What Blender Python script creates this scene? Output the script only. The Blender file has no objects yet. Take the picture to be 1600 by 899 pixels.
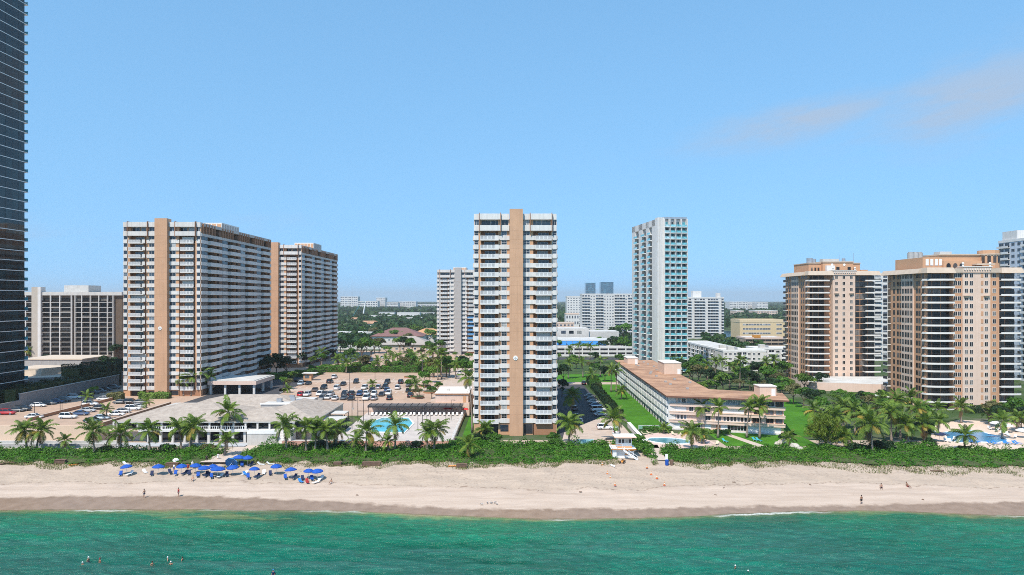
import bpy, math, random
import numpy as np
from mathutils import Vector, Matrix

SC = bpy.context.scene
COL = SC.collection
RAD = math.radians

# ------------------------------------------------------------------ camera
F, HY, CX, CH = 1142.0, 468.0, 800.0, 40.0      # focal length in photo pixels, horizon row, centre column, camera height
cam_d = bpy.data.cameras.new('camera'); cam = bpy.data.objects.new('camera', cam_d); COL.objects.link(cam)
cam.location = (0, 0, CH); cam.rotation_euler = (RAD(90), 0, 0)
cam_d.sensor_width = 36.0; cam_d.lens = 36.0 * F / 1600.0
cam_d.shift_y = (HY - 449.5) / 1600.0
cam_d.clip_start = 1.0; cam_d.clip_end = 40000.0
SC.camera = cam

# ------------------------------------------------------------------ sun, sky, exposure
SUN_EL, SUN_H = RAD(57), (0.47, 0.88)            # light travels along +x, +y (away from the camera, to the right) and down
sd = bpy.data.lights.new('sun', 'SUN'); so = bpy.data.objects.new('sun', sd); COL.objects.link(so)
sd.energy = 3.8; sd.angle = RAD(0.53); sd.color = (1.0, 0.925, 0.82)
so.rotation_euler = Vector((SUN_H[0] * math.cos(SUN_EL), SUN_H[1] * math.cos(SUN_EL), -math.sin(SUN_EL))).to_track_quat('-Z', 'Y').to_euler()
so.location = (-60, -120, 260)
SKY_M, SKY_A, SKY_S = 0.42, 0.24, 1.1
W = bpy.data.worlds.new('World'); SC.world = W; W.use_nodes = True
wn, wl = W.node_tree.nodes, W.node_tree.links
wn.clear()
w_out = wn.new('ShaderNodeOutputWorld'); w_bg = wn.new('ShaderNodeBackground'); w_sky = wn.new('ShaderNodeTexSky')
w_sky.sky_type = 'NISHITA'; w_sky.sun_disc = False; w_sky.sun_elevation = SUN_EL
w_sky.sun_rotation = math.atan2(-SUN_H[0], -SUN_H[1]) % (2 * math.pi)
w_sky.altitude = 0; w_sky.air_density = 1.0; w_sky.dust_density = 0.0; w_sky.ozone_density = 3.0
w_bg.inputs['Strength'].default_value = 0.15
# thin streaks of cloud low in the sky, in bands that go right round the horizon
def wnode(t, **kw):
    n = wn.new(t)
    for k, v in kw.items(): setattr(n, k, v)
    return n
def wmath(op, a, b=None, clamp=False):
    n = wnode('ShaderNodeMath', operation=op, use_clamp=clamp)
    for i, s in enumerate((a, b)):
        if s is None: continue
        if isinstance(s, (int, float)): n.inputs[i].default_value = s
        else: wl.new(s, n.inputs[i])
    return n.outputs[0]
w_tc = wnode('ShaderNodeTexCoord'); w_sep = wnode('ShaderNodeSeparateXYZ'); wl.new(w_tc.outputs['Generated'], w_sep.inputs[0])
az = wmath('ARCTAN2', w_sep.outputs[0], w_sep.outputs[1]); el = wmath('ARCSINE', w_sep.outputs[2])
w_cmb = wnode('ShaderNodeCombineXYZ')
wl.new(wmath('MULTIPLY', az, 7.0), w_cmb.inputs[0]); wl.new(wmath('MULTIPLY', wmath('SUBTRACT', el, wmath('MULTIPLY', az, 0.16)), 26.0), w_cmb.inputs[1])
w_no = wnode('ShaderNodeTexNoise'); w_no.inputs['Scale'].default_value = 1.3; w_no.inputs['Detail'].default_value = 7.0; w_no.inputs['Roughness'].default_value = 0.63
wl.new(w_cmb.outputs[0], w_no.inputs['Vector'])
def bump_at(a0, e0, wa, we, slope):
    u = wmath('DIVIDE', wmath('SUBTRACT', az, a0), wa)
    v = wmath('DIVIDE', wmath('SUBTRACT', wmath('SUBTRACT', el, e0), wmath('MULTIPLY', wmath('SUBTRACT', az, a0), slope)), we)
    r = wmath('ADD', wmath('MULTIPLY', u, u), wmath('MULTIPLY', v, v))
    return wmath('POWER', 2.718, wmath('MULTIPLY', r, -1.0))
mask = None
for (a0, e0, wa, we, sl, amp) in ((0.37, 0.222, 0.14, 0.026, 0.14, 0.95), (0.565, 0.228, 0.13, 0.050, 0.14, 0.95), (0.80, 0.23, 0.14, 0.04, 0.1, 0.8),
                                  (-0.95, 0.2, 0.2, 0.03, 0.1, 0.7), (1.7, 0.24, 0.3, 0.05, 0.1, 0.8), (-2.2, 0.25, 0.4, 0.05, 0.1, 0.8), (2.8, 0.2, 0.3, 0.04, 0.1, 0.8),
                                  (-0.62, 0.075, 0.16, 0.022, 0.0, 0.35), (-0.32, 0.10, 0.10, 0.02, 0.0, 0.3)):
    b = wmath('MULTIPLY', bump_at(a0, e0, wa, we, sl), amp)
    mask = b if mask is None else wmath('MAXIMUM', mask, b)
cl = wmath('MULTIPLY', wmath('SUBTRACT', wmath('ADD', w_no.outputs['Fac'], wmath('MULTIPLY', mask, 0.42)), 0.53, ), 2.8, clamp=True)
cl = wmath('MULTIPLY', wmath('MULTIPLY', cl, mask), 1.0, clamp=True)
# keep the horizon from whitening out: read the sky a little above each direction
w_up = wnode('ShaderNodeCombineXYZ'); wl.new(w_sep.outputs[0], w_up.inputs[0]); wl.new(w_sep.outputs[1], w_up.inputs[1])
wl.new(wmath('ADD', wmath('MULTIPLY', wmath('ABSOLUTE', w_sep.outputs[2]), SKY_M), SKY_A), w_up.inputs[2]); wl.new(w_up.outputs[0], w_sky.inputs['Vector'])
w_hs = wnode('ShaderNodeHueSaturation'); w_hs.inputs['Hue'].default_value = 0.486; w_hs.inputs['Saturation'].default_value = SKY_S; wl.new(w_sky.outputs[0], w_hs.inputs['Color'])
w_mix = wnode('ShaderNodeMixRGB'); w_mix.blend_type = 'MIX'
wl.new(cl, w_mix.inputs[0]); wl.new(w_hs.outputs[0], w_mix.inputs[1]); w_mix.inputs[2].default_value = (1.9, 2.5, 3.35, 1)
wl.new(w_mix.outputs[0], w_bg.inputs['Color']); wl.new(w_bg.outputs[0], w_out.inputs['Surface'])
SC.view_settings.view_transform = 'Standard'; SC.view_settings.look = 'None'
SC.view_settings.exposure = 0.6; SC.view_settings.gamma = 1.0; SC.view_settings.use_curve_mapping = False
SC.render.engine = 'CYCLES'
SC.cycles.max_bounces = 6; SC.cycles.diffuse_bounces = 3; SC.cycles.glossy_bounces = 3; SC.cycles.transmission_bounces = 3
SC.cycles.transparent_max_bounces = 8; SC.cycles.volume_bounces = 0
SC.cycles.use_denoising = False; SC.cycles.sample_clamp_direct = 2.0; SC.cycles.sample_clamp_indirect = 3.0
SC.cycles.caustics_reflective = False; SC.cycles.caustics_refractive = False
SC.cycles.filter_width = 0.95

# ------------------------------------------------------------------ places: from a row and column of the photograph to a point on level ground
def X(px, d): return (px - CX) * d / F
def Z(py, d): return CH - (py - HY) * d / F
def G(px, py, z=3.0):
    d = F * (CH - z) / (py - HY)
    return (X(px, d), d)

SHORE = [(-400, 138.8), (-97.3, 138.8), (-79.0, 138.8), (-61.0, 139.3), (-46.3, 139.3), (-29.0, 138.0), (-17.9, 136.0), (-4.7, 134.4), (5.8, 133.2), (17.5, 133.6), (29.4, 134.4), (39.3, 136.0), (54.4, 138.0), (72.7, 138.4), (83.6, 136.4), (94.7, 135.1), (400, 135)]
WETTOP = [(-400, 145), (-101.6, 145.0), (-86.7, 145.7), (-70.3, 146.0), (-57.4, 145.8), (-44.3, 144.4), (-33.8, 142.8), (-22.1, 140.5), (-12.2, 138.8), (0.0, 137.8), (12.1, 137.7), (24.2, 138.2), (36.6, 139.5), (49.1, 140.3), (64.0, 140.6), (74.3, 141.5), (86.8, 141.6), (99.4, 142.0), (400, 142)]
def interp(tab, x): return float(np.interp(x, [a for a, b in tab], [b for a, b in tab]))
def beach_z(x, d):
    s = d - interp(SHORE, x)
    return float(np.interp(s, [-40, -6, 0, 4, 9, 28, 34, 42], [-4, -0.55, 0.0, 0.42, 0.95, 2.45, 2.85, 3.0]))
def B(px, py):
    """The point on the beach seen at a pixel."""
    d = 155.0
    for _ in range(30):
        d = 0.5 * d + 0.5 * F * (CH - beach_z(X(px, d), d)) / (py - HY)
    x = X(px, d)
    return (x, d, beach_z(x, d))

# ------------------------------------------------------------------ materials
def lin(r, g, b):
    f = lambda c: (c / 255 / 12.92) if c / 255 <= 0.04045 else ((c / 255 + 0.055) / 1.055) ** 2.4
    return (f(r), f(g), f(b))
MATS = {}
def nt(name):
    m = bpy.data.materials.new(name); m.use_nodes = True
    return m, m.node_tree.nodes, m.node_tree.links, m.node_tree.nodes['Principled BSDF']
def pm(name, col, rough=0.8, var=0.12, scale=0.6, detail=5, bump=0.0, bscale=None, metal=0.0, rnd=0.0, spec=0.3, col2=None, streak=0.0, emit=None):
    """Painted or mineral surface: base colour broken up by noise laid out in metres, optional second colour, fine relief."""
    if name in MATS: return MATS[name]
    m, n, l, b = nt(name)
    geo = n.new('ShaderNodeNewGeometry')
    no = n.new('ShaderNodeTexNoise'); no.inputs['Scale'].default_value = scale; no.inputs['Detail'].default_value = detail; no.inputs['Roughness'].default_value = 0.62
    l.new(geo.outputs['Position'], no.inputs['Vector'])
    mr = n.new('ShaderNodeMapRange'); mr.inputs[1].default_value = 0.3; mr.inputs[2].default_value = 0.7
    l.new(no.outputs['Fac'], mr.inputs[0])
    mx = n.new('ShaderNodeMixRGB')
    c2 = col2 if col2 else tuple(c * (1 - var) for c in col)
    c1 = col if col2 else tuple(min(0.9, c * (1 + var)) for c in col)
    mx.inputs[1].default_value = (*c2, 1); mx.inputs[2].default_value = (*c1, 1)
    l.new(mr.outputs[0], mx.inputs[0])
    out = mx.outputs[0]
    if streak:
        mp = n.new('ShaderNodeMapping'); mp.inputs['Scale'].default_value = (1.6, 1.6, 0.05)
        l.new(geo.outputs['Position'], mp.inputs[0])
        n2 = n.new('ShaderNodeTexNoise'); n2.inputs['Scale'].default_value = 1.5; n2.inputs['Detail'].default_value = 4
        l.new(mp.outputs[0], n2.inputs['Vector'])
        m2 = n.new('ShaderNodeMapRange'); m2.inputs[1].default_value = 0.45; m2.inputs[2].default_value = 0.75; m2.inputs[3].default_value = 1.0; m2.inputs[4].default_value = 1 - streak
        l.new(n2.outputs['Fac'], m2.inputs[0])
        h = n.new('ShaderNodeMixRGB'); h.blend_type = 'MULTIPLY'; h.inputs[0].default_value = 1.0
        l.new(out, h.inputs[1]); l.new(m2.outputs[0], h.inputs[2]); out = h.outputs[0]
    if rnd:
        oi = n.new('ShaderNodeObjectInfo')
        m3 = n.new('ShaderNodeMapRange'); m3.inputs[3].default_value = 1 - rnd; m3.inputs[4].default_value = 1 + rnd * 0.6
        l.new(oi.outputs['Random'], m3.inputs[0])
        h = n.new('ShaderNodeMixRGB'); h.blend_type = 'MULTIPLY'; h.inputs[0].default_value = 1.0
        l.new(out, h.inputs[1]); l.new(m3.outputs[0], h.inputs[2]); out = h.outputs[0]
    l.new(out, b.inputs['Base Color'])
    b.inputs['Roughness'].default_value = rough; b.inputs['Metallic'].default_value = metal; b.inputs['Specular IOR Level'].default_value = spec
    if bump:
        nb = n.new('ShaderNodeTexNoise'); nb.inputs['Scale'].default_value = bscale or scale * 6; nb.inputs['Detail'].default_value = 4
        l.new(geo.outputs['Position'], nb.inputs['Vector'])
        bp = n.new('ShaderNodeBump'); bp.inputs['Strength'].default_value = bump; bp.inputs['Distance'].default_value = 0.2
        l.new(nb.outputs['Fac'], bp.inputs['Height']); l.new(bp.outputs[0], b.inputs['Normal'])
    MATS[name] = m
    return m
def glass(name, cols, rough=0.06, spec=0.6, rnd_seed=0.0):
    """Window glass seen by day: each pane shows a dark room, a tint or drawn blinds, under a sky reflection."""
    if name in MATS: return MATS[name]
    m, n, l, b = nt(name)
    oi = n.new('ShaderNodeObjectInfo')
    ad = n.new('ShaderNodeMath'); ad.operation = 'ADD'; ad.inputs[1].default_value = rnd_seed
    fr = n.new('ShaderNodeMath'); fr.operation = 'FRACT'
    l.new(oi.outputs['Random'], ad.inputs[0]); l.new(ad.outputs[0], fr.inputs[0])
    cr = n.new('ShaderNodeValToRGB'); cr.color_ramp.interpolation = 'CONSTANT'
    el_ = cr.color_ramp.elements
    el_[0].position = 0; el_[0].color = (*cols[0][1], 1)
    el_[1].position = cols[1][0]; el_[1].color = (*cols[1][1], 1)
    for p, c in cols[2:]:
        e = el_.new(p); e.color = (*c, 1)
    l.new(fr.outputs[0], cr.inputs[0])
    geo = n.new('ShaderNodeNewGeometry'); no = n.new('ShaderNodeTexNoise'); no.inputs['Scale'].default_value = 0.9; no.inputs['Detail'].default_value = 3
    l.new(geo.outputs['Position'], no.inputs['Vector'])
    mr = n.new('ShaderNodeMapRange'); mr.inputs[1].default_value = 0.3; mr.inputs[2].default_value = 0.7; mr.inputs[3].default_value = 0.6; mr.inputs[4].default_value = 1.4
    l.new(no.outputs['Fac'], mr.inputs[0])
    h = n.new('ShaderNodeMixRGB'); h.blend_type = 'MULTIPLY'; h.inputs[0].default_value = 1.0
    l.new(cr.outputs[0], h.inputs[1]); l.new(mr.outputs[0], h.inputs[2])
    l.new(h.outputs[0], b.inputs['Base Color'])
    b.inputs['Roughness'].default_value = rough; b.inputs['Specular IOR Level'].default_value = spec
    MATS[name] = m
    return m
def leafm(name, dark, light, scale=0.35, trans=0.3, tip=None):
    """Leaves: two greens in patches, some light passing through."""
    if name in MATS: return MATS[name]
    m, n, l, b = nt(name)
    geo = n.new('ShaderNodeNewGeometry')
    no = n.new('ShaderNodeTexNoise'); no.inputs['Scale'].default_value = scale; no.inputs['Detail'].default_value = 6; no.inputs['Roughness'].default_value = 0.7
    l.new(geo.outputs['Position'], no.inputs['Vector'])
    cr = n.new('ShaderNodeValToRGB'); cr.color_ramp.elements[0].position = 0.34; cr.color_ramp.elements[0].color = (*dark, 1)
    cr.color_ramp.elements[1].position = 0.66; cr.color_ramp.elements[1].color = (*light, 1)
    if tip: e = cr.color_ramp.elements.new(0.76); e.color = (*tip, 1)
    l.new(no.outputs['Fac'], cr.inputs[0])
    oi = n.new('ShaderNodeObjectInfo')
    m3 = n.new('ShaderNodeMapRange'); m3.inputs[3].default_value = 0.75; m3.inputs[4].default_value = 1.25
    l.new(oi.outputs['Random'], m3.inputs[0])
    h = n.new('ShaderNodeMixRGB'); h.blend_type = 'MULTIPLY'; h.inputs[0].default_value = 1.0
    l.new(cr.outputs[0], h.inputs[1]); l.new(m3.outputs[0], h.inputs[2])
    l.new(h.outputs[0], b.inputs['Base Color']); b.inputs['Roughness'].default_value = 0.5; b.inputs['Specular IOR Level'].default_value = 0.25
    tr = n.new('ShaderNodeBsdfTranslucent'); l.new(h.outputs[0], tr.inputs[0])
    mx = n.new('ShaderNodeMixShader'); mx.inputs[0].default_value = trans
    l.new(b.outputs[0], mx.inputs[1]); l.new(tr.outputs[0], mx.inputs[2])
    l.new(mx.outputs[0], n['Material Output'].inputs[0])
    MATS[name] = m
    return m

M_white = pm('white_stucco', (0.66, 0.635, 0.605), var=0.07, streak=0.16, rnd=0.07)
M_white2 = pm('white_paint', (0.78, 0.77, 0.75), var=0.04, rnd=0.04)
M_orange = pm('terracotta_stucco', (0.56, 0.32, 0.185), var=0.07, scale=0.25, streak=0.06)
M_sideshade = pm('stucco_painted_shade', (0.20, 0.115, 0.075), var=0.1, scale=0.4)  # stucco darkened for the long sides, their shade put into the colour
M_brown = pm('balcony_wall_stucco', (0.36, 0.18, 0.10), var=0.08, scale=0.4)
M_tan = pm('tan_stucco', (0.54, 0.30, 0.175), var=0.08, scale=0.3, streak=0.08)
M_pink = pm('pink_stucco', (0.68, 0.50, 0.39), var=0.06, scale=0.3, streak=0.08)
M_peach = pm('peach_stucco', (0.70, 0.52, 0.43), var=0.06, scale=0.4, streak=0.08)
M_eave = pm('eave_stone', (0.50, 0.40, 0.31), var=0.08)
M_grey = pm('grey_concrete', (0.36, 0.35, 0.34), var=0.12, streak=0.12)
M_lgrey = pm('pale_concrete', (0.52, 0.50, 0.47), var=0.1, streak=0.1)
M_dark = pm('dark_metal', (0.035, 0.035, 0.04), var=0.2, rough=0.5)
M_black = pm('black_metal', (0.015, 0.015, 0.017), var=0.2, rough=0.45)
M_steel = pm('steel', (0.45, 0.46, 0.48), var=0.1, rough=0.4, metal=0.6)
M_rail = pm('white_rail', (0.76, 0.76, 0.75), var=0.03)
M_asph = pm('asphalt', (0.055, 0.055, 0.06), var=0.2, scale=1.5, bump=0.2, rough=0.9)
M_paver = pm('deck_pavers', (0.50, 0.345, 0.25), var=0.12, scale=0.22, detail=9, col2=(0.36, 0.26, 0.195), bump=0.15, bscale=6)
M_pave2 = pm('drive_pavers', (0.47, 0.37, 0.30), var=0.14, scale=0.4, bump=0.15, bscale=6)
M_pooldeck = pm('pool_deck_concrete', (0.48, 0.43, 0.395), var=0.13, scale=0.3, detail=9)
M_roofw = pm('roof_tile_pale', (0.46, 0.395, 0.335), var=0.15, scale=0.7, detail=9, bump=0.6, bscale=4, col2=(0.30, 0.25, 0.21))
M_roofb = pm('roof_brown', (0.52, 0.31, 0.19), col2=(0.24, 0.125, 0.075), scale=0.16, detail=8, bump=0.3, bscale=2)
M_roofflat = pm('roof_membrane', (0.62, 0.61, 0.58), col2=(0.42, 0.40, 0.37), scale=0.2)
M_roofred = pm('roof_red', (0.20, 0.105, 0.095), var=0.15, scale=1.0, bump=0.3)
M_wood = pm('weathered_wood', (0.16, 0.10, 0.07), var=0.3, scale=2)
M_trunk = pm('palm_bark', (0.26, 0.21, 0.17), var=0.25, scale=3, bump=0.5, bscale=8)
M_bark = pm('bark', (0.12, 0.085, 0.06), var=0.3, scale=3)
M_blue = pm('blue_canvas', (0.010, 0.075, 0.36), var=0.12, scale=2, rough=0.7)
M_blue2 = pm('sky_blue_canvas', (0.03, 0.19, 0.48), var=0.12, scale=2, rough=0.7)
M_teal = pm('teal_paint', (0.06, 0.36, 0.42), var=0.1)
M_orangep = pm('orange_paint', (0.62, 0.24, 0.05), var=0.1)
M_redp = pm('red_paint', (0.5, 0.03, 0.03), var=0.1)
M_lawn = pm('lawn_grass', (0.075, 0.215, 0.018), col2=(0.040, 0.125, 0.012), scale=0.16, detail=10, bump=0.6, bscale=9, rough=0.95, spec=0.1)
M_soil = pm('dune_soil', (0.06, 0.075, 0.025), var=0.3, scale=0.6, rough=1)
M_sandp = pm('sand_path', (0.52, 0.42, 0.35), var=0.1, scale=1.0, bump=0.3)
M_skin = pm('skin', (0.36, 0.19, 0.12), var=0.06, rough=0.6, rnd=0.35)
M_hair = pm('hair', (0.03, 0.02, 0.015), var=0.2)
M_navy = pm('navy_cloth', (0.02, 0.03, 0.08), var=0.2)
M_redc = pm('red_cloth', (0.35, 0.03, 0.03), var=0.2)
M_whitec = pm('white_cloth', (0.75, 0.74, 0.72), var=0.05)
M_rub = pm('tyre_rubber', (0.02, 0.02, 0.02), var=0.1)
M_pv = glass('pool_tile', [(0, (0.05, 0.42, 0.55)), (0.5, (0.05, 0.42, 0.55))])

DK = (0.012, 0.017, 0.025)
M_gl = glass('window_glass', [(0, DK), (0.45, (0.02, 0.032, 0.05)), (0.7, (0.05, 0.075, 0.105)), (0.84, (0.13, 0.155, 0.18)), (0.93, (0.32, 0.32, 0.31))])
M_gld = glass('door_glass', [(0, DK), (0.5, (0.02, 0.028, 0.04)), (0.78, (0.05, 0.065, 0.09)), (0.92, (0.22, 0.22, 0.21))])
M_glb = glass('blue_glass', [(0, (0.012, 0.08, 0.12)), (0.3, (0.03, 0.16, 0.21)), (0.6, (0.06, 0.26, 0.32)), (0.88, (0.01, 0.03, 0.05))], spec=0.6)
M_glrail = glass('rail_glass_blue', [(0, (0.14, 0.44, 0.50)), (0.5, (0.20, 0.50, 0.56)), (0.8, (0.34, 0.56, 0.60))], spec=0.6, rough=0.1)
M_glk = glass('curtain_wall_glass', [(0, (0.004, 0.013, 0.017)), (0.5, (0.006, 0.021, 0.026)), (0.8, (0.012, 0.034, 0.040))], spec=0.42, rough=0.04)
M_glcar = glass('car_glass', [(0, (0.01, 0.012, 0.015)), (0.5, (0.015, 0.018, 0.022))], spec=0.6, rough=0.05)

L_palm = leafm('palm_leaf', (0.055, 0.135, 0.018), (0.20, 0.27, 0.035), 0.9)
L_palmd = leafm('palm_leaf_dead', (0.16, 0.10, 0.05), (0.30, 0.20, 0.09), 0.9)
L_palmy = leafm('palm_leaf_yellow', (0.20, 0.17, 0.03), (0.42, 0.30, 0.06), 0.9)
L_sea = leafm('sea_grape_leaf', (0.040, 0.145, 0.010), (0.105, 0.285, 0.016), 0.30, tip=(0.21, 0.33, 0.025))
L_dune = leafm('dune_grass_blade', (0.11, 0.15, 0.035), (0.26, 0.26, 0.08), 0.5)
L_tree = leafm('tree_leaf', (0.030, 0.105, 0.012), (0.105, 0.22, 0.022), 0.4)
L_tree2 = leafm('tree_leaf_light', (0.055, 0.14, 0.018), (0.155, 0.25, 0.03), 0.4)
L_dark = leafm('tree_leaf_dark', (0.012, 0.035, 0.012), (0.03, 0.07, 0.018), 0.4)
L_far = leafm('far_tree_leaf', (0.018, 0.062, 0.014), (0.065, 0.14, 0.028), 0.03)
L_cas = leafm('feathery_leaf', (0.10, 0.19, 0.02), (0.27, 0.33, 0.04), 0.5)
L_olive = leafm('olive_leaf', (0.08, 0.085, 0.03), (0.17, 0.16, 0.06), 0.5)

# ------------------------------------------------------------------ mesh helpers
class MB:
    def __init__(s): s.v = []; s.f = []; s.mi = []; s.ms = []
    def _m(s, m):
        if m not in s.ms: s.ms.append(m)
        return s.ms.index(m)
    def face(s, pts, m):
        k = len(s.v); s.v += [tuple(p) for p in pts]; s.f.append(list(range(k, k + len(pts)))); s.mi.append(s._m(m)); return s
    def box(s, x0, x1, y0, y1, z0, z1, m, top=None):
        k = len(s.v)
        s.v += [(x0, y0, z0), (x1, y0, z0), (x1, y1, z0), (x0, y1, z0), (x0, y0, z1), (x1, y0, z1), (x1, y1, z1), (x0, y1, z1)]
        i, t = s._m(m), s._m(top or m)
        for q, mm in (((0, 3, 2, 1), i), ((4, 5, 6, 7), t), ((0, 1, 5, 4), i), ((1, 2, 6, 5), i), ((2, 3, 7, 6), i), ((3, 0, 4, 7), i)):
            s.f.append([k + a for a in q]); s.mi.append(mm)
        return s
    def hexa(s, b4, t4, m, top=None):
        """Eight corners: four below (counter-clockwise), four above."""
        k = len(s.v); s.v += [tuple(p) for p in b4] + [tuple(p) for p in t4]
        i, t = s._m(m), s._m(top or m)
        for q, mm in (((0, 3, 2, 1), i), ((4, 5, 6, 7), t), ((0, 1, 5, 4), i), ((1, 2, 6, 5), i), ((2, 3, 7, 6), i), ((3, 0, 4, 7), i)):
            s.f.append([k + a for a in q]); s.mi.append(mm)
        return s
    def prism(s, poly, z0, z1, m, top=None, bottom=True):
        n = len(poly); k = len(s.v)
        s.v += [(p[0], p[1], z0) for p in poly] + [(p[0], p[1], z1) for p in poly]
        i, t = s._m(m), s._m(top or m)
        for a in range(n):
            b = (a + 1) % n
            s.f.append([k + a, k + b, k + n + b, k + n + a]); s.mi.append(i)
        s.f.append([k + n + a for a in range(n)]); s.mi.append(t)
        if bottom: s.f.append([k + a for a in reversed(range(n))]); s.mi.append(i)
        return s
    def tube(s, pts, rad, n, m, cap=True):
        pts = [Vector(p) for p in pts]
        if not isinstance(rad, (list, tuple)): rad = [rad] * len(pts)
        k = len(s.v); i = s._m(m)
        for a, p in enumerate(pts):
            t = (pts[min(a + 1, len(pts) - 1)] - pts[max(a - 1, 0)]).normalized()
            u = t.cross(Vector((0.13, 0.97, 0.2))); u = u.normalized() if u.length > 1e-4 else Vector((1, 0, 0)); w = t.cross(u)
            for b in range(n):
                c = 2 * math.pi * b / n; s.v.append(tuple(p + (u * math.cos(c) + w * math.sin(c)) * rad[a]))
        for a in range(len(pts) - 1):
            for b in range(n):
                c = (b + 1) % n
                s.f.append([k + a * n + b, k + a * n + c, k + (a + 1) * n + c, k + (a + 1) * n + b]); s.mi.append(i)
        if cap:
            s.f.append([k + b for b in reversed(range(n))]); s.mi.append(i)
            s.f.append([k + (len(pts) - 1) * n + b for b in range(n)]); s.mi.append(i)
        return s
    def cyl(s, x, y, z0, z1, r, n, m, r2=None): return s.tube([(x, y, z0), (x, y, z1)], [r, r if r2 is None else r2], n, m)
    def ball(s, x, y, z, rx, ry, rz, m, nu=10, nv=6):
        k = len(s.v); i = s._m(m)
        s.v.append((x, y, z - rz))
        for a in range(1, nv):
            t = -math.pi / 2 + math.pi * a / nv
            for b in range(nu):
                c = 2 * math.pi * b / nu
                s.v.append((x + rx * math.cos(t) * math.cos(c), y + ry * math.cos(t) * math.sin(c), z + rz * math.sin(t)))
        s.v.append((x, y, z + rz)); e = len(s.v) - 1
        for b in range(nu):
            c = (b + 1) % nu
            s.f.append([k, k + 1 + c, k + 1 + b]); s.mi.append(i)
            for a in range(nv - 2):
                s.f.append([k + 1 + a * nu + b, k + 1 + a * nu + c, k + 1 + (a + 1) * nu + c, k + 1 + (a + 1) * nu + b]); s.mi.append(i)
            s.f.append([e, k + 1 + (nv - 2) * nu + b, k + 1 + (nv - 2) * nu + c]); s.mi.append(i)
        return s
    def hip(s, x0, x1, y0, y1, z0, z1, m, over=0.6, thick=0.25, soffit=None):
        """Hipped roof over a rectangle; ridge along the longer side."""
        x0, x1, y0, y1 = x0 - over, x1 + over, y0 - over, y1 + over
        w, d = x1 - x0, y1 - y0
        if w >= d: r0, r1 = (x0 + d / 2, (y0 + y1) / 2), (x1 - d / 2, (y0 + y1) / 2)
        else: r0, r1 = ((x0 + x1) / 2, y0 + w / 2), ((x0 + x1) / 2, y1 - w / 2)
        sf = soffit or m
        s.box(x0 + .01, x1 - .01, y0 + .01, y1 - .01, z0 - thick, z0 - 0.002, sf)
        A, Bq, C, D = (x0, y0, z0), (x1, y0, z0), (x1, y1, z0), (x0, y1, z0)
        R0, R1 = (*r0, z1), (*r1, z1)
        if w >= d:
            s.face([A, Bq, R1, R0], m); s.face([C, D, R0, R1], m); s.face([Bq, C, R1], m); s.face([D, A, R0], m)
        else:
            s.face([A, Bq, R0], m); s.face([C, D, R1], m); s.face([Bq, C, R1, R0], m); s.face([D, A, R0, R1], m)
        return s
    def mesh(s, name, smooth=False):
        me = bpy.data.meshes.new(name); me.from_pydata(s.v, [], s.f)
        for m in s.ms: me.materials.append(m)
        me.polygons.foreach_set('material_index', s.mi)
        if smooth: me.polygons.foreach_set('use_smooth', [True] * len(s.f))
        me.update(); return me
def quads_mesh(name, V, mat):
    """V: (4n, 3) array, four corners per quad."""
    n = len(V) // 4
    me = bpy.data.meshes.new(name)
    me.vertices.add(4 * n); me.vertices.foreach_set('co', np.ascontiguousarray(V, dtype=np.float32).ravel())
    me.loops.add(4 * n); me.loops.foreach_set('vertex_index', np.arange(4 * n, dtype=np.int32))
    me.polygons.add(n); me.polygons.foreach_set('loop_start', np.arange(0, 4 * n, 4, dtype=np.int32))
    me.polygons.foreach_set('loop_total', np.full(n, 4, dtype=np.int32))
    me.materials.append(mat); me.update(calc_edges=True); return me
def leafV(P, N, size, rng, aspect=0.6):
    """Leaf quads (kites) at P facing roughly N."""
    P = np.asarray(P, float); n = len(P)
    N = np.asarray(N, float) + rng.normal(0, 0.45, (n, 3)); N /= np.linalg.norm(N, axis=1)[:, None] + 1e-9
    T = rng.normal(0, 1, (n, 3)); T -= (T * N).sum(1)[:, None] * N; T /= np.linalg.norm(T, axis=1)[:, None] + 1e-9
    Bn = np.cross(N, T)
    s = (size * rng.uniform(0.6, 1.35, n))[:, None]
    V = np.empty((n, 4, 3))
    V[:, 0] = P - T * s; V[:, 1] = P - Bn * s * aspect + N * s * 0.12; V[:, 2] = P + T * s; V[:, 3] = P + Bn * s * aspect + N * s * 0.12
    return V.reshape(-1, 3)
def tag(o, label=None, cat=None, group=None, kind=None):
    if label: o['label'] = label
    if cat: o['category'] = cat
    if group: o['group'] = group
    if kind: o['kind'] = kind
    return o
def add(name, me, parent=None, loc=(0, 0, 0), rz=0.0, scale=None, rot=None, label=None, cat=None, group=None, kind=None):
    if isinstance(me, MB): me = me.mesh(name)
    o = bpy.data.objects.new(name, me); o.location = loc
    o.rotation_euler = rot if rot is not None else (0, 0, rz)
    if scale is not None: o.scale = scale if isinstance(scale, (tuple, list)) else (scale,) * 3
    if parent is not None: o.parent = parent
    COL.objects.link(o)
    return tag(o, label, cat, group, kind)
def thing(name, label, cat, loc=(0, 0, 0), rz=0.0, group=None, scale=None):
    return add(name, None, None, loc, rz, scale, None, label, cat, group)
CACHE = {}
def cached(key, fn):
    if key not in CACHE: CACHE[key] = fn()
    return CACHE[key]
class Face:
    """A facade line on a building, from p to q as seen from outside left to right; local x along it, y into the wall."""
    def __init__(s, root, p, q):
        s.root, s.p = root, Vector((p[0], p[1], 0)); dv = Vector((q[0] - p[0], q[1] - p[1], 0)); s.len = dv.length
        s.t = dv.normalized(); s.rz = math.atan2(dv.y, dv.x); s.nin = Vector((-s.t.y, s.t.x, 0))
    def put(s, name, me, u, z, y=0.0, parent=None, label=None, kind=None):
        v = s.p + s.t * u + s.nin * y
        return add(name, me, parent or s.root, (v.x, v.y, z), s.rz, label=label, kind=kind)
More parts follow.
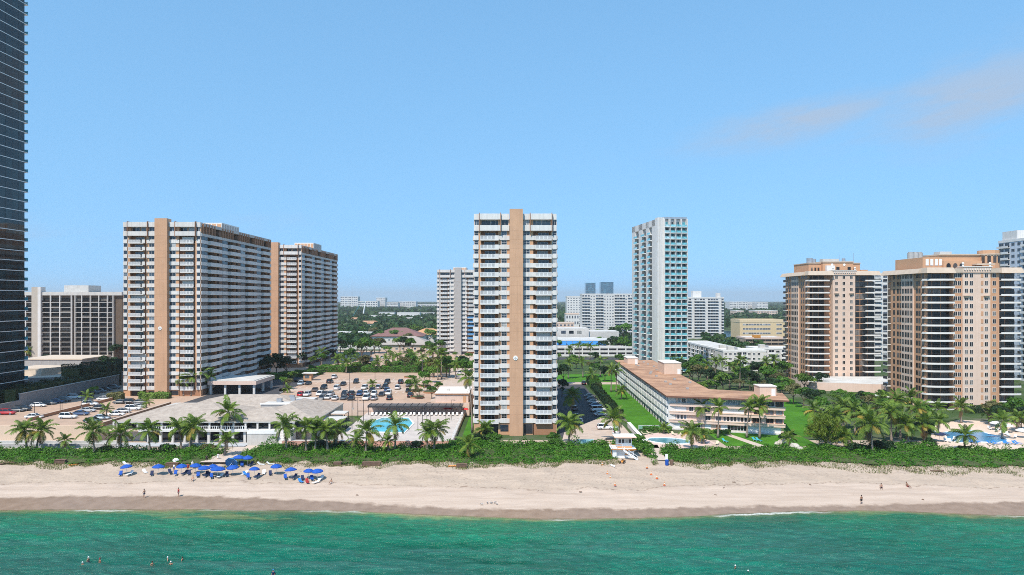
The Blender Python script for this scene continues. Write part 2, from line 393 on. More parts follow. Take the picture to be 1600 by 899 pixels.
# ================================================================== SETTING
def structure(name, me, loc=(0, 0, 0), label=None):
    return add(name, me, None, loc, label=label, kind='structure')

# ---- sea: a sheet with small waves, clear and sandy at the edge, green further out
def build_sea():
    xs = np.concatenate([np.linspace(-1500, -130, 30), np.linspace(-129, 129, 741), np.linspace(130, 1500, 30)])
    ys = np.concatenate([np.linspace(-1500, 98, 40), np.linspace(98.3, 143, 170)])
    Xg, Yg = np.meshgrid(xs, ys)
    rng = np.random.default_rng(3)
    Zg = np.zeros_like(Xg)
    sh = np.interp(Xg, [a for a, b in SHORE], [b for a, b in SHORE]); s = sh - Yg
    for k in range(46):
        lam = float(np.exp(rng.uniform(0.1, 2.1))); th = rng.normal(1.42, 0.30); ph = rng.uniform(0, 6.28)
        Zg += lam * 0.0125 * (0.6 + 0.4 * np.sin(Xg * 0.07 + Yg * 0.11 + k)) * np.sin(2 * np.pi / lam * (Xg * math.cos(th) + Yg * math.sin(th)) + ph)
    Zg *= np.clip(s / 10, 0.12, 1)
    # a small breaking ripple along the edge
    Zg += 0.10 * np.exp(-((s - 1.2 - 0.8 * np.sin(Xg * 0.11)) / 0.5) ** 2) * (0.5 + 0.5 * np.sin(Xg * 0.045 + 1.0))
    V = np.stack([Xg, Yg, Zg], -1).reshape(-1, 3); ny, nx = Xg.shape
    i = np.arange((ny - 1) * (nx - 1)); r, c = i // (nx - 1), i % (nx - 1); a = r * nx + c
    me = bpy.data.meshes.new('sea'); me.from_pydata(V.tolist(), [], np.stack([a, a + 1, a + nx + 1, a + nx], -1).tolist())
    me.polygons.foreach_set('use_smooth', [True] * len(me.polygons))
    at = me.attributes.new('offshore', 'FLOAT', 'POINT'); at.data.foreach_set('value', s.astype(np.float32).ravel())
    m, n, l, b = nt('sea_water')
    A = n.new('ShaderNodeAttribute'); A.attribute_name = 'offshore'; geo = n.new('ShaderNodeNewGeometry')
    def noise(scale, det, vec=None, rough=0.55):
        q = n.new('ShaderNodeTexNoise'); q.inputs['Scale'].default_value = scale; q.inputs['Detail'].default_value = det; q.inputs['Roughness'].default_value = rough
        l.new(vec or geo.outputs['Position'], q.inputs['Vector']); return q.outputs['Fac']
    def mth(op, x, y=None, cl=False):
        q = n.new('ShaderNodeMath'); q.operation = op; q.use_clamp = cl
        for k, v in enumerate((x, y)):
            if v is None: continue
            if isinstance(v, (int, float)): q.inputs[k].default_value = v
            else: l.new(v, q.inputs[k])
        return q.outputs[0]
    wob = mth('MULTIPLY', mth('SUBTRACT', noise(0.35, 6), 0.5), 3.6)
    mps = n.new('ShaderNodeMapping'); mps.inputs['Scale'].default_value = (0.022, 0.05, 1); mps.inputs['Location'].default_value = (0.62, 0.2, 0); l.new(geo.outputs['Position'], mps.inputs[0])
    sandbar = mth('MULTIPLY', mth('SUBTRACT', noise(1.0, 5, mps.outputs[0]), 0.50, True), -26.0)
    s_ = mth('MAXIMUM', mth('ADD', mth('ADD', A.outputs['Fac'], wob), mth('MULTIPLY', sandbar, mth('DIVIDE', A.outputs['Fac'], 5.0, True))), mth('MULTIPLY', A.outputs['Fac'], 0.22))
    cr = n.new('ShaderNodeValToRGB'); E = cr.color_ramp.elements
    E[0].position = 0.0; E[0].color = (0.27, 0.22, 0.12, 1)
    E[1].position = 1.0; E[1].color = (0.0015, 0.105, 0.070, 1)
    for p, c in ((0.035, (0.13, 0.19, 0.075)), (0.085, (0.016, 0.140, 0.068)), (0.45, (0.001, 0.136, 0.070))):
        e = E.new(p); e.color = (*c, 1)
    l.new(mth('DIVIDE', s_, 30.0, True), cr.inputs[0])
    # patches of darker bottom; finer streaks paint the light and dark of ripples
    mp = n.new('ShaderNodeMapping'); mp.inputs['Scale'].default_value = (0.03, 0.05, 1); l.new(geo.outputs['Position'], mp.inputs[0])
    pt = n.new('ShaderNodeMapRange'); pt.inputs[1].default_value = 0.35; pt.inputs[2].default_value = 0.65; pt.inputs[3].default_value = 0.70; pt.inputs[4].default_value = 1.25
    l.new(noise(1.0, 6, mp.outputs[0]), pt.inputs[0])
    mp2 = n.new('ShaderNodeMapping'); mp2.inputs['Scale'].default_value = (0.32, 1.7, 1); mp2.inputs['Rotation'].default_value = (0, 0, RAD(12)); l.new(geo.outputs['Position'], mp2.inputs[0])
    pt2 = n.new('ShaderNodeMapRange'); pt2.inputs[1].default_value = 0.3; pt2.inputs[2].default_value = 0.7; pt2.inputs[3].default_value = 0.62; pt2.inputs[4].default_value = 1.36
    l.new(noise(1.0, 7, mp2.outputs[0], 0.7), pt2.inputs[0])
    h = n.new('ShaderNodeMixRGB'); h.blend_type = 'MULTIPLY'; h.inputs[0].default_value = 1
    l.new(cr.outputs[0], h.inputs[1]); l.new(mth('MULTIPLY', pt.outputs[0], pt2.outputs[0]), h.inputs[2])
    # clear green water here, greyer silt there
    mp5 = n.new('ShaderNodeMapping'); mp5.inputs['Scale'].default_value = (0.016, 0.03, 1); mp5.inputs['Location'].default_value = (0.4, 1.7, 0); l.new(geo.outputs['Position'], mp5.inputs[0])
    sl = n.new('ShaderNodeMapRange'); sl.inputs[1].default_value = 0.42; sl.inputs[2].default_value = 0.60; sl.inputs[4].default_value = 0.75; l.new(noise(1.0, 4, mp5.outputs[0]), sl.inputs[0])
    hs_ = n.new('ShaderNodeMixRGB'); l.new(mth('MULTIPLY', sl.outputs[0], mth('DIVIDE', mth('SUBTRACT', A.outputs['Fac'], 3.0), 9.0, True)), hs_.inputs[0]); l.new(h.outputs[0], hs_.inputs[1])
    h2_ = n.new('ShaderNodeMixRGB'); h2_.blend_type = 'MULTIPLY'; h2_.inputs[0].default_value = 1; h2_.inputs[1].default_value = (0.026, 0.122, 0.092, 1); l.new(pt2.outputs[0], h2_.inputs[2]); l.new(h2_.outputs[0], hs_.inputs[2])
    h = hs_
    # foam line at the very edge
    fo = mth('SUBTRACT', 1.0, mth('ABSOLUTE', mth('DIVIDE', mth('SUBTRACT', mth('ADD', A.outputs['Fac'], mth('MULTIPLY', mth('SUBTRACT', noise(0.35, 4), 0.5), 2.4)), 0.75), 0.62)), True)
    br = n.new('ShaderNodeMapRange'); br.inputs[1].default_value = 0.50; br.inputs[2].default_value = 0.62
    mp3 = n.new('ShaderNodeMapping'); mp3.inputs['Scale'].default_value = (0.035, 0.02, 1); mp3.inputs['Location'].default_value = (3.1, 0, 0); l.new(geo.outputs['Position'], mp3.inputs[0])
    l.new(noise(1.0, 3, mp3.outputs[0]), br.inputs[0])
    foam = mth('MULTIPLY', mth('MULTIPLY', fo, br.outputs[0]), mth('MULTIPLY', noise(2.5, 4), 1.6), True)
    hf = n.new('ShaderNodeMixRGB'); l.new(foam, hf.inputs[0]); l.new(h.outputs[0], hf.inputs[1]); hf.inputs[2].default_value = (0.78, 0.78, 0.74, 1)
    l.new(hf.outputs[0], b.inputs['Base Color'])
    b.inputs['Roughness'].default_value = 0.2; b.inputs['IOR'].default_value = 1.33
    # relief
    mp4 = n.new('ShaderNodeMapping'); mp4.inputs['Scale'].default_value = (0.34, 1.5, 1); mp4.inputs['Rotation'].default_value = (0, 0, RAD(14)); l.new(geo.outputs['Position'], mp4.inputs[0])
    bp = n.new('ShaderNodeBump'); bp.inputs['Strength'].default_value = 1.0; bp.inputs['Distance'].default_value = 0.5
    l.new(mth('ADD', noise(1.1, 7, mp4.outputs[0], 0.65), mth('MULTIPLY', noise(3.1, 3), 0.25)), bp.inputs['Height']); l.new(bp.outputs[0], b.inputs['Normal'])
    # the film of water over the wet sand lets the sand show
    tr = n.new('ShaderNodeBsdfTransparent'); mx = n.new('ShaderNodeMixShader')
    al = mth('MAXIMUM', mth('DIVIDE', mth('ADD', s_, 0.9), 1.5, True), foam, True)
    l.new(al, mx.inputs[0]); l.new(tr.outputs[0], mx.inputs[1]); l.new(b.outputs[0], mx.inputs[2]); l.new(mx.outputs[0], n['Material Output'].inputs[0])
    me.materials.append(m)
    structure('sea', me, label='green sea water with small ripples along the beach')
build_sea()

# ---- beach: dry sand, a wet band and a sea bed going down
def build_beach():
    xs = np.concatenate([np.linspace(-900, -131, 24), np.linspace(-130, 130, 521), np.linspace(131, 900, 24)])
    ys = np.concatenate([np.linspace(60, 126, 14), np.linspace(127, 192, 163)])
    Xg, Yg = np.meshgrid(xs, ys)
    sh = np.interp(Xg, [a for a, b in SHORE], [b for a, b in SHORE]); s = Yg - sh
    Zg = np.interp(s, [-80, -40, -6, 0, 4, 9, 28, 34, 42], [-6, -4, -0.55, 0.0, 0.42, 0.95, 2.45, 2.85, 3.0])
    rng = np.random.default_rng(5)
    amp = np.clip((s - 5) / 10, 0, 1) * np.clip((36 - s) / 5, 0, 1)
    for k in range(40):
        lam = rng.uniform(1.2, 9); th = rng.uniform(0, 3.14); Zg += amp * 0.006 * lam ** 0.7 * np.sin(2 * np.pi / lam * (Xg * math.cos(th) + Yg * math.sin(th)) + rng.uniform(0, 6.28))
    Zg += amp * rng.normal(0, 0.028, Zg.shape) * np.clip((s - 12) / 8, 0.3, 1)
    wt = np.interp(Xg, [a for a, b in WETTOP], [b for a, b in WETTOP])
    w = np.clip((wt - Yg) / 1.2, 0, 1)
    V = np.stack([Xg, Yg, Zg], -1).reshape(-1, 3); ny, nx = Xg.shape
    i = np.arange((ny - 1) * (nx - 1)); r, c = i // (nx - 1), i % (nx - 1); a = r * nx + c
    me = bpy.data.meshes.new('beach'); me.from_pydata(V.tolist(), [], np.stack([a, a + 1, a + nx + 1, a + nx], -1).tolist())
    me.polygons.foreach_set('use_smooth', [True] * len(me.polygons))
    for nm, arr in (('wet', wt - Yg), ('upshore', s)):
        at = me.attributes.new(nm, 'FLOAT', 'POINT'); at.data.foreach_set('value', arr.astype(np.float32).ravel())
    m, n, l, b = nt('beach_sand'); geo = n.new('ShaderNodeNewGeometry')
    def noise(scale, det, vec=None, rough=0.6):
        q = n.new('ShaderNodeTexNoise'); q.inputs['Scale'].default_value = scale; q.inputs['Detail'].default_value = det; q.inputs['Roughness'].default_value = rough
        l.new(vec or geo.outputs['Position'], q.inputs['Vector']); return q.outputs['Fac']
    def rng_(src, a, b_, c, d):
        q = n.new('ShaderNodeMapRange'); q.inputs[1].default_value = a; q.inputs[2].default_value = b_; q.inputs[3].default_value = c; q.inputs[4].default_value = d
        l.new(src, q.inputs[0]); return q.outputs[0]
    def mixc(f, a, b_, bl='MIX'):
        q = n.new('ShaderNodeMixRGB'); q.blend_type = bl
        for k, v in enumerate((f, a, b_)):
            if isinstance(v, (int, float)): q.inputs[k].default_value = v
            elif isinstance(v, tuple): q.inputs[k].default_value = (*v, 1)
            else: l.new(v, q.inputs[k])
        return q.outputs[0]
    def mth(op, x, y):
        q = n.new('ShaderNodeMath'); q.operation = op
        for k, v in enumerate((x, y)):
            if isinstance(v, (int, float)): q.inputs[k].default_value = v
            else: l.new(v, q.inputs[k])
        return q.outputs[0]
    AW = n.new('ShaderNodeAttribute'); AW.attribute_name = 'wet'; AU = n.new('ShaderNodeAttribute'); AU.attribute_name = 'upshore'
    mp = n.new('ShaderNodeMapping'); mp.inputs['Scale'].default_value = (0.06, 0.5, 1); l.new(geo.outputs['Position'], mp.inputs[0])
    bands = noise(1.0, 8, mp.outputs[0], 0.65)
    dry = mixc(rng_(bands, 0.32, 0.68, 0, 1), (0.395, 0.31, 0.24), (0.485, 0.385, 0.30))
    # the swash slope is paler, with streaks of fine shell along old tide lines
    up = mth('ADD', AU.outputs['Fac'], mth('MULTIPLY', mth('SUBTRACT', noise(0.10, 4), 0.5), 7.0))
    dry = mixc(rng_(up, 15.5, 13.5, 0, 0.75), dry, mixc(rng_(noise(1.4, 6, mp.outputs[0]), 0.35, 0.65, 0, 1), (0.43, 0.33, 0.26), (0.54, 0.43, 0.35)))
    tide = mth('ABSOLUTE', mth('SUBTRACT', up, 15.0), 0)
    dry = mixc(mth('MULTIPLY', rng_(tide, 0.55, 0.0, 0, 1), rng_(noise(1.3, 5), 0.46, 0.58, 0, 0.9)), dry, (0.22, 0.15, 0.11))
    # churned sand and tracks; shade in the footprint hollows painted as dark flecks
    dry = mixc(mth('MULTIPLY', rng_(up, 15, 20, 0.15, 1), rng_(noise(1.6, 6, None, 0.75), 0.48, 0.66, 0, 0.55)), dry, (0.33, 0.25, 0.20))
    dry = mixc(rng_(noise(2.6, 3), 0.70, 0.74, 0, 0.75), dry, (0.20, 0.14, 0.10))
    trk = n.new('ShaderNodeMapping'); trk.inputs['Scale'].default_value = (0.012, 1.5, 1); trk.inputs['Rotation'].default_value = (0, 0, RAD(1.2)); l.new(geo.outputs['Position'], trk.inputs[0])
    dry = mixc(mth('MULTIPLY', rng_(up, 16, 18, 0, 1), rng_(noise(1.0, 3, trk.outputs[0]), 0.60, 0.68, 0, 0.5)), dry, (0.30, 0.235, 0.19))
    vor = n.new('ShaderNodeTexVoronoi'); vor.inputs['Scale'].default_value = 1.15; l.new(geo.outputs['Position'], vor.inputs['Vector'])
    foot = mth('MULTIPLY', rng_(vor.outputs['Distance'], 0.34, 0.16, 0, 1), mth('MULTIPLY', rng_(up, 13, 17, 0, 1), rng_(noise(0.12, 4), 0.40, 0.60, 0.1, 0.75)))
    dry = mixc(foot, dry, (0.27, 0.205, 0.16))
    wet = mixc(rng_(noise(0.5, 5), 0.3, 0.7, 0, 1), (0.215, 0.146, 0.100), (0.295, 0.208, 0.150))
    wf = rng_(mth('ADD', AW.outputs['Fac'], mth('MULTIPLY', mth('SUBTRACT', noise(0.30, 5), 0.5), 4.5)), -0.5, 0.6, 0, 1)
    l.new(mixc(wf, dry, wet), b.inputs['Base Color'])
    l.new(rng_(wf, 0, 1, 0.95, 0.42), b.inputs['Roughness']); b.inputs['Specular IOR Level'].default_value = 0.25
    bp = n.new('ShaderNodeBump'); bp.inputs['Distance'].default_value = 0.25
    l.new(rng_(wf, 0, 1, 0.55, 0.03), bp.inputs['Strength']); l.new(noise(2.2, 6, None, 0.7), bp.inputs['Height']); l.new(bp.outputs[0], b.inputs['Normal'])
    me.materials.append(m)
    structure('beach', me, label='pale sand beach with a dark wet band at the water')
build_beach()

# ---- land to the horizon
def build_ground():
    m, n, l, b = nt('flat_land'); geo = n.new('ShaderNodeNewGeometry')
    q = n.new('ShaderNodeTexNoise'); q.inputs['Scale'].default_value = 0.025; q.inputs['Detail'].default_value = 8; q.inputs['Roughness'].default_value = 0.7
    l.new(geo.outputs['Position'], q.inputs['Vector'])
    cr = n.new('ShaderNodeValToRGB'); E = cr.color_ramp.elements
    E[0].position = 0.35; E[0].color = (0.03, 0.06, 0.02, 1); E[1].position = 0.70; E[1].color = (0.22, 0.20, 0.17, 1)
    e = E.new(0.5); e.color = (0.055, 0.09, 0.03, 1); e = E.new(0.6); e.color = (0.10, 0.11, 0.07, 1)
    l.new(q.outputs['Fac'], cr.inputs[0]); l.new(cr.outputs[0], b.inputs['Base Color']); b.inputs['Roughness'].default_value = 1.0; b.inputs['Specular IOR Level'].default_value = 0.1
    mb = MB(); mb.face([(-12000, 180, 2.97), (12000, 180, 2.97), (12000, 12000, 2.97), (-12000, 12000, 2.97)], m)
    structure('ground', mb, label='flat green and built-up land reaching the horizon')
build_ground()

# ---- raised parking deck with its retaining front, paved and marked
def sheet(name, poly, z, m, label=None):
    mb = MB(); mb.face([(p[0], p[1], z) for p in poly], m); return structure(name, mb, label=label)
DECK = 7.0
def build_deck():
    mb = MB()
    poly = [(-420, 188), (-106.2, 188), (-106.2, 229), (-46, 233), (-13.6, 233), (-13.6, 470), (-420, 470)]
    mb.prism(poly, 2.9, DECK, M_peach, top=M_paver, bottom=False)
    structure('parking_deck', mb, label='raised parking deck paved in tan blocks')
    # parapets along the deck edges
    p = MB(); p.box(-420, -106.2, 187.7, 188.1, 2.9, 7.55, pm('deck_wall', (0.66, 0.49, 0.36), var=0.05, scale=0.3, streak=0.08))
    structure('deck_front_wall', p, label='tall peach retaining wall along the front of the parking deck')
    p = MB(); p.box(-107.2, -106.3, 190, 228, 7.0, 8.0, M_brown, top=M_pave2); add('deck_parapet', p, label='brown parapet between the parking deck and the clubhouse roof', cat='parapet')
    p = MB(); p.box(-131.3, -130.7, 198, 240, 7.0, 7.9, M_brown, top=M_pave2); add('lot_divider', p, label='low brown divider wall running through the side parking lot', cat='low wall')
    # parking bay markings
    mk = MB()
    for d in (262.0, 276.0, 290.0, 304.0):
        for i in range(28):
            x = -82 + i * 2.55
            if x < -28: mk.face([(x, d - 4.6, DECK + .008), (x + .12, d - 4.6, DECK + .008), (x + .12, d, DECK + .008), (x, d, DECK + .008)], M_white2)
    structure('parking_markings', mk, label='white bay lines painted on the parking deck')
    # paler lanes
    sheet('deck_lane', [(-84, 263.2), (-28, 263.2), (-26, 270.6), (-86, 270.6)], DECK + .004, M_pave2)
    sheet('deck_lane', [(-86, 291.2), (-30, 291.2), (-28, 297.6), (-90, 297.6)], DECK + .004, M_pave2)
    sheet('deck_drive', [(-26.5, 236), (-14, 236), (-14, 420), (-30, 420)], DECK + .004, M_pave2, 'paver driveway beside the tower')
    sheet('tower_drive', [(-105, 232), (-80, 236), (-84, 330), (-105, 330)], DECK + .004, M_asph, 'dark driveway at the foot of the tower')
build_deck()

# ---- pool terrace of the clubhouse
def build_terrace():
    mb = MB(); mb.prism([(-46, 186), (-15, 186), (-15, 232.9), (-46, 232.9)], 2.9, 4.0, M_pink, top=M_pooldeck, bottom=False)
    structure('pool_terrace', mb, label='pale concrete pool terrace')
    p = MB(); p.box(-58, -16, 184.2, 185.9, 2.9, 4.3, pm('coral_stucco', (0.60, 0.33, 0.27), var=0.08), top=M_pooldeck)
    add('terrace_wall', p, label='low coral wall between the pool terrace and the dune plants', cat='wall')
build_terrace()

# ---- grounds right of the central tower
sheet('access_road', [(13.2, 196), (31.0, 192), (31.0, 345), (13.5, 345)], 3.004, M_asph, 'asphalt road beside the central tower')
sheet('sunlit_apron', [(12.5, 186), (32.5, 186), (32.5, 226), (27.5, 228.5), (20.8, 216), (14.5, 203)], 3.012, M_pave2, 'apron at the beach end of the road, its sunlit part painted paler')  # inland edge follows the tower shadow; sunlit paving coloured paler than the road
sheet('cross_path', [(13, 318), (60, 318), (60, 326), (13, 326)], 3.012, M_pave2)
sheet('lawn', [(35.2, 209), (46.5, 209), (49.5, 318), (35.2, 318)], 3.008, M_lawn, 'bright green lawn along the low building')
sheet('lawn', [(14, 327), (80, 327), (80, 362), (14, 362)], 3.008, M_lawn, 'strip of lawn with palms at the back of the road')
sheet('lawn', [(54, 184), (78, 184), (78, 205), (54, 205)], 3.008, M_lawn, 'lawn between the low building and the dune plants')
sheet('lawn', [(76, 197), (93, 197), (98, 275), (80, 275)], 3.008, M_lawn, 'lawn between the low building and the palm grove')
sheet('lawn', [(-13.4, 196), (-11.2, 196), (-11.2, 232), (-13.4, 232)], 3.008, M_lawn, 'small square of lawn beside the pool terrace')
sheet('tower_path', [(-8, 185.5), (6, 184), (6, 186.2), (-8, 188)], 3.05, M_sandp)
sheet('lawn', [(66, 232), (98, 232), (104, 272), (68, 272)], 3.006, M_lawn, 'garden lawn behind the low building')
sheet('beach_access_path', [(-71, 166), (-63.5, 166), (-61, 186), (-69, 186)], 3.02, M_sandp, 'sand path through the dune plants')
sheet('beach_path', [(33.5, 168), (35.5, 168), (37.0, 186), (34.2, 186)], 3.02, M_sandp, 'narrow sand path beside the lifeguard tower')
sheet('garden_path', [(57, 204), (59, 204), (64, 184.5), (61.5, 184.5)], 3.016, M_sandp)
sheet('boulevard', [(-3000, 448), (3000, 448), (3000, 466), (-3000, 466)], 3.004, M_asph, 'main road behind the towers')
# ================================================================== TOWERS
def win_mesh(key, w, h, nx=1, ny=1, fr=0.09, dep=0.14, frm=None, gl=None, split=False):
    """Window with a proud frame, mullions and a recessed pane. Origin at the lower left corner on the wall plane."""
    def mk():
        m = MB(); f = frm or M_white2
        y0 = -0.07
        m.box(0, w, y0, dep, 0, fr, f); m.box(0, w, y0, dep, h - fr, h, f)
        m.box(0, fr, y0 + .004, dep, fr, h - fr, f); m.box(w - fr, w, y0 + .004, dep, fr, h - fr, f)
        for i in range(1, nx): c = w * i / nx; m.box(c - fr * .4, c + fr * .4, y0 + .012, dep, fr, h - fr, f)
        for j in range(1, ny): c = h * j / ny; m.box(fr, w - fr, y0 + .016, dep, c - fr * .35, c + fr * .35, f)
        return m.mesh('window')
    def pk():
        m = MB(); m.face([(fr * .5, -0.02, fr * .5), (w - fr * .5, -0.02, fr * .5), (w - fr * .5, -0.02, h - fr * .5), (fr * .5, -0.02, h - fr * .5)], gl or M_gl); return m.mesh('pane')
    if split: return cached(('w', key), mk), cached(('p', key), pk)
    def both():
        m = MB(); f = frm or M_white2
        m.box(0, w, -.05, 0.05, 0, fr, f); m.box(0, w, -.05, 0.05, h - fr, h, f)
        m.box(0, fr, -.046, 0.05, fr, h - fr, f); m.box(w - fr, w, -.046, 0.05, fr, h - fr, f)
        for i in range(1, nx): c = w * i / nx; m.box(c - fr * .4, c + fr * .4, -.04, 0.05, fr, h - fr, f)
        m.face([(fr * .5, -0.02, fr * .5), (w - fr * .5, -0.02, fr * .5), (w - fr * .5, -0.02, h - fr * .5), (fr * .5, -0.02, h - fr * .5)], gl or M_gl)
        return m.mesh('window')
    return cached(('wb', key), both)
def pane_mesh(key, w, h, gl, frm=None, nx=1):
    """Small far window: a pane in a thin frame, one mesh."""
    return win_mesh(('s', key), w, h, nx, 1, 0.08, 0.1, frm, gl)

def balcony_mesh(key, w, out, back, slab=0.2, mat=None):
    def mk():
        m = MB(); m.box(0, w, -out, back, -slab, 0, mat or M_white); return m.mesh('balcony')
    return cached(('bal', key), mk)
def railing_mesh(key, w, out, h=1.05, bal=14, panel=None, sides=True, mat=None, thick=0.07):
    """Balustrade along the outer edge (and returns) of a balcony."""
    def mk():
        m = MB(); r = mat or M_rail
        def run(ax, a, b, c):
            def bx(u0, u1, z0, z1, t=thick):
                if ax == 'x': m.box(u0, u1, c - t / 2, c + t / 2, z0, z1, r)
                else: m.box(c - t / 2, c + t / 2, u0, u1, z0, z1, r)
            bx(a, b, h - 0.10, h); bx(a, b, 0.04, 0.14)
            n = max(2, int(bal * (b - a) / w))
            for i in range(n + 1):
                u = a + (b - a) * i / n; t = 0.05 if i % 4 else 0.10
                bx(max(a, u - t), min(b, u + t), 0.14, h - 0.10, thick * 0.8)
        run('x', 0, w, -out + 0.06)
        if sides: run('y', -out + 0.12, 0, 0.05); run('y', -out + 0.12, 0, w - 0.05)
        if panel: m.box(0.03, w - 0.03, -out + 0.11, -out + 0.13, 0.12, h - 0.1, panel)
        return m.mesh('railing')
    return cached(('rail', key), mk)
def box_mesh(key, x0, x1, y0, y1, z0, z1, m, top=None):
    return cached(('box', key), lambda: MB().box(x0, x1, y0, y1, z0, z1, m, top).mesh('box'))

M_shutr = pm('storm_shutter_metal', (0.55, 0.54, 0.52), var=0.06, rnd=.2)
M_bbal = pm('blue_balcony_panel', (0.10, 0.30, 0.55), var=0.05)
M_sill = pm('panel_grey', (0.26, 0.255, 0.26), var=0.06)
M_joint = pm('joint_sealant', (0.42, 0.25, 0.155), var=.1)
M_stripe = pm('terracotta_stripe', (0.55, 0.325, 0.20), var=0.09, scale=0.22, detail=8, streak=0.12)
M_bale = pm('balcony_cream', (0.70, 0.66, 0.61), var=0.04)
M_ac = pm('unit_grey', (0.16, 0.16, 0.17), var=0.2)

def hemis(name, label, loc, Wd, D, g0, fh, floors, right_side=True, detail=True, core=None, stripe=None, seed=1, emblem=True, roofbox=None, proud=1.7, group=None, split_panes=True, blue_bay=False, left_blank=True):
    """Slab tower seen end on: pale spandrels, balcony stacks either side of a blank stripe, long banded sides."""
    rnd = random.Random(seed)
    core = core or M_orange; stripe = stripe or M_stripe
    root = thing(name, label, 'tower', loc, group=group)
    k = Wd / 22.5; c = lambda v: v * k
    z1 = g0 + floors * fh                                   # underside of the penthouse storey
    ztop = z1 + 4.6
    b = MB(); rec = 1.6
    side_in = 1.9 if right_side else 0.0
    b.box(0, Wd - side_in, rec, D, 0, z1 + 3.0, core)
    for a0, a1 in ((0, 1.95), (6.6, 9.72), (13.28, 16.1), (20.9, 22.5)):
        b.box(c(a0), c(a1), 0, rec - 0.003, 0.0, z1 + 3.0, core)
    # brown recess linings
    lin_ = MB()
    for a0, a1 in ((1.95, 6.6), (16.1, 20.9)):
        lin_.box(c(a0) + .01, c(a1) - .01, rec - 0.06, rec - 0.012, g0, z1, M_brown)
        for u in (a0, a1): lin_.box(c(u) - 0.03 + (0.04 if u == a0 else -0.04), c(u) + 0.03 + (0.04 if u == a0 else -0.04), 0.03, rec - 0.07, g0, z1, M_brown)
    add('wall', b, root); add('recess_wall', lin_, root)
    s = MB(); s.box(c(9.7), c(13.3), -proud, rec - 0.01, 0, ztop + 1.2, stripe); st = add('stripe_wall', s, root)
    jm = MB()
    for i in range(1, floors + 1): jm.box(c(9.7) - .006, c(13.3) + .006, -proud - .006, -.3, g0 + i * fh - .03, g0 + i * fh, M_joint)
    add('joint', jm, st, kind='stuff')
    if emblem:
        e = MB(); e.cyl(0, 0, 0, 0.12, 0.62, 18, M_white2)
        eo = add('emblem', e, st, (c(11.3), -proud, g0 + (0.34 if seed == 1 else 0.40) * floors * fh), rot=(RAD(90), 0, 0))
        e = MB(); e.box(-0.34, 0.34, -0.16, 0.06, 0.125, 0.15, M_lgrey); e.box(-0.1, 0.1, -0.4, 0.3, 0.128, 0.155, M_lgrey); add('emblem', e, st, (c(11.3), -proud, g0 + (0.34 if seed == 1 else 0.40) * floors * fh), rot=(RAD(90), 0, 0))
    h_sp = fh * 0.46
    cols_win = [(0.10, 1.20), (7.45, 8.95), (13.5, 15.2), (21.35, 22.4)]
    cols_sp = [(0.0, 1.28), (6.75, 9.68), (13.32, 16.75), (21.28, 22.5)]
    wk = (round(k, 3), round(fh, 3))
    F0 = Face(root, (0, 0), (Wd, 0))
    frm = M_white2
    for i in range(floors):
        z = g0 + i * fh
        for j, (a0, a1) in enumerate(cols_sp):
            me = cached(('spn', name, j), lambda: MB().box(0, c(a1 - a0), -0.22, -0.004, -0.05, h_sp, M_white).mesh('spandrel'))
            F0.put('spandrel', me, c(a0), z)
        for j, (a0, a1) in enumerate(cols_win):
            ww, hh = c(a1 - a0), fh - h_sp - 0.12
            if split_panes:
                fm, pmh = win_mesh((name, j), ww, hh, 1 if a1 - a0 < 1.3 else 2, 2, 0.05, 0.06, frm, M_gl, split=True)
                wo = F0.put('window', fm, c(a0), z + h_sp + 0.03, -0.02)
                add('pane', pmh, wo)
            else:
                F0.put('window', win_mesh((name, 'b', j), ww, hh, 1 if a1 - a0 < 1.3 else 2, 1, 0.05, 0.06, frm, M_gl), c(a0), z + h_sp + 0.03, -0.02)
        for j, (a0, a1, r0, r1) in enumerate(((1.75, 6.75, 1.75, 5.75), (16.75, 21.1, 16.75, 21.1))):
            me = balcony_mesh((name, j), c(a1 - a0), 0.95, rec - 0.08, mat=M_bale)
            bo = F0.put('balcony', me, c(a0), z)
            mat = M_rail if not (blue_bay and j == 1 and 2 < i < 9) else M_bbal
            rm = railing_mesh((name, j, mat.name), c(r1 - r0), 0.95, min(1.08, h_sp), 16, M_sill if mat is M_rail else mat, mat=mat)  # grey panel added: paints the dark recess seen through the balusters
            add('railing', rm, bo, (c(r0 - a0), 0, 0))
            if j == 0:
                pmh = cached(('bpan', name), lambda: MB().box(0, c(1.0), -0.95, -0.80, 0, h_sp, M_white).mesh('parapet'))
                add('parapet', pmh, bo, (c(4.0), 0, 0))
            if rnd.random() < 0.09:
                add('storm_shutter', cached(('shut', name, j), lambda: MB().box(0, c(a1 - a0) - .5, -.05, 0, .05, fh - .35, M_shutr).mesh('storm_shutter')), bo, (.25, .45, 0))
            gw = c(2.9)
            gm = win_mesh((name, 'gd'), gw, fh - 0.45, 3, 1, 0.05, 0.05, M_white2, M_gld)
            F0.put('glass_door', gm, c((2.75, 17.3)[j]) + (0.2 if rnd.random() < .3 else 0), z + 0.03, rec - 0.09)
            if detail and rnd.random() < 0.6:
                fm = cached(('patio', name), lambda: MB().box(0, .5, 0, .5, 0, .42, M_white2).box(0, .5, .42, .5, .42, .85, M_white2).box(.75, 1.3, 0, .5, .5, .55, M_dark).box(1.0, 1.05, .2, .25, 0, .5, M_dark).mesh('patio_chair'))
                add('patio_furniture', fm, bo, (0.5 + rnd.random() * 1.5, -0.45, 0.0))
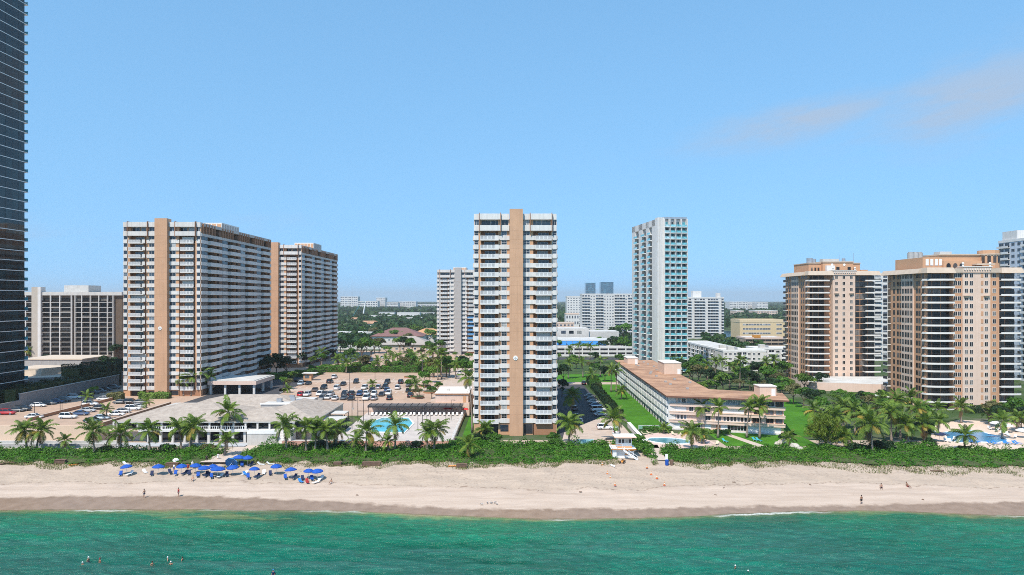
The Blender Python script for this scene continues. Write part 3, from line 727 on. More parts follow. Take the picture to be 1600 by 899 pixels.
    # ground storey
    for u0, u1, v0, v1, w0, w1, mm in ((2.2, 6.4, .6, rec - .02, .2, g0 - .35, M_dark), (7.2, 9.4, -.03, .2, .9, g0 - .5, M_gl), (13.6, 16.0, -.03, .2, .3, g0 - .4, M_dark), (16.3, 22.3, -.06, .3, 0, g0 - .3, M_brown)):
        add('ground_floor_opening', MB().box(c(u0), c(u1), v0, v1, w0, w1, mm), root)
    # penthouse storey and roof bands
    pb = MB()
    for a0, a1, o in ((0, 1.5, .35), (1.5, 7.3, 1.0), (7.3, 9.66, .6), (13.34, 15.3, .6), (15.3, 21.2, 1.0), (21.2, 22.5, .35)):
        pb.box(c(a0), c(a1) - 0.04, -o, rec - .02, z1 - 0.05, z1 + 1.45, M_white)
        pb.box(c(a0), c(a1) - 0.04, -o + 0.004, rec + 0.3, z1 + 3.0, ztop, M_white)
    pb.box(0.05, Wd - side_in - .05, rec + 0.31, D, z1 + 3.004, z1 + 3.4, M_lgrey, top=M_roofflat)
    add('roof_band', pb, root)
    for a in (1.5, 7.3, 15.3, 21.2):
        fm = cached(('fin', name), lambda: MB().box(-.08, .08, -1.12, rec - .03, -0.3, ztop - z1 + .25, M_brown).mesh('fin')); F0.put('fin', fm, c(a) - 0.02, z1)
    for (a0, a1) in ((0.15, 1.4), (7.5, 9.4), (13.5, 15.1), (21.3, 22.4), (2.0, 4.5), (4.6, 7.0), (15.8, 18.3), (18.4, 20.9)):
        F0.put('window', win_mesh((name, 'pw', round(a1 - a0, 2)), c(a1 - a0), 1.5, 2, 1, 0.07, 0.05, M_white2, M_gl), c(a0), z1 + 1.47, -0.01 if a1 - a0 < 2.3 else rec - 0.1)
    if roofbox:
        x0, x1, y0, y1, hh = roofbox
        rb = add('roof_plant_room', MB().box(x0, x1, y0, y1, z1 + 3.4, z1 + 3.4 + hh, M_white, top=M_roofflat), root)
        for q in range(6):
            u0 = x0 + (x1 - x0) * (q + .12) / 6; u1 = x0 + (x1 - x0) * (q + .88) / 6
            add('panel', MB().box(u0, u1, y0 - .07, y0 - .005, z1 + 3.8, z1 + 2.9 + hh, M_orange), rb)
        for q in range(7):
            v0 = y0 + (y1 - y0) * (q + .15) / 7; v1 = y0 + (y1 - y0) * (q + .8) / 7
            add('louvre', MB().box(x1 + .005, x1 + .06, v0, v1, z1 + 3.8, z1 + 2.9 + hh, M_grey), rb)
    # small things on the roof
    for q in range(5):
        u = rnd.uniform(1, Wd - 3); v = rnd.uniform(2, D * .8)
        add('vent', MB().box(0, rnd.uniform(.5, 1.4), 0, 1, 0, rnd.uniform(.6, 1.5), M_lgrey), root, (u, v, z1 + 3.4))
    # long right side
    if right_side:
        S = Face(root, (Wd, 0), (Wd, D)); nb = max(3, round(D / 16.6)); L = D / nb
        si = MB()
        for q in range(nb):
            for u0, u1 in ((0.0, 5.3), (14.3, L / (L / 16.6))):
                a, e = q * L + u0 * L / 16.6, q * L + u1 * L / 16.6
                a = max(a, 0.02) if q or u0 else rec
                si.box(Wd - side_in - .01, Wd - 0.02, a, min(e, D), 0, z1 + 3.0, M_sideshade)
        si.box(Wd - side_in - .02, Wd - side_in + .03, rec + .1, D, 0, z1 + 3.0, M_sideshade); add('side_wall', si, root)
        f = L / 16.6
        for i in range(floors):
            z = g0 + i * fh
            for q in range(nb):
                u = q * L
                S.put('spandrel', cached(('ssp', name), lambda: MB().box(0, 5.2 * f, -0.16, 0.01, -0.05, h_sp, M_white).mesh('spandrel')), u + 0.02, z)
                S.put('balcony', cached(('sbal', name), lambda: MB().box(0, 9.0 * f, -1.15, side_in - .02, -0.18, 0, M_bale).box(0, 9.0 * f, -1.15, -1.02, 0.0, h_sp, M_white).box(0, 0.1, -1.02, 0, 0, h_sp, M_white).box(9 * f - .1, 9 * f, -1.02, 0, 0, h_sp, M_white).box(4.45 * f, 4.6 * f, -1.0, side_in - .03, 0, fh - .19, M_brown).mesh('balcony')), u + 5.25 * f, z)
                S.put('spandrel', cached(('ssp2', name), lambda: MB().box(0, 2.2 * f, -0.16, 0.01, -0.05, h_sp, M_white).box(0.5 * f, 1.7 * f, -0.45, -0.165, 0.1, h_sp - .1, M_ac).mesh('spandrel')), u + 14.35 * f, z)
                S.put('window', win_mesh((name, 'sw'), 4.6 * f, fh - h_sp - .06, 4, 1, 0.05, 0.05, M_dark, M_gld), u + 0.4 * f, z + h_sp + .03, 0.0)
                if i * nb * 2 < 300:
                    for e in (6.2, 10.4): S.put('glass_door', win_mesh((name, 'sd'), 3.4 * f, fh - .40, 3, 1, 0.05, 0.05, M_dark, M_gld), u + e * f - .4, z + .03, side_in - .06)
        # open roof frame along the side
        ph = MB()
        ph.box(Wd - 1.2, Wd + 0.25, 0.03, D, z1 - 0.06, z1 + 0.9, M_lgrey); ph.box(Wd - side_in - .2, Wd - side_in, 0.03, D, z1 + .9, z1 + 3.0, M_dark)
        ph.box(Wd - 2.2, Wd + 0.3, rec + .4, D, z1 + 3.41, z1 + 4.5, M_lgrey)
        add('side_roof_band', ph, root)
        n = int(D / 2.4)
        for q in range(n):
            if q % 7 in (5, 6): continue
            add('post', cached(('post', name), lambda: MB().box(Wd - .9, Wd + .5, -.32, .32, z1 + .9, z1 + 4.2, M_brown).mesh('post')), root, (0, 1.2 + q * D / n, 0))
    else:
        S = Face(root, (Wd, 0), (Wd, D)); sb = MB()
        for i in range(floors): sb.box(Wd - .01, Wd + .3, 0.4, D, g0 + i * fh - .05, g0 + i * fh + h_sp, M_white)
        add('side_band', sb, root, kind='stuff')
    sb = MB()
    for i in range(floors): sb.box(-.3, .01, 0.4, D, g0 + i * fh - .05, g0 + i * fh + h_sp, M_white)
    add('side_band', sb, root, kind='stuff')
    return root

# central tower
d0 = 199.7
hemis('apartment_tower', 'slender terracotta and white apartment tower standing alone behind the dune plants', (X(740, 198), d0, 3.0), 22.6, 70, 3.3, 2.497, 21, right_side=False, seed=1, emblem=True)
hemis('apartment_tower', 'broad apartment slab beside the side parking lot, with a palm cluster at its foot', (-132.6, 249.5, DECK), 26.4, 72, 2.2, 2.50, 21, right_side=True, seed=2, roofbox=(8, 20, 34, 52, 4.6), split_panes=False)
hemis('apartment_tower', 'shaded apartment slab standing just behind the broad slab, banded side facing the trees', (-128.2, 353.7, DECK), 26.4, 72, 2.2, 2.50, 21, right_side=True, seed=3, roofbox=(14, 24, 30, 46, 4.6), split_panes=False, emblem=False, detail=False)
M_gst = pm('grey_stripe', (0.40, 0.37, 0.35), var=0.06)
hemis('apartment_tower', 'grey-white tower with a grey stripe and blue balconies, left of the central tower', (X(683, 437), 437, DECK), 24.5, 60, 2.0, 2.45, 18, right_side=False, seed=4, core=M_lgrey, stripe=M_gst, roofbox=(9, 17, 8, 20, 3.0), split_panes=False, emblem=False, detail=False, blue_bay=True)

# ---------------------------------------------------------------- twin stepped towers on the right
M_glt = glass('tower_glass', [(0, (0.016, 0.014, 0.014)), (0.4, (0.04, 0.034, 0.032)), (0.66, (0.08, 0.068, 0.062)), (0.85, (0.17, 0.15, 0.135))], spec=.35)
def twin(name, label, loc, poly_left, balc1, front, balc2, depth, fh, floors, top_fn, seed=1):
    """poly_left: bays of the left side as (y0, y1, kind); balc1/balc2: (x0, x1); front: (x0, x1, kind, proud, window columns)."""
    root = thing(name, label, 'tower', loc); rnd = random.Random(seed)
    H = floors * fh; wall = MB(); xe = balc2[1]
    yb = 1.8
    wall.box(0.9, xe - 0.9, yb, depth, 0, H, M_tan)
    lx = balc1[0]
    for (y0, y1, kind, cols) in poly_left:
        if kind != 'balc':
            o = -0.45 if kind == 'pink' else 0.0
            wall.box(o, 0.9, y0, y1, 0, H, M_pink if kind == 'pink' else M_tan)
    for (x0, x1, kind, o, cols) in front:
        wall.box(x0 + .002, x1 - .002, -o, yb, 0, H, M_pink if kind == 'pink' else M_tan)
    add('wall', wall, root)
    bm = {}
    def balcony(key, pts, back):
        """curved slab with a solid low upstand and a glass rail"""
        def mk():
            m = MB(); poly = list(pts) + [(pts[-1][0], back), (pts[0][0], back)]
            m.prism(poly, -0.22, 0.0, M_bale)
            for (p, q) in zip(pts[:-1], pts[1:]):
                m.hexa([(p[0], p[1], 0), (q[0], q[1], 0), (q[0], q[1] + .14, 0), (p[0], p[1] + .14, 0)], [(p[0], p[1], .38), (q[0], q[1], .38), (q[0], q[1] + .14, .38), (p[0], p[1] + .14, .38)], M_bale)
            return m.mesh('balcony')
        def rk():
            m = MB()
            for (p, q) in zip(pts[:-1], pts[1:]):
                for z0, z1, t in ((.98, 1.05, .06), (.24, .28, .04)):
                    m.hexa([(p[0], p[1] + .04, z0), (q[0], q[1] + .04, z0), (q[0], q[1] + .04 + t, z0), (p[0], p[1] + .04 + t, z0)], [(p[0], p[1] + .04, z1), (q[0], q[1] + .04, z1), (q[0], q[1] + .04 + t, z1), (p[0], p[1] + .04 + t, z1)], M_dark)
                n = max(2, int(math.hypot(q[0] - p[0], q[1] - p[1]) / .55))
                for a in range(n):
                    x, y = p[0] + (q[0] - p[0]) * a / n, p[1] + (q[1] - p[1]) * a / n
                    m.box(x - .02, x + .02, y + .05, y + .09, .28, .98, M_dark)
            return m.mesh('railing')
        return cached(('tb', name, key), mk), cached(('tr', name, key), rk)
    w1 = balc1[1] - balc1[0]
    c1 = [(balc1[0] - 0.7, 1.2), (balc1[0] - .2, -.5), (balc1[0] + w1 * .25, -1.4), (balc1[0] + w1 * .6, -1.7), (balc1[0] + w1 - .05, -1.5)]
    c2 = [(balc2[0] + .05, -1.3), (balc2[0] + (xe - balc2[0]) * .6, -1.5), (xe + .3, -1.2), (xe + 1.0, 0.2), (xe + 1.0, 1.6)]
    m1, r1 = balcony(1, c1, yb - .02); m2, r2 = balcony(2, c2, yb - .02)
    cb = None
    lefts = [p for p in poly_left if p[2] == 'balc']
    FL = Face(root, (0, depth), (0, 0))
    FF = Face(root, (0, 0), (xe, 0))
    for i in range(floors):
        z = i * fh
        for m_, r_ in ((m1, r1), (m2, r2)):
            bo = add('balcony', m_, root, (0, 0, z)); add('railing', r_, bo)
        for (y0, y1, kd, cl_) in lefts:
            me = cached(('tlb', name), lambda: MB().prism([(-1.3, y0), (0.9, y0), (0.9, y1), (-1.3, y1)], -.22, 0, M_bale).box(-1.3, -1.2, y0, y1, 0, 1.0, M_dark).mesh('balcony'))
            add('balcony', me, root, (0, 0, z))
        # glazed doors behind the balconies
        for (x0, x1) in (balc1, balc2):
            n = max(2, int((x1 - x0) / 2.6)); ww = (x1 - x0) / n
            for q in range(n):
                if (q * 7 + 3) % 4 == 0: continue
                FF.put('glass_door', win_mesh((name, 'gd', round(ww, 2)), ww - .25, fh - .45, 3, 1, .07, .05, M_dark, M_glt), x0 + q * ww + .12, z + .02, yb - .02)
        for (x0, x1, kind, o, cols) in front:
            for u in cols:
                FF.put('window', win_mesh((name, 'fw'), 1.2, 1.5, 2, 2, .07, .06, M_bale, M_glt), u - .6, z + .75, -o - .01)
        if seed == 7: FF.put('louvre', cached('tlouv', lambda: MB().box(0, .8, -.05, .02, 0, 1.5, M_tan).mesh('louvre')), 17.9, z + .75, -.81)
        for (y0, y1, kind, cols) in poly_left:
            o = -0.45 if kind == 'pink' else 0.0
            for v in cols:
                FL.put('window', win_mesh((name, 'lw'), 1.2, 1.6, 1, 1, .06, .06, M_dark, M_glt), depth - v - .6, z + .75, o - .01)
    # eaves: flared tan hood over the balconies and side, cornice with dentils on the pink bays
    def hood(x0, x1, y0, yk):
        ev = MB(); ev.hexa([(x0 - .2, y0, H - .25), (x1 + .2, y0, H - .25), (x1 + .2, yk, H - .25), (x0 - .2, yk, H - .25)], [(x0 + .3, y0 + .9, H + 1.6), (x1 - .3, y0 + .9, H + 1.6), (x1 - .3, yk, H + 1.6), (x0 + .3, yk, H + 1.6)], M_eave); add('eave', ev, root)
    hood(balc1[0] - .6, balc1[1], -2.0, yb + 1); hood(balc2[0], balc2[1] + .9, -1.9, yb + 1)
    ev = MB(); ev.hexa([(-1.7, 2.3, H - .25), (.9, 2.3, H - .25), (.9, depth + .5, H - .25), (-1.7, depth + .5, H - .25)], [(-.7, 2.3, H + 1.4), (.9, 2.3, H + 1.4), (.9, depth, H + 1.4), (-.7, depth, H + 1.4)], M_eave); add('eave', ev, root)
    for (x0, x1, kind, o, cols) in front:
        if kind != 'pink': add('eave', MB().box(x0, x1, -o - .9, yb + 1, H - .15, H + 1.3, M_eave), root)
    for (x0, x1, kind, o, cols) in front:
        if kind == 'pink':
            cn = add('cornice', MB().box(x0 - .2, x1 + .2, -o - .35, yb + 1, H - .1, H + 1.75, M_pink, top=M_bale).box(x0 - .35, x1 + .35, -o - .6, yb, H + 1.754, H + 2.0, M_bale), root)
            n = int((x1 - x0) / .8)
            for q in range(n):
                add('dentil', cached('dentil', lambda: MB().box(0, .35, -.3, 0, 0, .55, M_bale).mesh('dentil')), cn, (x0 + (q + .3) * (x1 - x0) / n, -o - .352, H + .75))
            for u in (cols[0], cols[-1]):
                m = MB(); m.hexa([(-.3, -.3, -.8), (.3, -.3, -.8), (.3, 0, -.8), (-.3, 0, -.8)], [(-1.0, -.75, 0), (1.0, -.75, 0), (1.0, 0, 0), (-1.0, 0, 0)], M_eave)
                add('corbel', m, root, (u, -o - .01, H - 3.3 * fh + .6))
            for u in (x0 + .1, x1 - .1):
                add('urn', MB().cyl(0, 0, 0, .5, .3, 8, M_bale).ball(0, 0, .95, .42, .42, .5, M_bale, 8, 5), root, (u, -o, H + 2.0))
    top_fn(root, H)
    return root
def top_a(root, H):
    f = MB()
    f.box(3, 26, 7, 24, H, H + 5.2, M_orange, top=M_roofflat); f.box(8.5, 22, 5, 16, H, H + 5.6, M_orange, top=M_roofflat)
    f.box(8.3, 22.2, 4.7, 16.2, H + 5.604, H + 6.1, M_eave); f.box(2.8, 26.2, 6.7, 24.2, H + 5.204, H + 5.6, M_eave)
    p = add('penthouse', f, root)
    for u in (10.0, 14.5, 19.5): add('window', MB().box(u, u + 1.4, 4.9, 4.997, H + 2.0, H + 3.6, M_glt), p)
    for u in (12.6, 18.0): add('round_window', MB().tube([(u, 4.95, H + 4.6), (u, 4.85, H + 4.6)], .55, 12, M_white2), p)
    for u in (4.0, 5.6, 7.0): add('window', MB().box(u, u + .8, 6.9, 6.997, H + 1.6, H + 3.4, M_glt), p)
    add('bay', MB().box(9.5, 13.0, 3.2, 4.99, H + 1.4, H + 4.2, M_white), p); add('bay', MB().box(26.0, 29, 6, 14, H, H + 2.4, M_orange, top=M_eave), p)
    for x, y, r, h in ((5.5, 12, 1.4, 1.8), (8, 14, 1.2, 1.6), (20, 10, .8, 1.6)): add('cooling_unit', MB().cyl(x, y, H + 5.6, H + 6.1 + h, r, 10, M_steel), root)
    add('plant_room', MB().box(10, 17, 8, 12, H + 6.1, H + 7.4, M_lgrey), root)
    for x, y, h in ((24, 9, 10), (18, 10, 9.5)): add('antenna', MB().box(x, x + .1, y, y + .1, H + 5.6, H + h, M_steel), root)
def top_b(root, H):
    f = MB()
    f.box(2.2, 9, 6, 24, H, H + 5.4, M_orange, top=M_roofflat); f.box(9.004, 28, 8, 24, H, H + 6.2, M_orange, top=M_roofflat); f.box(8.8, 22, 5, 7.99, H, H + 4.2, M_orange, top=M_eave)
    f.box(8.7, 28.3, 7.6, 24.2, H + 6.204, H + 6.7, M_eave)
    p = add('penthouse', f, root)
    tw = MB(); n = 12
    tw.prism([(26.5 + 3.4 * math.cos(2 * math.pi * i / n), 8.5 + 3.4 * math.sin(2 * math.pi * i / n)) for i in range(n)], H, H + 7.9, M_orange, top=M_eave)
    tw.prism([(26.5 + 3.7 * math.cos(2 * math.pi * i / n), 8.5 + 3.7 * math.sin(2 * math.pi * i / n)) for i in range(n)], H + 6.3, H + 6.7, M_eave)
    t = add('turret', tw, root)
    for i, a in enumerate((-1.05, -.52, 0, .52)):
        aa = -math.pi / 2 + a; add('window', MB().box(-.5, .5, -.08, .05, 0, 2.3, M_glt).box(-.62, .62, -.05, .05, 2.3, 2.5, M_eave), t, (26.5 + 3.36 * math.cos(aa), 8.5 + 3.36 * math.sin(aa), H + 3.6), aa + math.pi / 2)
    for u in (10.5, 12.8, 15.0):
        w = MB(); w.prism([(-.7, 0), (.7, 0), (.7, .9), (.5, 1.35), (0, 1.6), (-.5, 1.35), (-.7, .9)], 0, .12, M_glt); add('arched_window', w, p, (u, 4.99, H + 1.8), rot=(RAD(90), 0, 0))
    for u in (3.2, 4.8, 6.4, 7.8): add('window', MB().box(u, u + 1.0, 5.88, 5.997, H + 2.6, H + 4.8, M_white2), p)
    add('canopy', MB().box(18.5, 24.5, 2.0, 4.98, H + 2.6, H + 3.1, M_eave), p)
    for x, y in ((3.5, 16), (5.2, 16), (7.0, 16.5)): add('cooling_unit', MB().tube([(x, y, H + 5.4), (x, y, H + 7.6), (x, y, H + 7.62), (x, y, H + 7.9)], [1.1, 1.1, .8, .8], 12, M_grey), root)
    add('plant_room', MB().box(10, 14, 9, 13, H + 6.7, H + 7.6, M_lgrey), root)
twin('condominium_tower', 'stepped tan and pink tower nearest the curved beach pool, round turret on its roof', (139.4, 246, 3.0),
     [(23.2, 26, 'balc', []), (15, 23, 'tan', [16.2, 18.0, 20.6]), (7.4, 14.9, 'pink', [8.3, 10.2, 11.9, 13.8]), (.8, 7.35, 'tan', [1.9, 4.0, 5.6])],
     (0, 8.8), [(8.8, 11.8, 'tan', 0.3, [9.7, 11.0]), (11.8, 21.1, 'pink', .8, [13.0, 14.7, 19.7]), (21.1, 24.4, 'tan', .3, [22.7])], (24.4, 30.9), 27, 2.56, 18, top_b, 7)
twin('condominium_tower', 'stepped tan and pink tower farther back with three window columns between its balconies', (129.7, 320, 3.0),
     [(25.5, 29, 'balc', []), (18.2, 25.4, 'tan', [19.5, 21.6, 24.0]), (10, 18.1, 'pink', [11.2, 13.2, 15.0, 17.0]), (.8, 9.9, 'tan', [2.4, 4.8, 7.2])],
     (0, 10.4), [(10.4, 20.2, 'pink', .8, [12.0, 15.2, 18.5])], (20.2, 30.0), 29, 2.655, 18, top_a, 8)
add('podium_roof', MB().prism([(121, 297), (146, 289), (164, 300), (164, 318), (132, 319), (121, 312)], 3, 6.4, M_peach, top=M_roofflat), label='low white-roofed podium at the foot of the farther tan tower', cat='podium')

# ---------------------------------------------------------------- white and blue glass tower
def blue_tower():
    px, py = 72.4, 364.0
    root = thing('glass_tower', 'tall white tower with rows of turquoise glass balconies on one face', 'tower', (px, py, 3.0), RAD(7.2))
    Wd, D, fh, n = 15.2, 44.0, 3.0, 25; H = n * fh + 2.2
    w = MB(); w.box(1.4, Wd, 1.6, D, 0, H, M_white); w.box(0, 3.2, -.3, 3.5, 0, H + .6, M_white); w.box(1.0, 1.25, -.38, -.29, 0, H + .6, M_lgrey)
    w.box(3.2, Wd + .4, .8, D, H + .004, H + 1.0, M_steel)
    add('wall', w, root)
    Ff = Face(root, (0, 0), (Wd, 0)); Fl = Face(root, (0, D), (0, 0))
    fb = (Wd - 3.2) / 4
    for q in range(5): add('column', MB().box(-.22, .22, -1.0, 1.59, 0, H, M_white), root, (3.2 + q * fb + (0.25 if q == 0 else 0), 0, 0))
    for i in range(n):
        z = i * fh + 1.2
        for q in range(4):
            Ff.put('window', win_mesh('btw', fb - .5, fh - .35, 2, 1, .07, .05, M_white2, M_glb), 3.2 + q * fb + .3, z + .03, 1.55)
            bo = Ff.put('balcony', cached('btb', lambda: MB().box(0, fb - .46, -1.3, 1.5, -.32, 0, M_white2).mesh('balcony')), 3.2 + q * fb + .24, z)
            add('railing', cached('btr', lambda: MB().box(0, fb - .46, -1.28, -1.24, .03, 1.05, M_glrail).mesh('railing')), bo)
    # the long side: three stacks of recessed balconies between white piers
    sw = MB(); a = 0
    for y0, y1 in ((3.4, 9.0), (14.0, 19.0), (25.0, 31.5), (38.0, D)): sw.box(0.05, 1.39, y0, y1, 0, H, M_white)
    sw.box(0.05, 1.39, 3.4, D, H - 3.2, H, M_white)
    add('side_wall', sw, root)
    for i in range(n - 1):
        z = i * fh + 1.2
        for (y0, y1) in ((9.0, 14.0), (19.0, 25.0), (31.5, 38.0)):
            L = y1 - y0
            Fl.put('balcony', cached(('sb', L), lambda: MB().box(0, L, -.9, 1.38, -.3, 0, M_white2).box(0, L, -.9, -.86, 0, 1.0, M_glrail).mesh('balcony')), D - y1, z)
            Fl.put('glass_door', win_mesh(('sd', L), L - .6, fh - .5, 3, 1, .08, .05, M_grey, M_gld), D - y1 + .3, z + .02, 1.36)
blue_tower()

# ---------------------------------------------------------------- generic slab block
def slab(name, label, x0, x1, d0, d1, z0, z1, floors, bays, wall, band, frame, gl, rz=0.0, side=None, roof=None, balc=True, win_h=0.5, group=None, left=True, cat='building', top=1.2):
    """bays: string; b balcony with wide glazing, w window, . blank. side: bays of the visible flank ('L' or 'R' + string)."""
    root = thing(name, label, cat, (x0, d0, z0), rz, group)
    Wd, D, H = x1 - x0, d1 - d0, z1 - z0; fh = (H - top) / floors
    add('wall', MB().box(0, Wd, 0, D, 0, H - top * .3, wall, top=M_roofflat), root)
    add('roof_parapet', MB().box(-.15, Wd + .15, -.15, .3, H - top, H, band).box(-.15, Wd + .15, D - .3, D, H - top, H, band).box(-.15, .3, .301, D - .301, H - top, H, band).box(Wd - .3, Wd + .15, .301, D - .301, H - top, H, band), root)
    def dress(Fc, bays, key):
        n = len(bays); bw = Fc.len / n
        for i in range(floors):
            z = i * fh
            q = 0
            while q < n:
                ch = bays[q]; e = q
                while e + 1 < n and bays[e + 1] == ch and ch == 'b': e += 1
                u, L = q * bw, (e - q + 1) * bw
                if ch == 'b':
                    Fc.put('balcony', cached((label, key, 'b', round(L, 2)), lambda: MB().box(.1, L - .1, -1.1, .02, .0, .2, band).box(.1, L - .1, -1.1, -1.0, .2, 1.05, band).mesh('balcony')), u, z)
                    for p in range(e - q + 1):
                        Fc.put('glass_door', win_mesh((label, key, 'g'), bw * .8, fh - .45, 2, 1, .07, .05, frame, gl), u + p * bw + bw * .1, z + .22, -.02)
                elif ch == 'w':
                    Fc.put('window', win_mesh((label, key, 'w'), bw * .55, fh * win_h, 2, 1, .07, .05, frame, gl), u + bw * .22, z + fh * .32, -.02)
                elif ch == 's':
                    Fc.put('window', win_mesh((label, key, 's'), bw * .94, fh * win_h, 3, 1, .09, .05, frame, gl), u + bw * .03, z + fh * .34, -.02)
                q = e + 1
    dress(Face(root, (0, 0), (Wd, 0)), bays, 'f')
    if side:
        if side[0] == 'L': dress(Face(root, (0, D), (0, 0)), side[1:], 'l')
        else: dress(Face(root, (Wd, 0), (Wd, D)), side[1:], 'r')
    if roof:
        for (a, b_, c_, e, h, m) in roof: add('roof_house', MB().box(a, b_, c_, e, H - top * .3 + .003, H + h, m, top=M_roofflat), root)
    return root
M_glw = glass('far_glass', [(0, (0.04, 0.05, 0.07)), (0.4, (0.07, 0.09, 0.12)), (0.7, (0.12, 0.14, 0.18)), (0.9, (0.3, 0.32, 0.34))])
slab('apartment_block', 'wide plain white block with regular windows, behind the blue canopied shops', 67, 116, 700, 722, 3, 45.5, 15, 'bbbwwbbbwwwwbbbbwbb', M_white, M_white, M_white2, M_glw, side='L' + 'wwww', win_h=.4)
slab('apartment_block', 'small white block half hidden beside the wide plain white block', X(886, 900), X(912, 900), 900, 925, 3, 44, 14, 'wwwwww', M_white, M_white, M_white2, M_glw, win_h=.4)
slab('apartment_block', 'white balcony block beside the turquoise glass tower, with a white roof house', X(1072, 690), X(1131, 690), 690, 735, 3, 42, 14, 'bb.bbbb.bbbb.b', M_white, M_white, M_grey, M_glw, side='R' + 'wwww', roof=[(8, 16, 6, 14, 6.0, M_white), (30, 33, 2, 8, 4, M_white)], win_h=.4)
M_glf = glass('far_tower_glass', [(0, (0.05, 0.13, 0.20)), (0.5, (0.08, 0.19, 0.27)), (0.8, (0.05, 0.10, 0.15))], spec=0.7)
for i, (a, b_, lab) in enumerate(((915.5, 930.5, 'far blue glass tower, slimmer of the pair above the wide white block'), (939, 958.5, 'far blue glass tower, wider of the pair above the wide white block'))):
    slab('office_tower', lab, X(a, 1500), X(b_, 1500), 1500, 1525, 3, 74 + i * 1.5, 20, 's' * 5, M_glf, M_glf, M_steel, M_glf, cat='tower', win_h=.8)
slab('apartment_tower', 'blue-grey and white tower at the picture edge behind the tan towers', 233, 280, 285, 350, 3, 68, 23, 'bwwbwbbbwbbw', pm('bluegrey_stucco', (0.50, 0.54, 0.60), var=.05), M_white, M_grey, M_gl, cat='tower', side='L' + 'bbwwbbbwwbbwwbbb', roof=[(0.5, 8, 53, 63, 4, M_white)])
slab('apartment_tower', 'white tower glimpsed between the two tan towers', X(1366, 440), X(1366, 440) + 22, 440, 470, 3, 56, 19, 'bwbwb', M_white, M_white, M_grey, M_glw, cat='tower')
slab('office_building', 'cream office building with a framed front, seen left of the farther tan tower', X(1156, 600), X(1226, 600), 600, 625, 3, 23.5, 5, '.ssssssssss..ss.', pm('cream_frame', (0.62, 0.47, 0.28), var=.06), pm('cream_frame2', (0.64, 0.50, 0.32), var=.05), M_white2, M_glw, win_h=.4, top=2.5)
slab('parking_garage', 'low orange-brown garage in front of the cream office building', X(1165, 540), X(1226, 540), 540, 562, 3, 12, 3, 'ssssss', pm('garage_wall', (0.40, 0.30, 0.22), var=.1), M_peach, M_dark, M_black, win_h=.5, roof=[(6, 11, -.4, 4, 2, pm('garage_orange', (0.55, .24, .05), var=.08))])
for i, (a, b_, d, z, lab) in enumerate(((868, 897, 760, 16, 'peach low-rise with stepped roofs beside the central tower'), (893, 911, 700, 13, 'peach low-rise with dark openings, lower of the pair beside the white block'), (884, 905, 830, 24, 'pale low-rise rising behind the peach houses'))):
    slab('low_rise', lab, X(a, d), X(b_, d), d, d + 20, 3, z, 3 + i % 2, 'wwwww', M_peach if i < 2 else M_white, M_pink, M_white2, M_glw)

# dark glass tower at the edge
def dark_tower():
    root = thing('glass_tower', 'very tall dark glass tower with thin white floor edges, cut by the picture edge', 'tower', (-196, 198, DECK))
    Wd, D, fh, n = 36.0, 42.0, 3.25, 42; H = n * fh
    add('wall', MB().box(.4, Wd - .35, .4, D - .3, 0, H, M_glk), root)
    Fr = Face(root, (Wd, 0), (Wd, D))
    for i in range(n + 1):
        add('floor_edge', cached('dte', lambda: MB().box(0, Wd, 0, D, -.22, 0.0, M_white2).box(Wd - 3, Wd + .1, D, D + 1.6, -.2, 0, M_white2).mesh('floor_edge')), root, (0, 0, i * fh + .2))
        if i < n:
            for q in range(14):
                if q < 6: continue
                Fr.put('window', cached('dtw', lambda: MB().box(.04, D / 14 - .04, .0, .3, 0, fh - .24, M_glk).mesh('window')), q * D / 14, i * fh + .21, .05)
            add('railing', cached('dtr', lambda: MB().box(Wd - 3, Wd + .06, D + 1.5, D + 1.55, 0, 1.0, M_glrail).mesh('railing')), root, (0, 0, i * fh + .2))
dark_tower()

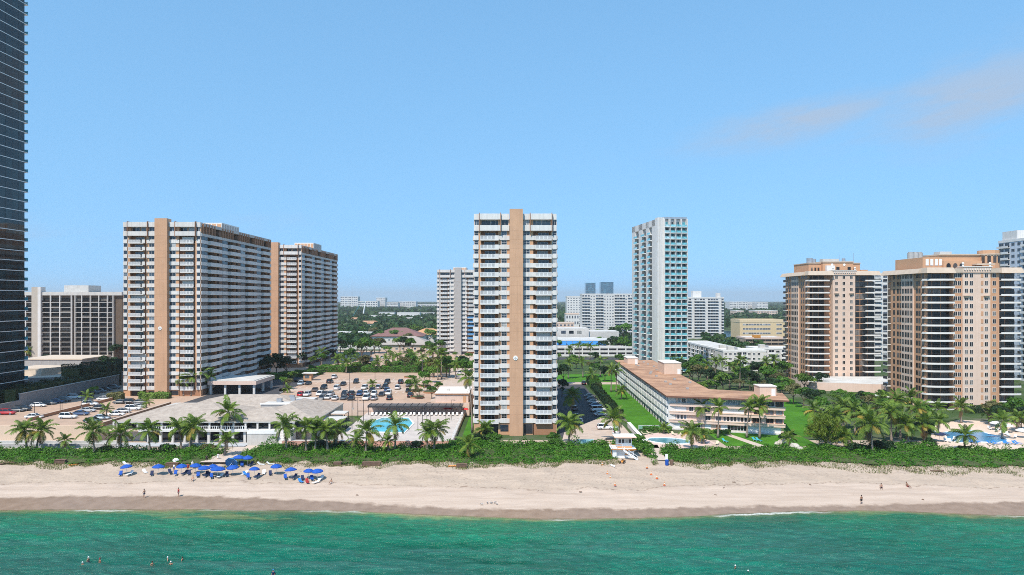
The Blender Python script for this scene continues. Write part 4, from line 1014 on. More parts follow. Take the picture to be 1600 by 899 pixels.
# shaded block behind the side lot
M_glbr = glass('bronze_glass', [(0, (0.014, 0.010, 0.008)), (0.4, (0.028, 0.021, 0.016)), (0.7, (0.055, 0.042, 0.032)), (0.9, (0.16, 0.14, 0.12))], spec=0.2, rough=.2)
M_bk = pm('bronze_wall', (0.12, 0.085, 0.06), var=.15)
def back_block():
    d = 385.0; x0, x1 = X(30, d), X(190, d)
    root = thing('apartment_block', 'long dark-windowed block with pale frames behind the garden wall', 'building', (x0, d, DECK))
    Wd, D, H = x1 - x0, 30, 36.5; n = 13; fh = 2.6
    add('wall', MB().box(0, Wd, .9, D, 0, H, M_bk, top=M_roofflat), root)
    add('roof_parapet', MB().box(-.2, Wd + .2, -.3, D, H - 1.4, H + .4, M_lgrey), root)
    add('pylon', MB().box(7.0, 10.4, -.8, 3, 0, H + 3.0, pm('pylon_beige', (0.43, 0.38, 0.32), var=.05)), root)
    add('pylon', MB().box(10.42, 12.0, -1.1, 3, 0, H + 3.0, M_white), root)
    add('roof_house', MB().box(20, 33, 6, 18, H, H + 4.0, M_lgrey), root)
    Fb = Face(root, (0, 0), (Wd, 0)); q = 0
    for u in (0.1, 3.4, 16.5, 21.5, 27.5, 29.5, 33.0, 37.5, 42.0, 46.5, 49.5): add('pier', MB().box(u - .22, u + .22, -.25, .9, 0, H - 1.4, M_white if u < 28 else M_lgrey), root)
    for i in range(n):
        z = i * fh
        for a, b_ in ((.4, 3.1), (3.7, 6.8), (12.3, 16.2), (16.8, 21.2), (21.8, 27.2), (29.8, 32.7), (33.3, 37.2), (37.8, 41.7), (42.3, 46.2), (46.8, 49.2)):
            Fb.put('balcony', cached(('bkb', round(b_ - a, 2)), lambda: MB().box(0, b_ - a, -.3, .88, -.2, 0, M_lgrey).box(0, b_ - a, -.3, -.24, .1, .8, M_glbr).mesh('balcony')), a, z + .2)
            Fb.put('window', win_mesh(('bkw', round(b_ - a, 2)), b_ - a - .1, fh - .4, 3, 1, .05, .05, M_dark, M_glbr), a + .1, z + .3, .86)
back_block()
# ================================================================== LOW BUILDINGS
M_fascia = pm('roof_fascia', (0.16, 0.075, 0.05), var=.1)
M_shut = pm('white_shutter', (0.72, 0.72, 0.72), var=.04)
M_glm = glass('motel_glass', [(0, DK), (0.5, (0.04, 0.05, 0.065)), (0.75, (0.10, 0.12, 0.15))])
M_glg = glass('jalousie_glass', [(0, (0.28, 0.32, 0.33)), (0.5, (0.36, 0.40, 0.41)), (0.8, (0.22, 0.26, 0.28))])

def beach_block():
    o = Vector((45.2, 208.0, 3.0))
    root = thing('apartment_house', 'long four-storey peach and white apartment house with a stained brown flat roof', 'building', tuple(o))
    P = [(0, 0), (29, -9), (32.3, 4), (13.6, 13), (17, 120), (2.2, 120)]
    H = 9.3; fh = 2.32
    inner = [(1.4, -.07), (28.98, -8.63), (31, 3.4), (12.6, 12.4), (16, 119.4), (3.4, 119.4)]
    add('wall', MB().prism(inner, 0, H, M_peach), root)
    over = [(-1.5, -1.3), (29.6, -10.9), (33.6, 4.9), (14.6, 14.0), (18, 121), (.9, 121)]
    rf = MB(); rf.prism(over, H, H + .42, M_fascia, top=M_roofb); roof = add('roof', rf, root)
    for (x0, x1, y0, y1, h, rz_) in ((3.5, 8.0, 100, 110, 2.8, 0), (10.2, 16.4, 58, 70, 4.4, 0), (24.8, 29.5, -1.5, 3.5, 3.0, 0)):
        ph = add('roof_house', MB().box(x0, x1, y0, y1, H + .423, H + h, M_pink, top=M_roofflat).box(x0 - .15, x1 + .15, y0 - .15, y1 + .15, H + h + .003, H + h + .22, M_bale), roof)
        add('door', MB().box(x1 - 1.4, x1 - .3, y0 - .06, y0 - .004, H + .45, H + min(2.4, h - .3), M_white2), ph)
    rnd = random.Random(4)
    for q in range(16):
        y = rnd.uniform(6, 116); x = rnd.uniform(4, 13)
        add('vent', cached('rvent', lambda: MB().box(0, .8, 0, .8, 0, .5, M_grey).mesh('vent')), roof, (x, y, H + .424))
    # beach front
    Fc = Face(root, (0, 0), (29, -9)); L = Fc.len
    for i in range(4):
        z = i * fh
        if i: Fc.put('balcony_band', cached(('bb', i), lambda: MB().box(-.3, L + .2, -.34, .36, -.25, .62, M_peach).box(-.4, L + .3, -.44, -.342, .45, .66, M_pink).mesh('balcony_band')), 0, z)
        else: Fc.put('base_band', MB().box(-.1, L, -.2, .36, 0, .35, M_white), 0, 0)
    def w(i, u0, u1, n, gl, frame=M_white2, y=0.33, kind='window', z0=.66):
        Fc.put(kind, win_mesh(('bf', round(u1 - u0, 2), n, gl.name, i == 0), u1 - u0, fh - z0 - .28, n, 1, .09, .05, frame, gl), u0, i * fh + z0, y)
    for (u0, u1) in ((.7, 1.4), (2.0, 2.7), (3.0, 4.2), (12.1, 13.8), (26.0, 27.8)): w(3, u0, u1, 2, M_glm)
    w(3, 4.5, 6.6, 2, M_glg, M_grey); w(3, 8.6, 11.7, 5, M_glg); w(3, 14.2, 20.2, 9, M_glg); w(3, 22.5, 25.4, 3, M_glm); w(3, 28.1, 30.0, 2, M_glm, M_brown)
    for (u0, u1) in ((.4, 4.3), (14.2, 19.8)): Fc.put('shutter', MB().box(0, u1 - u0, -.05, .1, 0, fh - .95, M_shut), u0, 2 * fh + .66, .33)
    w(2, 5.0, 6.2, 2, M_glm); w(2, 9.2, 10.8, 2, M_glm); w(2, 12.2, 13.8, 2, M_glm); w(2, 22.4, 24.6, 2, M_glm, M_brown); w(2, 25.4, 27.6, 2, M_glm, M_brown); w(2, 28.1, 29.9, 2, M_glg, M_brown)
    for k in range(4): w(1, .7 + k * .95, 1.5 + k * .95, 1, M_glm)
    w(1, 9.4, 11.0, 2, M_glm); w(1, 12.2, 13.8, 2, M_glm)
    for k in range(8): w(1, 14.3 + k * .93, 15.1 + k * .93, 1, M_glm)
    w(1, 22.0, 24.4, 2, M_glm, M_brown); w(1, 25.6, 27.6, 2, M_glm, M_brown); w(1, 28.0, 29.9, 2, M_glm, M_brown)
    for (u0, u1) in ((.2, 2.6), (9.4, 11.0), (13.8, 15.4), (20.8, 29.4)): Fc.put('shutter', MB().box(0, u1 - u0, -.06, .1, 0, fh - .75, M_shut), u0, .4, .33)
    w(0, 15.5, 20.6, 6, M_glm, z0=.5); w(0, 5.5, 8.2, 3, M_glm, z0=.5)
    Fc.put('door', MB().box(0, 1.1, -.05, .1, 0, 1.9, M_brown), 12.4, .36, .33)
    # long garden front: stacks of small balconies
    Fl = Face(root, (2.2, 120), (0, 0)); n = 24; bw = Fl.len / n
    for i in range(4):
        z = i * fh
        for q in range(n):
            if i:
                Fl.put('balcony', cached('mbal', lambda: MB().box(.5, bw - .35, -1.15, 1.25, -.26, 0, M_white2).box(.5, bw - .35, -1.15, -1.02, 0, 1.1, M_white2).box(.5, .6, -1.02, 0, 0, 1.1, M_white2).box(bw - .45, bw - .35, -1.02, 0, 0, 1.1, M_white2).box(2.9, 3.5, -1.0, 1.24, 0, 2.05, M_white2).mesh('balcony')), q * bw, z)
            else: Fl.put('patio_wall', cached('mpat', lambda: MB().box(.5, 2.6, -.9, -.76, 0, .9, M_white).box(.5, .64, -.75, 1.2, 0, .9, M_white).mesh('patio_wall')), q * bw, z)
            Fl.put('glass_door', win_mesh('mdoor', bw * .5, fh - .42, 3, 1, .12, .05, M_white2, M_glm), q * bw + 2.1, z + .03, 1.18)
    for q in range(n + 1):
        Fl.put('fin', cached('mfin', lambda: MB().box(-.12, .22, -.75, 1.3, 0, H - .01, M_white).mesh('fin')), max(.15, q * bw - .1), 0)
    for q in range(n):
        Fl.put('wall_panel', cached('mpan', lambda: MB().box(.24, 2.0, .1, 1.3, 0, H - .02, M_white2).mesh('wall_panel')), q * bw, 0)
beach_block()

def clubhouse():
    o = (-104.0, 189.0, 3.0)
    root = thing('clubhouse', 'two-storey beach clubhouse with pale hipped tile roofs and white columns', 'building', o)
    b = MB(); b.box(0.5, 52, 2.2, 36, 0, 5.2, M_lgrey); b.box(9, 40, .8, 2.19, 0, .3, M_lgrey)
    add('wall', b, root)
    dk = MB(); dk.box(8.0, 36.0, -1.2, 2.4, 2.95, 3.45, M_white); dk.box(36.004, 52.0, -.6, 2.4, 2.95, 3.4, M_white); dk.box(0, 7.99, -.4, 2.4, 2.95, 3.45, M_pink)
    add('terrace_slab', dk, root)
    dark = MB(); dark.box(8.5, 35, 2.0, 2.18, .3, 2.9, M_gld); dark.box(1, 51, 2.0, 2.18, 3.5, 5.1, M_gld); add('glazing', dark, root)  # dark glass sheets stand for the shade behind the columns and under the eave
    for q in range(17):
        x = 1.0 + q * 3.1
        add('column', cached('ccol', lambda: MB().box(-.22, .22, -.22, .22, 3.45, 5.2, M_white).mesh('column')), root, (x, .1, 0))
        if 9 < x < 36: add('column', cached('ccol2', lambda: MB().box(-.3, .3, -.3, .3, 0, 2.95, M_white).mesh('column')), root, (x, -.4, 0))
    r = railing_mesh('club', 27.6, 0.0, 1.0, 50, None, False); add('railing', r, root, (8.2, -1.15, 3.45))
    for nm, (x0, x1, y0, y1, z0, z1) in {'a': (2, 33, .4, 23, 5.45, 8.6), 'b': (10, 44, 19, 39, 5.9, 8.7), 'c': (29, 47, .6, 17, 5.44, 7.9), 'd': (35, 52, 2.5, 32, 5.5, 8.3)}.items():
        add('roof', MB().hip(x0, x1, y0, y1, z0, z1, M_roofw, .9, .3, M_lgrey), root)
    fl = add('roof', MB().box(33, 45, 17.5, 33, 5.3, 7.3, M_grey, top=M_roofflat).box(32.8, 45.2, 17.3, 17.6, 7.303, 7.7, M_white2), root)
    for x, y in ((36, 22), (39, 25), (42, 21), (37.5, 29)): add('vent', MB().box(0, 1.4, 0, 1.2, 7.302, 8.3, M_steel), fl, (x - 0, y, 0))
    for (x0, x1, y0, y1, z) in ((52.4, 58.2, 8, 14.5, 4.2), (52.4, 57, 16.5, 22, 4.6)):
        add('canopy', MB().box(x0, x1, y0, y1, z, z + .25, M_pink, top=M_roofflat).box(x1 - .3, x1 - .1, y0 + .2, y0 + .4, .98, z, M_dark).box(x1 - .3, x1 - .1, y1 - .4, y1 - .2, .98, z, M_dark), root)
    st = MB()
    for k in range(10): st.box(44.5, 48.0, -4.6 + k * .42, -4.18 + k * .42, 0, .34 * (k + 1), M_white)
    st.box(37, 44.4, -4.2, -.62, 0, 3.0, M_lgrey, top=M_pooldeck); st.box(37, 44.4, -4.3, -4.18, 3.004, 3.9, M_white2); st.box(48.02, 48.25, -4.6, -.6, 0, 4.0, M_white)
    add('stairs', st, root)
    bd = MB(); bd.box(3, 37, -6.0, -1.25, -.1, .22, M_sill, top=pm('beach_deck', (0.42, 0.43, 0.45), var=.12)); add('beach_deck', bd, root)
    for q in range(11):
        add('terrace_table', cached('ttab', lambda: MB().cyl(0, 0, 0, .72, .05, 6, M_dark).cyl(0, 0, .72, .77, .5, 8, M_white2).box(.7, 1.15, -.22, .22, 0, .45, M_dark).box(1.1, 1.15, -.22, .22, .45, .9, M_dark).box(-1.15, -.7, -.22, .22, 0, .45, M_dark).mesh('terrace_table')), root, (10 + q * 2.4, .9 - 1.4 * (q % 2) * .4, 3.45))
clubhouse()

# walkway with benches and low walls below the parking deck wall
add('garden_wall', MB().box(-132, -99, 182.6, 183.0, 2.9, 3.9, M_grey, top=M_lgrey).box(-132, -99, 184.4, 184.8, 2.9, 4.3, M_lgrey), label='stepped grey garden walls at the foot of the parking deck', cat='wall')
sheet('walkway', [(-140, 182), (-96, 182), (-96, 187.6), (-140, 187.6)], 3.03, M_lgrey)

# entrance canopy, kiosk and gatehouse on the deck
def porte():
    root = thing('entrance_canopy', 'flat peach entrance canopy on columns at the foot of the broad slab', 'canopy', (-105.6, 253, DECK))
    add('roof', MB().box(.2, 17, 0, 20, 3.4, 4.7, M_peach, top=M_roofflat).box(1.0, 16.2, .8, 19.2, 4.703, 4.9, M_roofflat), root)
    for x, y in ((1, 1), (6, 1), (11, 1), (16, 1), (16, 10), (16, 19), (1, 10)): add('column', cached('pcol', lambda: MB().box(-.35, .35, -.35, .35, 0, 3.4, M_white).mesh('column')), root, (x, y, 0))
    add('lobby', MB().box(.3, 9, 6, 18, 0, 3.39, M_dark), root)
porte()
def kiosk():
    root = thing('pump_house', 'low peach service building with a white flat roof beside the pool terrace', 'service building', (-24.5, 234, DECK))
    add('wall', MB().box(0, 10.5, 0, 18, 0, 2.5, M_peach), root)
    add('roof', MB().box(-.3, 10.8, -.3, 18.3, 2.503, 2.9, M_brown, top=M_white).box(.5, 10, .5, 17.5, 2.903, 3.0, M_white), root)
    add('roof_hatch', MB().box(3, 4, 6, 7, 3.003, 3.6, M_lgrey), root); add('door', MB().box(8.8, 9.8, -.05, -.003, .05, 2.1, M_orange), root)
kiosk()
gx, gy = G(474, 595, 7)
g = thing('gatehouse', 'small terracotta gatehouse with a white roof at the lot entrance', 'gatehouse', (gx, gy, DECK))
add('wall', MB().box(0, 3.2, 0, 3, 0, 2.8, M_orange), g); add('roof', MB().box(-.5, 5.2, -.5, 3.5, 2.803, 3.1, M_white), g); add('window', MB().box(.6, 2.4, -.06, -.004, 1.0, 2.2, M_gl), g)

# poolside cabana row with loungers below the deck
def cabanas():
    root = thing('pergola', 'long dark poolside pergola below the parking deck', 'pergola', (-45.0, 227.6, 4.0))
    add('roof', MB().box(0, 29.6, 0, 4.6, 2.7, 2.95, pm('pergola_cloth', (.10, .095, .095), var=.15)).box(0, 29.6, -.1, .1, 2.3, 2.69, M_dark), root)
    for q in range(11): add('post', cached('cpost', lambda: MB().box(-.08, .08, -.08, .08, 0, 2.7, M_dark).mesh('post')), root, (.3 + q * 2.9, .3, 0))
    for q in range(14): add('slat', cached('cslat', lambda: MB().box(0, .12, -.3, 4.7, 2.96, 3.1, M_dark).mesh('slat')), root, (.3 + q * 2.18, 0, 0))
cabanas()
# annexes and walls left of the side lot
wl_ = thing('retaining_wall', 'long plain grey wall along the left edge of the side parking lot', 'wall', (-149.4, 212, DECK))
add('wall', MB().box(-.4, 0, 0, 10, 0, 2.4, M_sill).box(-.4, 0, 10.01, 66, 0, 4.2, M_sill), wl_); add('coping', MB().box(-.5, .1, 9.9, 66.1, 4.203, 4.4, M_lgrey), wl_)
an = thing('garden_annex', 'beige flat-roofed annex behind the side-lot wall', 'building', (-206, 306, DECK))
add('wall', MB().box(0, 26, 0, 22, 0, 7.6, M_grey, top=pm('annex_roof', (0.56, 0.46, 0.36), var=.08)), an); add('fascia', MB().box(-.2, 26.2, -.2, 22, 7.604, 8.1, pm('annex_roof', (0.56, 0.46, 0.36))), an)
an = thing('garden_annex', 'lower sloping annex with square windows in front of the flat-roofed one', 'building', (-192, 262, DECK))
add('wall', MB().prism([(0, 0), (38, 10), (38, 34), (0, 24)], 0, 4.4, M_sill, top=pm('annex_roof', (0.56, 0.46, 0.36))), an)
Fa = Face(an, (0, 0), (38, 10))
for q in range(4): Fa.put('window', win_mesh('anw', 1.5, 1.3, 1, 1, .1, .05, M_grey, M_gld), 8 + q * 3.4, 1.7, -.02)
add('roof_slab', MB().hexa([(2, 8, 4.41), (16, 11, 4.41), (20, 26, 4.41), (6, 24, 4.41)], [(4, 9, 7.4), (16, 12, 7.0), (19, 25, 7.0), (7, 23, 7.4)], pm('annex_roof', (0.56, 0.46, 0.36))), an)

# white four-storey complex behind the garden
for a in ((109, 131, 377, 391, 'wwwbbwww.', 'white four-storey block nearest corner of the courtyard complex', 'Rwwww'), (109, 123, 391.2, 462, 'ww', 'white four-storey wing running back from the courtyard corner', 'Lbwbwbwbwbwbwbw'), (131.2, 152, 394, 410, 'bwbwbw', 'white four-storey wing at the side of the courtyard complex', None)):
    slab('apartment_house', a[5], a[0], a[1], a[2], a[3], 3, 13.9, 4, a[4], M_white, M_white2, M_white2, M_gl, side=a[6], win_h=.46, top=.9, roof=[(3, 6, 2, 5, 1.6, M_lgrey), (8, 9.2, 6, 8, 1.0, M_steel)])
# shops with blue canopies, and their white parking deck
def shops():
    d = 520.0; x0 = X(862, d); x1 = X(948, d)
    root = thing('shop_row', 'white row of shops under bright blue canopies', 'shops', (x0, d, 3))
    Wd = x1 - x0
    add('wall', MB().box(0, Wd, 0, 30, 0, 8.6, M_white, top=M_roofflat).box(-.2, Wd + .2, -.4, .3, 7.6, 9.4, M_white2), root)
    add('upper_block', MB().box(2, 30, 34, 60, 0, 15.0, M_lgrey, top=M_roofflat).box(30.01, Wd + 14, 36, 62, 0, 12.6, M_lgrey, top=M_roofflat), root)
    for q in range(3): add('window', MB().box(9 + q * 6, 12.5 + q * 6, 33.9, 33.99, 11, 13.2, M_gld), root)
    for q in range(8):
        add('awning', cached('shopawn', lambda: MB().hexa([(0, -4.2, 4.6), (4.3, -4.2, 4.6), (4.3, 0, 4.7), (0, 0, 4.7)], [(0, -4.2, 4.75), (4.3, -4.2, 4.75), (4.3, -.41, 7.2), (0, -.41, 7.2)], M_blue2).mesh('awning')), root, (1 + q * 4.7, 0, 0))
    for q in range(8): add('shop_window', win_mesh('shopw', 3.6, 3.4, 3, 1, .1, .05, M_white2, M_gld), root, (1.3 + q * 4.7, -.02, .4))
shops()
def low_deck():
    d = 474.0; x0 = X(866, d); x1 = X(988, d)
    root = thing('parking_garage', 'low white two-level garage with dark slots and palms in front', 'garage', (x0, d, 3))
    Wd = x1 - x0
    add('wall', MB().box(0, Wd, .5, 26, 0, 5.4, M_dark, top=M_lgrey), root)
    for k in range(3): add('parapet', MB().box(-.1, Wd + .1, 0, .5, .0 + k * 2.6, 1.3 + k * 2.6, M_white), root)
    for q in range(9): add('column', cached('ldcol', lambda: MB().box(0, .8, .02, .52, 1.3, 5.2, M_white).mesh('column')), root, (q * Wd / 9 + 1, 0, 0))
low_deck()
# houses and blocks among the far trees
def house(label, px, py, d, w, dep, h, roofm, wallm=None, hip=True, name='house'):
    x = X(px, d)
    root = thing(name, label, 'house', (x - w / 2, d, 3.0 if d > 470 else DECK))
    add('wall', MB().box(0, w, 0, dep, 0, h, wallm or M_white), root)
    if hip: add('roof', MB().hip(0, w, 0, dep, h + .25, h + min(w, dep) * .22 + .25, roofm, 1.0, .25), root)
    else: add('roof', MB().box(-.3, w + .3, -.3, dep + .3, h + .003, h + .7, wallm or M_white, top=roofm), root)
    n = max(2, int(w / 4))
    for q in range(n): add('window', win_mesh('hw', 1.7, 1.5, 2, 1, .12, .05, M_white2, M_glw), root, (w * (q + .3) / n, -.02, h * .4))
    return root
house('maroon hip-roofed pavilion beyond the upper parking lot', 620, 530, 610, 42, 30, 6, M_roofred, M_white)
house('grey hip-roofed hall in front of the maroon pavilion', 634, 545, 505, 34, 24, 5.5, pm('roof_grey', (0.34, .30, .27), var=.12, scale=1.), M_pink)
house('low house with an orange tile roof near the grey-white tower', 668, 527, 640, 30, 22, 6, pm('roof_tile_orange', (.5, .27, .13), var=.15, scale=1.), M_white)
house('long low white parking structure in front of the pavilion', 578, 540, 540, 60, 20, 4, M_roofflat, M_white, hip=False)
house('pale flat-roofed house by the far boulevard', 553, 520, 700, 34, 20, 5, M_roofflat, M_white, hip=False)
for i, (px, d, w, h, lab) in enumerate(((591, 1250, 44, 9, 'white villa in the trees with a stepped flat roof'), (604, 1400, 30, 12, 'white villa higher among the trees'), (638, 1300, 40, 13, 'large white modern villa with dark openings in the trees'), (646, 1150, 26, 8, 'small white villa in front of the modern villa'), (668, 1500, 28, 9, 'white roof among the trees by the grey-white tower'), (556, 1100, 22, 7, 'tan house roof in the trees near the shaded slab'), (575, 900, 30, 7, 'brown-roofed low house in the trees'))):
    house(lab, px, 0, d, w, w * .5, h, M_roofflat if i < 5 else M_roofb, M_white, hip=i > 4)
for i, (p0, p1, d, z, fl, lab) in enumerate(((532, 559, 2600, 50, 7, 'long white block on the far horizon'), (560, 590, 2450, 34, 4, 'low white hall beside the long white horizon block'), (588, 602, 2500, 46, 6, 'stepped white block on the far horizon'), (604, 622, 2350, 30, 3, 'flat white hall with a red panel on the far horizon'), (623, 650, 2400, 33, 4, 'white range near the end of the horizon row'), (652, 690, 2700, 22, 3, 'low pale range at the end of the horizon row'),
                                                  (1140, 1168, 1900, 34, 7, 'white horizon block with many small bays, first of three'), (1169, 1182, 1950, 33, 7, 'white horizon block standing in the middle of three'), (1183, 1200, 1900, 32, 7, 'white horizon block nearest the tan tower'), (1150, 1162, 1500, 17, 3, 'pink house across the far trees'), (1180, 1215, 1450, 18, 3, 'row of pink roofs beyond the cream office building'))):
    slab('distant_block', lab, X(p0, d), X(p1, d), d, d + 40, 3, z, fl, 'sw' * 4, M_white if i < 9 else M_pink, M_white, M_white2, M_glw, win_h=.45)
def mast():
    x, d = X(566, 1300), 1300
    root = thing('crane', 'white leaning construction crane rising from the far trees', 'crane', (x, d, 3))
    m = MB(); m.tube([(0, 0, 0), (6, 0, 34)], [1.4, 1.0], 6, M_white2); add('mast', m, root)
    m = MB(); m.tube([(-16, 0, 8), (-3, 0, 30), (6, 0, 34)], .25, 4, M_teal); add('jib', m, root)
mast()
x, d = X(550, 1800), 1800
am = thing('radio_mast', 'thin radio mast standing against the sky near the shaded slab', 'mast', (x, d, 3)); add('mast', MB().tube([(0, 0, 0), (0, 0, 95)], [.5, .12], 5, M_grey), am)
sheet('canal', [(X(1130, 640), 640), (X(1158, 640), 640), (X(1152, 860), 860), (X(1128, 860), 860)], 3.03, pm('canal_water', (0.03, 0.06, 0.09), var=.2, rough=.15, spec=.5))

# ---------------------------------------------------------------- lifeguard tower
def lifeguard():
    bx, by, bz = B(958, 718)
    root = thing('lifeguard_tower', 'white lifeguard tower with orange trim standing on the sand', 'lifeguard tower', (bx, by, bz - .15))
    b = MB(); b.box(0, 5.0, 1.2, 4.4, .1, 2.35, M_white2); b.box(0.02, .9, .7, 1.19, .1, 2.3, M_white2); add('base', b, root)
    add('door', MB().box(-.06, -.004, 1.7, 3.2, .15, 2.1, M_orangep), root)
    add('deck', MB().box(-.35, 5.4, .3, 4.8, 2.353, 2.55, M_white2).box(-.38, 5.43, .27, .297, 2.36, 2.52, M_orangep), root)
    cab = MB(); cab.box(1.2, 4.6, 1.5, 4.4, 2.553, 5.0, M_white2); cb = add('cabin', cab, root)
    for q in range(4): add('window', win_mesh('lgw', .72, 1.0, 1, 1, .06, .05, M_white2, M_gl), cb, (1.4 + q * .78, 1.48, 3.6))
    add('trim', MB().box(1.15, 4.65, 1.44, 1.496, 4.72, 4.95, M_orangep).box(1.15, 4.65, 1.44, 1.496, 2.56, 2.85, M_orangep), cb)
    add('roof', MB().box(.4, 5.5, .3, 4.9, 5.003, 5.22, M_white2).box(.36, 5.54, .26, 4.94, 5.06, 5.16, M_orangep), root)
    r = MB()
    for x in (-.3, .9, 2.1): r.box(x, x + .1, .32, .42, 2.55, 3.5, M_white2)
    for z in (2.95, 3.42): r.box(-.3, 2.2, .34, .40, z, z + .08, M_orangep)
    for y in (1.6, 3.0, 4.6): r.box(-.32, -.22, y, y + .1, 2.55, 3.5, M_white2)
    for z in (2.95, 3.42): r.box(-.30, -.24, .42, 4.6, z, z + .08, M_orangep)
    add('railing', r, root)
    s = MB()
    for k in range(9): s.box(2.3 + k * .38, 2.72 + k * .38, -.9, .28, 2.30 - k * .25, 2.36 - k * .25, M_white2)
    s.hexa([(2.3, -.96, 2.2), (5.6, -.96, -.05), (5.6, -.9, -.05), (2.3, -.9, 2.2)], [(2.3, -.96, 2.45), (5.6, -.96, .2), (5.6, -.9, .2), (2.3, -.9, 2.45)], M_white2)
    s.hexa([(2.3, -.98, 3.2), (5.6, -.98, .95), (5.6, -.92, .95), (2.3, -.92, 3.2)], [(2.3, -.98, 3.3), (5.6, -.98, 1.05), (5.6, -.92, 1.05), (2.3, -.92, 3.3)], M_white2)
    for k in range(4): s.box(2.5 + k, 2.58 + k, -.97, -.92, 2.2 - k * .68, 3.2 - k * .68, M_white2)
    add('stairs', s, root)
    for q in range(6): add('stilt', MB().box(-.1, .1, -.1, .1, -.6, .12, M_white2), root, (.2 + (q % 3) * 2.3, 1.4 + (q // 3) * 2.8, 0))
    for q in range(3): add('rescue_board', MB().box(0, 1.7, 0, .08, 0, .26, (M_orangep, M_whitec, M_orangep)[q]), root, (2.9 + .2 * q, 1.1, 1.0 + q * .42), rz=0)
lifeguard()
# ================================================================== PLANTS
def frond_mesh(elev, length, mat, seed):
    rng = np.random.default_rng(seed); N = 9; P = []; p = np.array([0.12, 0, 0.0]); e = elev
    for i in range(N):
        P.append(p.copy()); st = length / (N - 1)
        e2 = e - (i / (N - 1)) ** 1.3 * 1.25 - 0.12 * i / N
        p = p + st * np.array([math.cos(e2), 0.02 * math.sin(i + seed), math.sin(e2)])
    P = np.array(P); Q = []
    def at_(t): i = min(int(t * (N - 1)), N - 2); f = t * (N - 1) - i; return P[i] * (1 - f) + P[i + 1] * f, (P[i + 1] - P[i]) / np.linalg.norm(P[i + 1] - P[i])
    for i in range(N - 1):
        w0, w1 = 0.075 * (1 - i / N), 0.075 * (1 - (i + 1) / N)
        Q += [P[i] + [0, -w0, 0], P[i] + [0, w0, 0], P[i + 1] + [0, w1, 0], P[i + 1] + [0, -w1, 0]]
    n = 19
    for s in (-1, 1):
        for k in range(n):
            t = 0.14 + 0.84 * (k + rng.uniform(-.2, .2)) / n; t = min(max(t, .02), .99)
            c, tg = at_(t); L = (0.30 + 0.70 * math.sin(math.pi * min(1, t * .9 + .12))) * 0.86 * length / 3.6 * rng.uniform(.85, 1.15)
            up = np.cross(tg, [0, 1, 0]); up = up if up[2] > 0 else -up
            d = tg * .62 + np.array([0, s * 1.0, 0]) + up * 0.05; d /= np.linalg.norm(d)
            mid = c + d * L * .55; tip = c + d * L + np.array([0, 0, -L * rng.uniform(.35, .75)])
            w = tg * 0.085 * length / 3.6
            Q += [c - w * .6, c + w * .6, mid + w, mid - w]; Q += [mid - w, mid + w, tip + w * .15, tip - w * .15]
    return quads_mesh('frond', np.array(Q), mat)
FR = [[frond_mesh(e, 3.7, L_palm, 10 * j + i) for i in range(2)] for j, e in enumerate((1.35, 1.05, .72, .4, .08, -.3))]
FRY = [frond_mesh(e, 3.5, m_, 90 + j) for j, (e, m_) in enumerate(((.2, L_palmy), (-.15, L_palmy), (-.6, L_palmy), (-1.15, L_palmd)))]
def trunk_mesh(h, lx, ly, seed):
    rng = random.Random(seed); pts, rad = [], []
    for i in range(9):
        t = i / 8; pts.append((lx * t ** 1.6 + rng.uniform(-.03, .03), ly * t ** 1.6, h * t)); rad.append(.24 * (1 - t) ** 3 + .17 - .05 * t)
    return MB().tube(pts, rad, 8, M_trunk).mesh('trunk', True)
NUT = MB().ball(0, 0, 0, .14, .14, .17, M_trunk, 6, 4).mesh('coconut', True)
def palm(label, x, y, z, h, lean=(0, 0), size=1.0, n=20, yellow=3, seed=1, group='coconut palms on the dune', cat='palm', nuts=True, name='palm_tree'):
    rnd = random.Random(seed); root = thing(name, label, cat, (x, y, z), group=group)
    add('trunk', trunk_mesh(h, lean[0], lean[1], seed), root)
    a = rnd.uniform(0, 6.28); n = max(10, n + rnd.randint(-5, 3)); wind = rnd.uniform(.05, .28)
    for i in range(n):
        t = i / (n - 1); a += 2.39996 + rnd.uniform(-.18, .18)
        j = min(5, int(t * 5.6 + rnd.uniform(-.3, .3))) if t > 0 else 0
        me = FR[max(0, j)][i % 2]
        add('frond', me, root, (lean[0], lean[1], h - .05 - .15 * t), rot=(rnd.uniform(-.2, .2), rnd.uniform(-.18, .14) + wind * math.sin(a * .5), a), scale=size * rnd.uniform(.82, 1.24))
    for i in range(yellow):
        add('frond', FRY[(seed + i) % 4], root, (lean[0], lean[1], h - .25), rot=(rnd.uniform(-.1, .1), 0, rnd.uniform(0, 6.28)), scale=size * rnd.uniform(.85, 1.05))
    if nuts:
        for i in range(4): a = rnd.uniform(0, 6.28); add('coconut', NUT, root, (lean[0] + .3 * math.cos(a), lean[1] + .3 * math.sin(a), h - .35 - .15 * (i % 2)))
    return root
def palm_px(label, cpx, cpy, bpx, bpy, size=1.0, **kw):
    x, y = G(bpx, bpy, kw.pop('z', 3.2)); z = kw.pop('z0', 3.0)
    h = Z(cpy, y) - z; lx = X(cpx, y) - x
    return palm(label, x, y, z, max(1.2, h), (lx, random.Random(int(cpx)).uniform(-.4, .4)), size, seed=int(cpx * 7 + cpy), **kw)
A = 'leaning out over the dune plants'
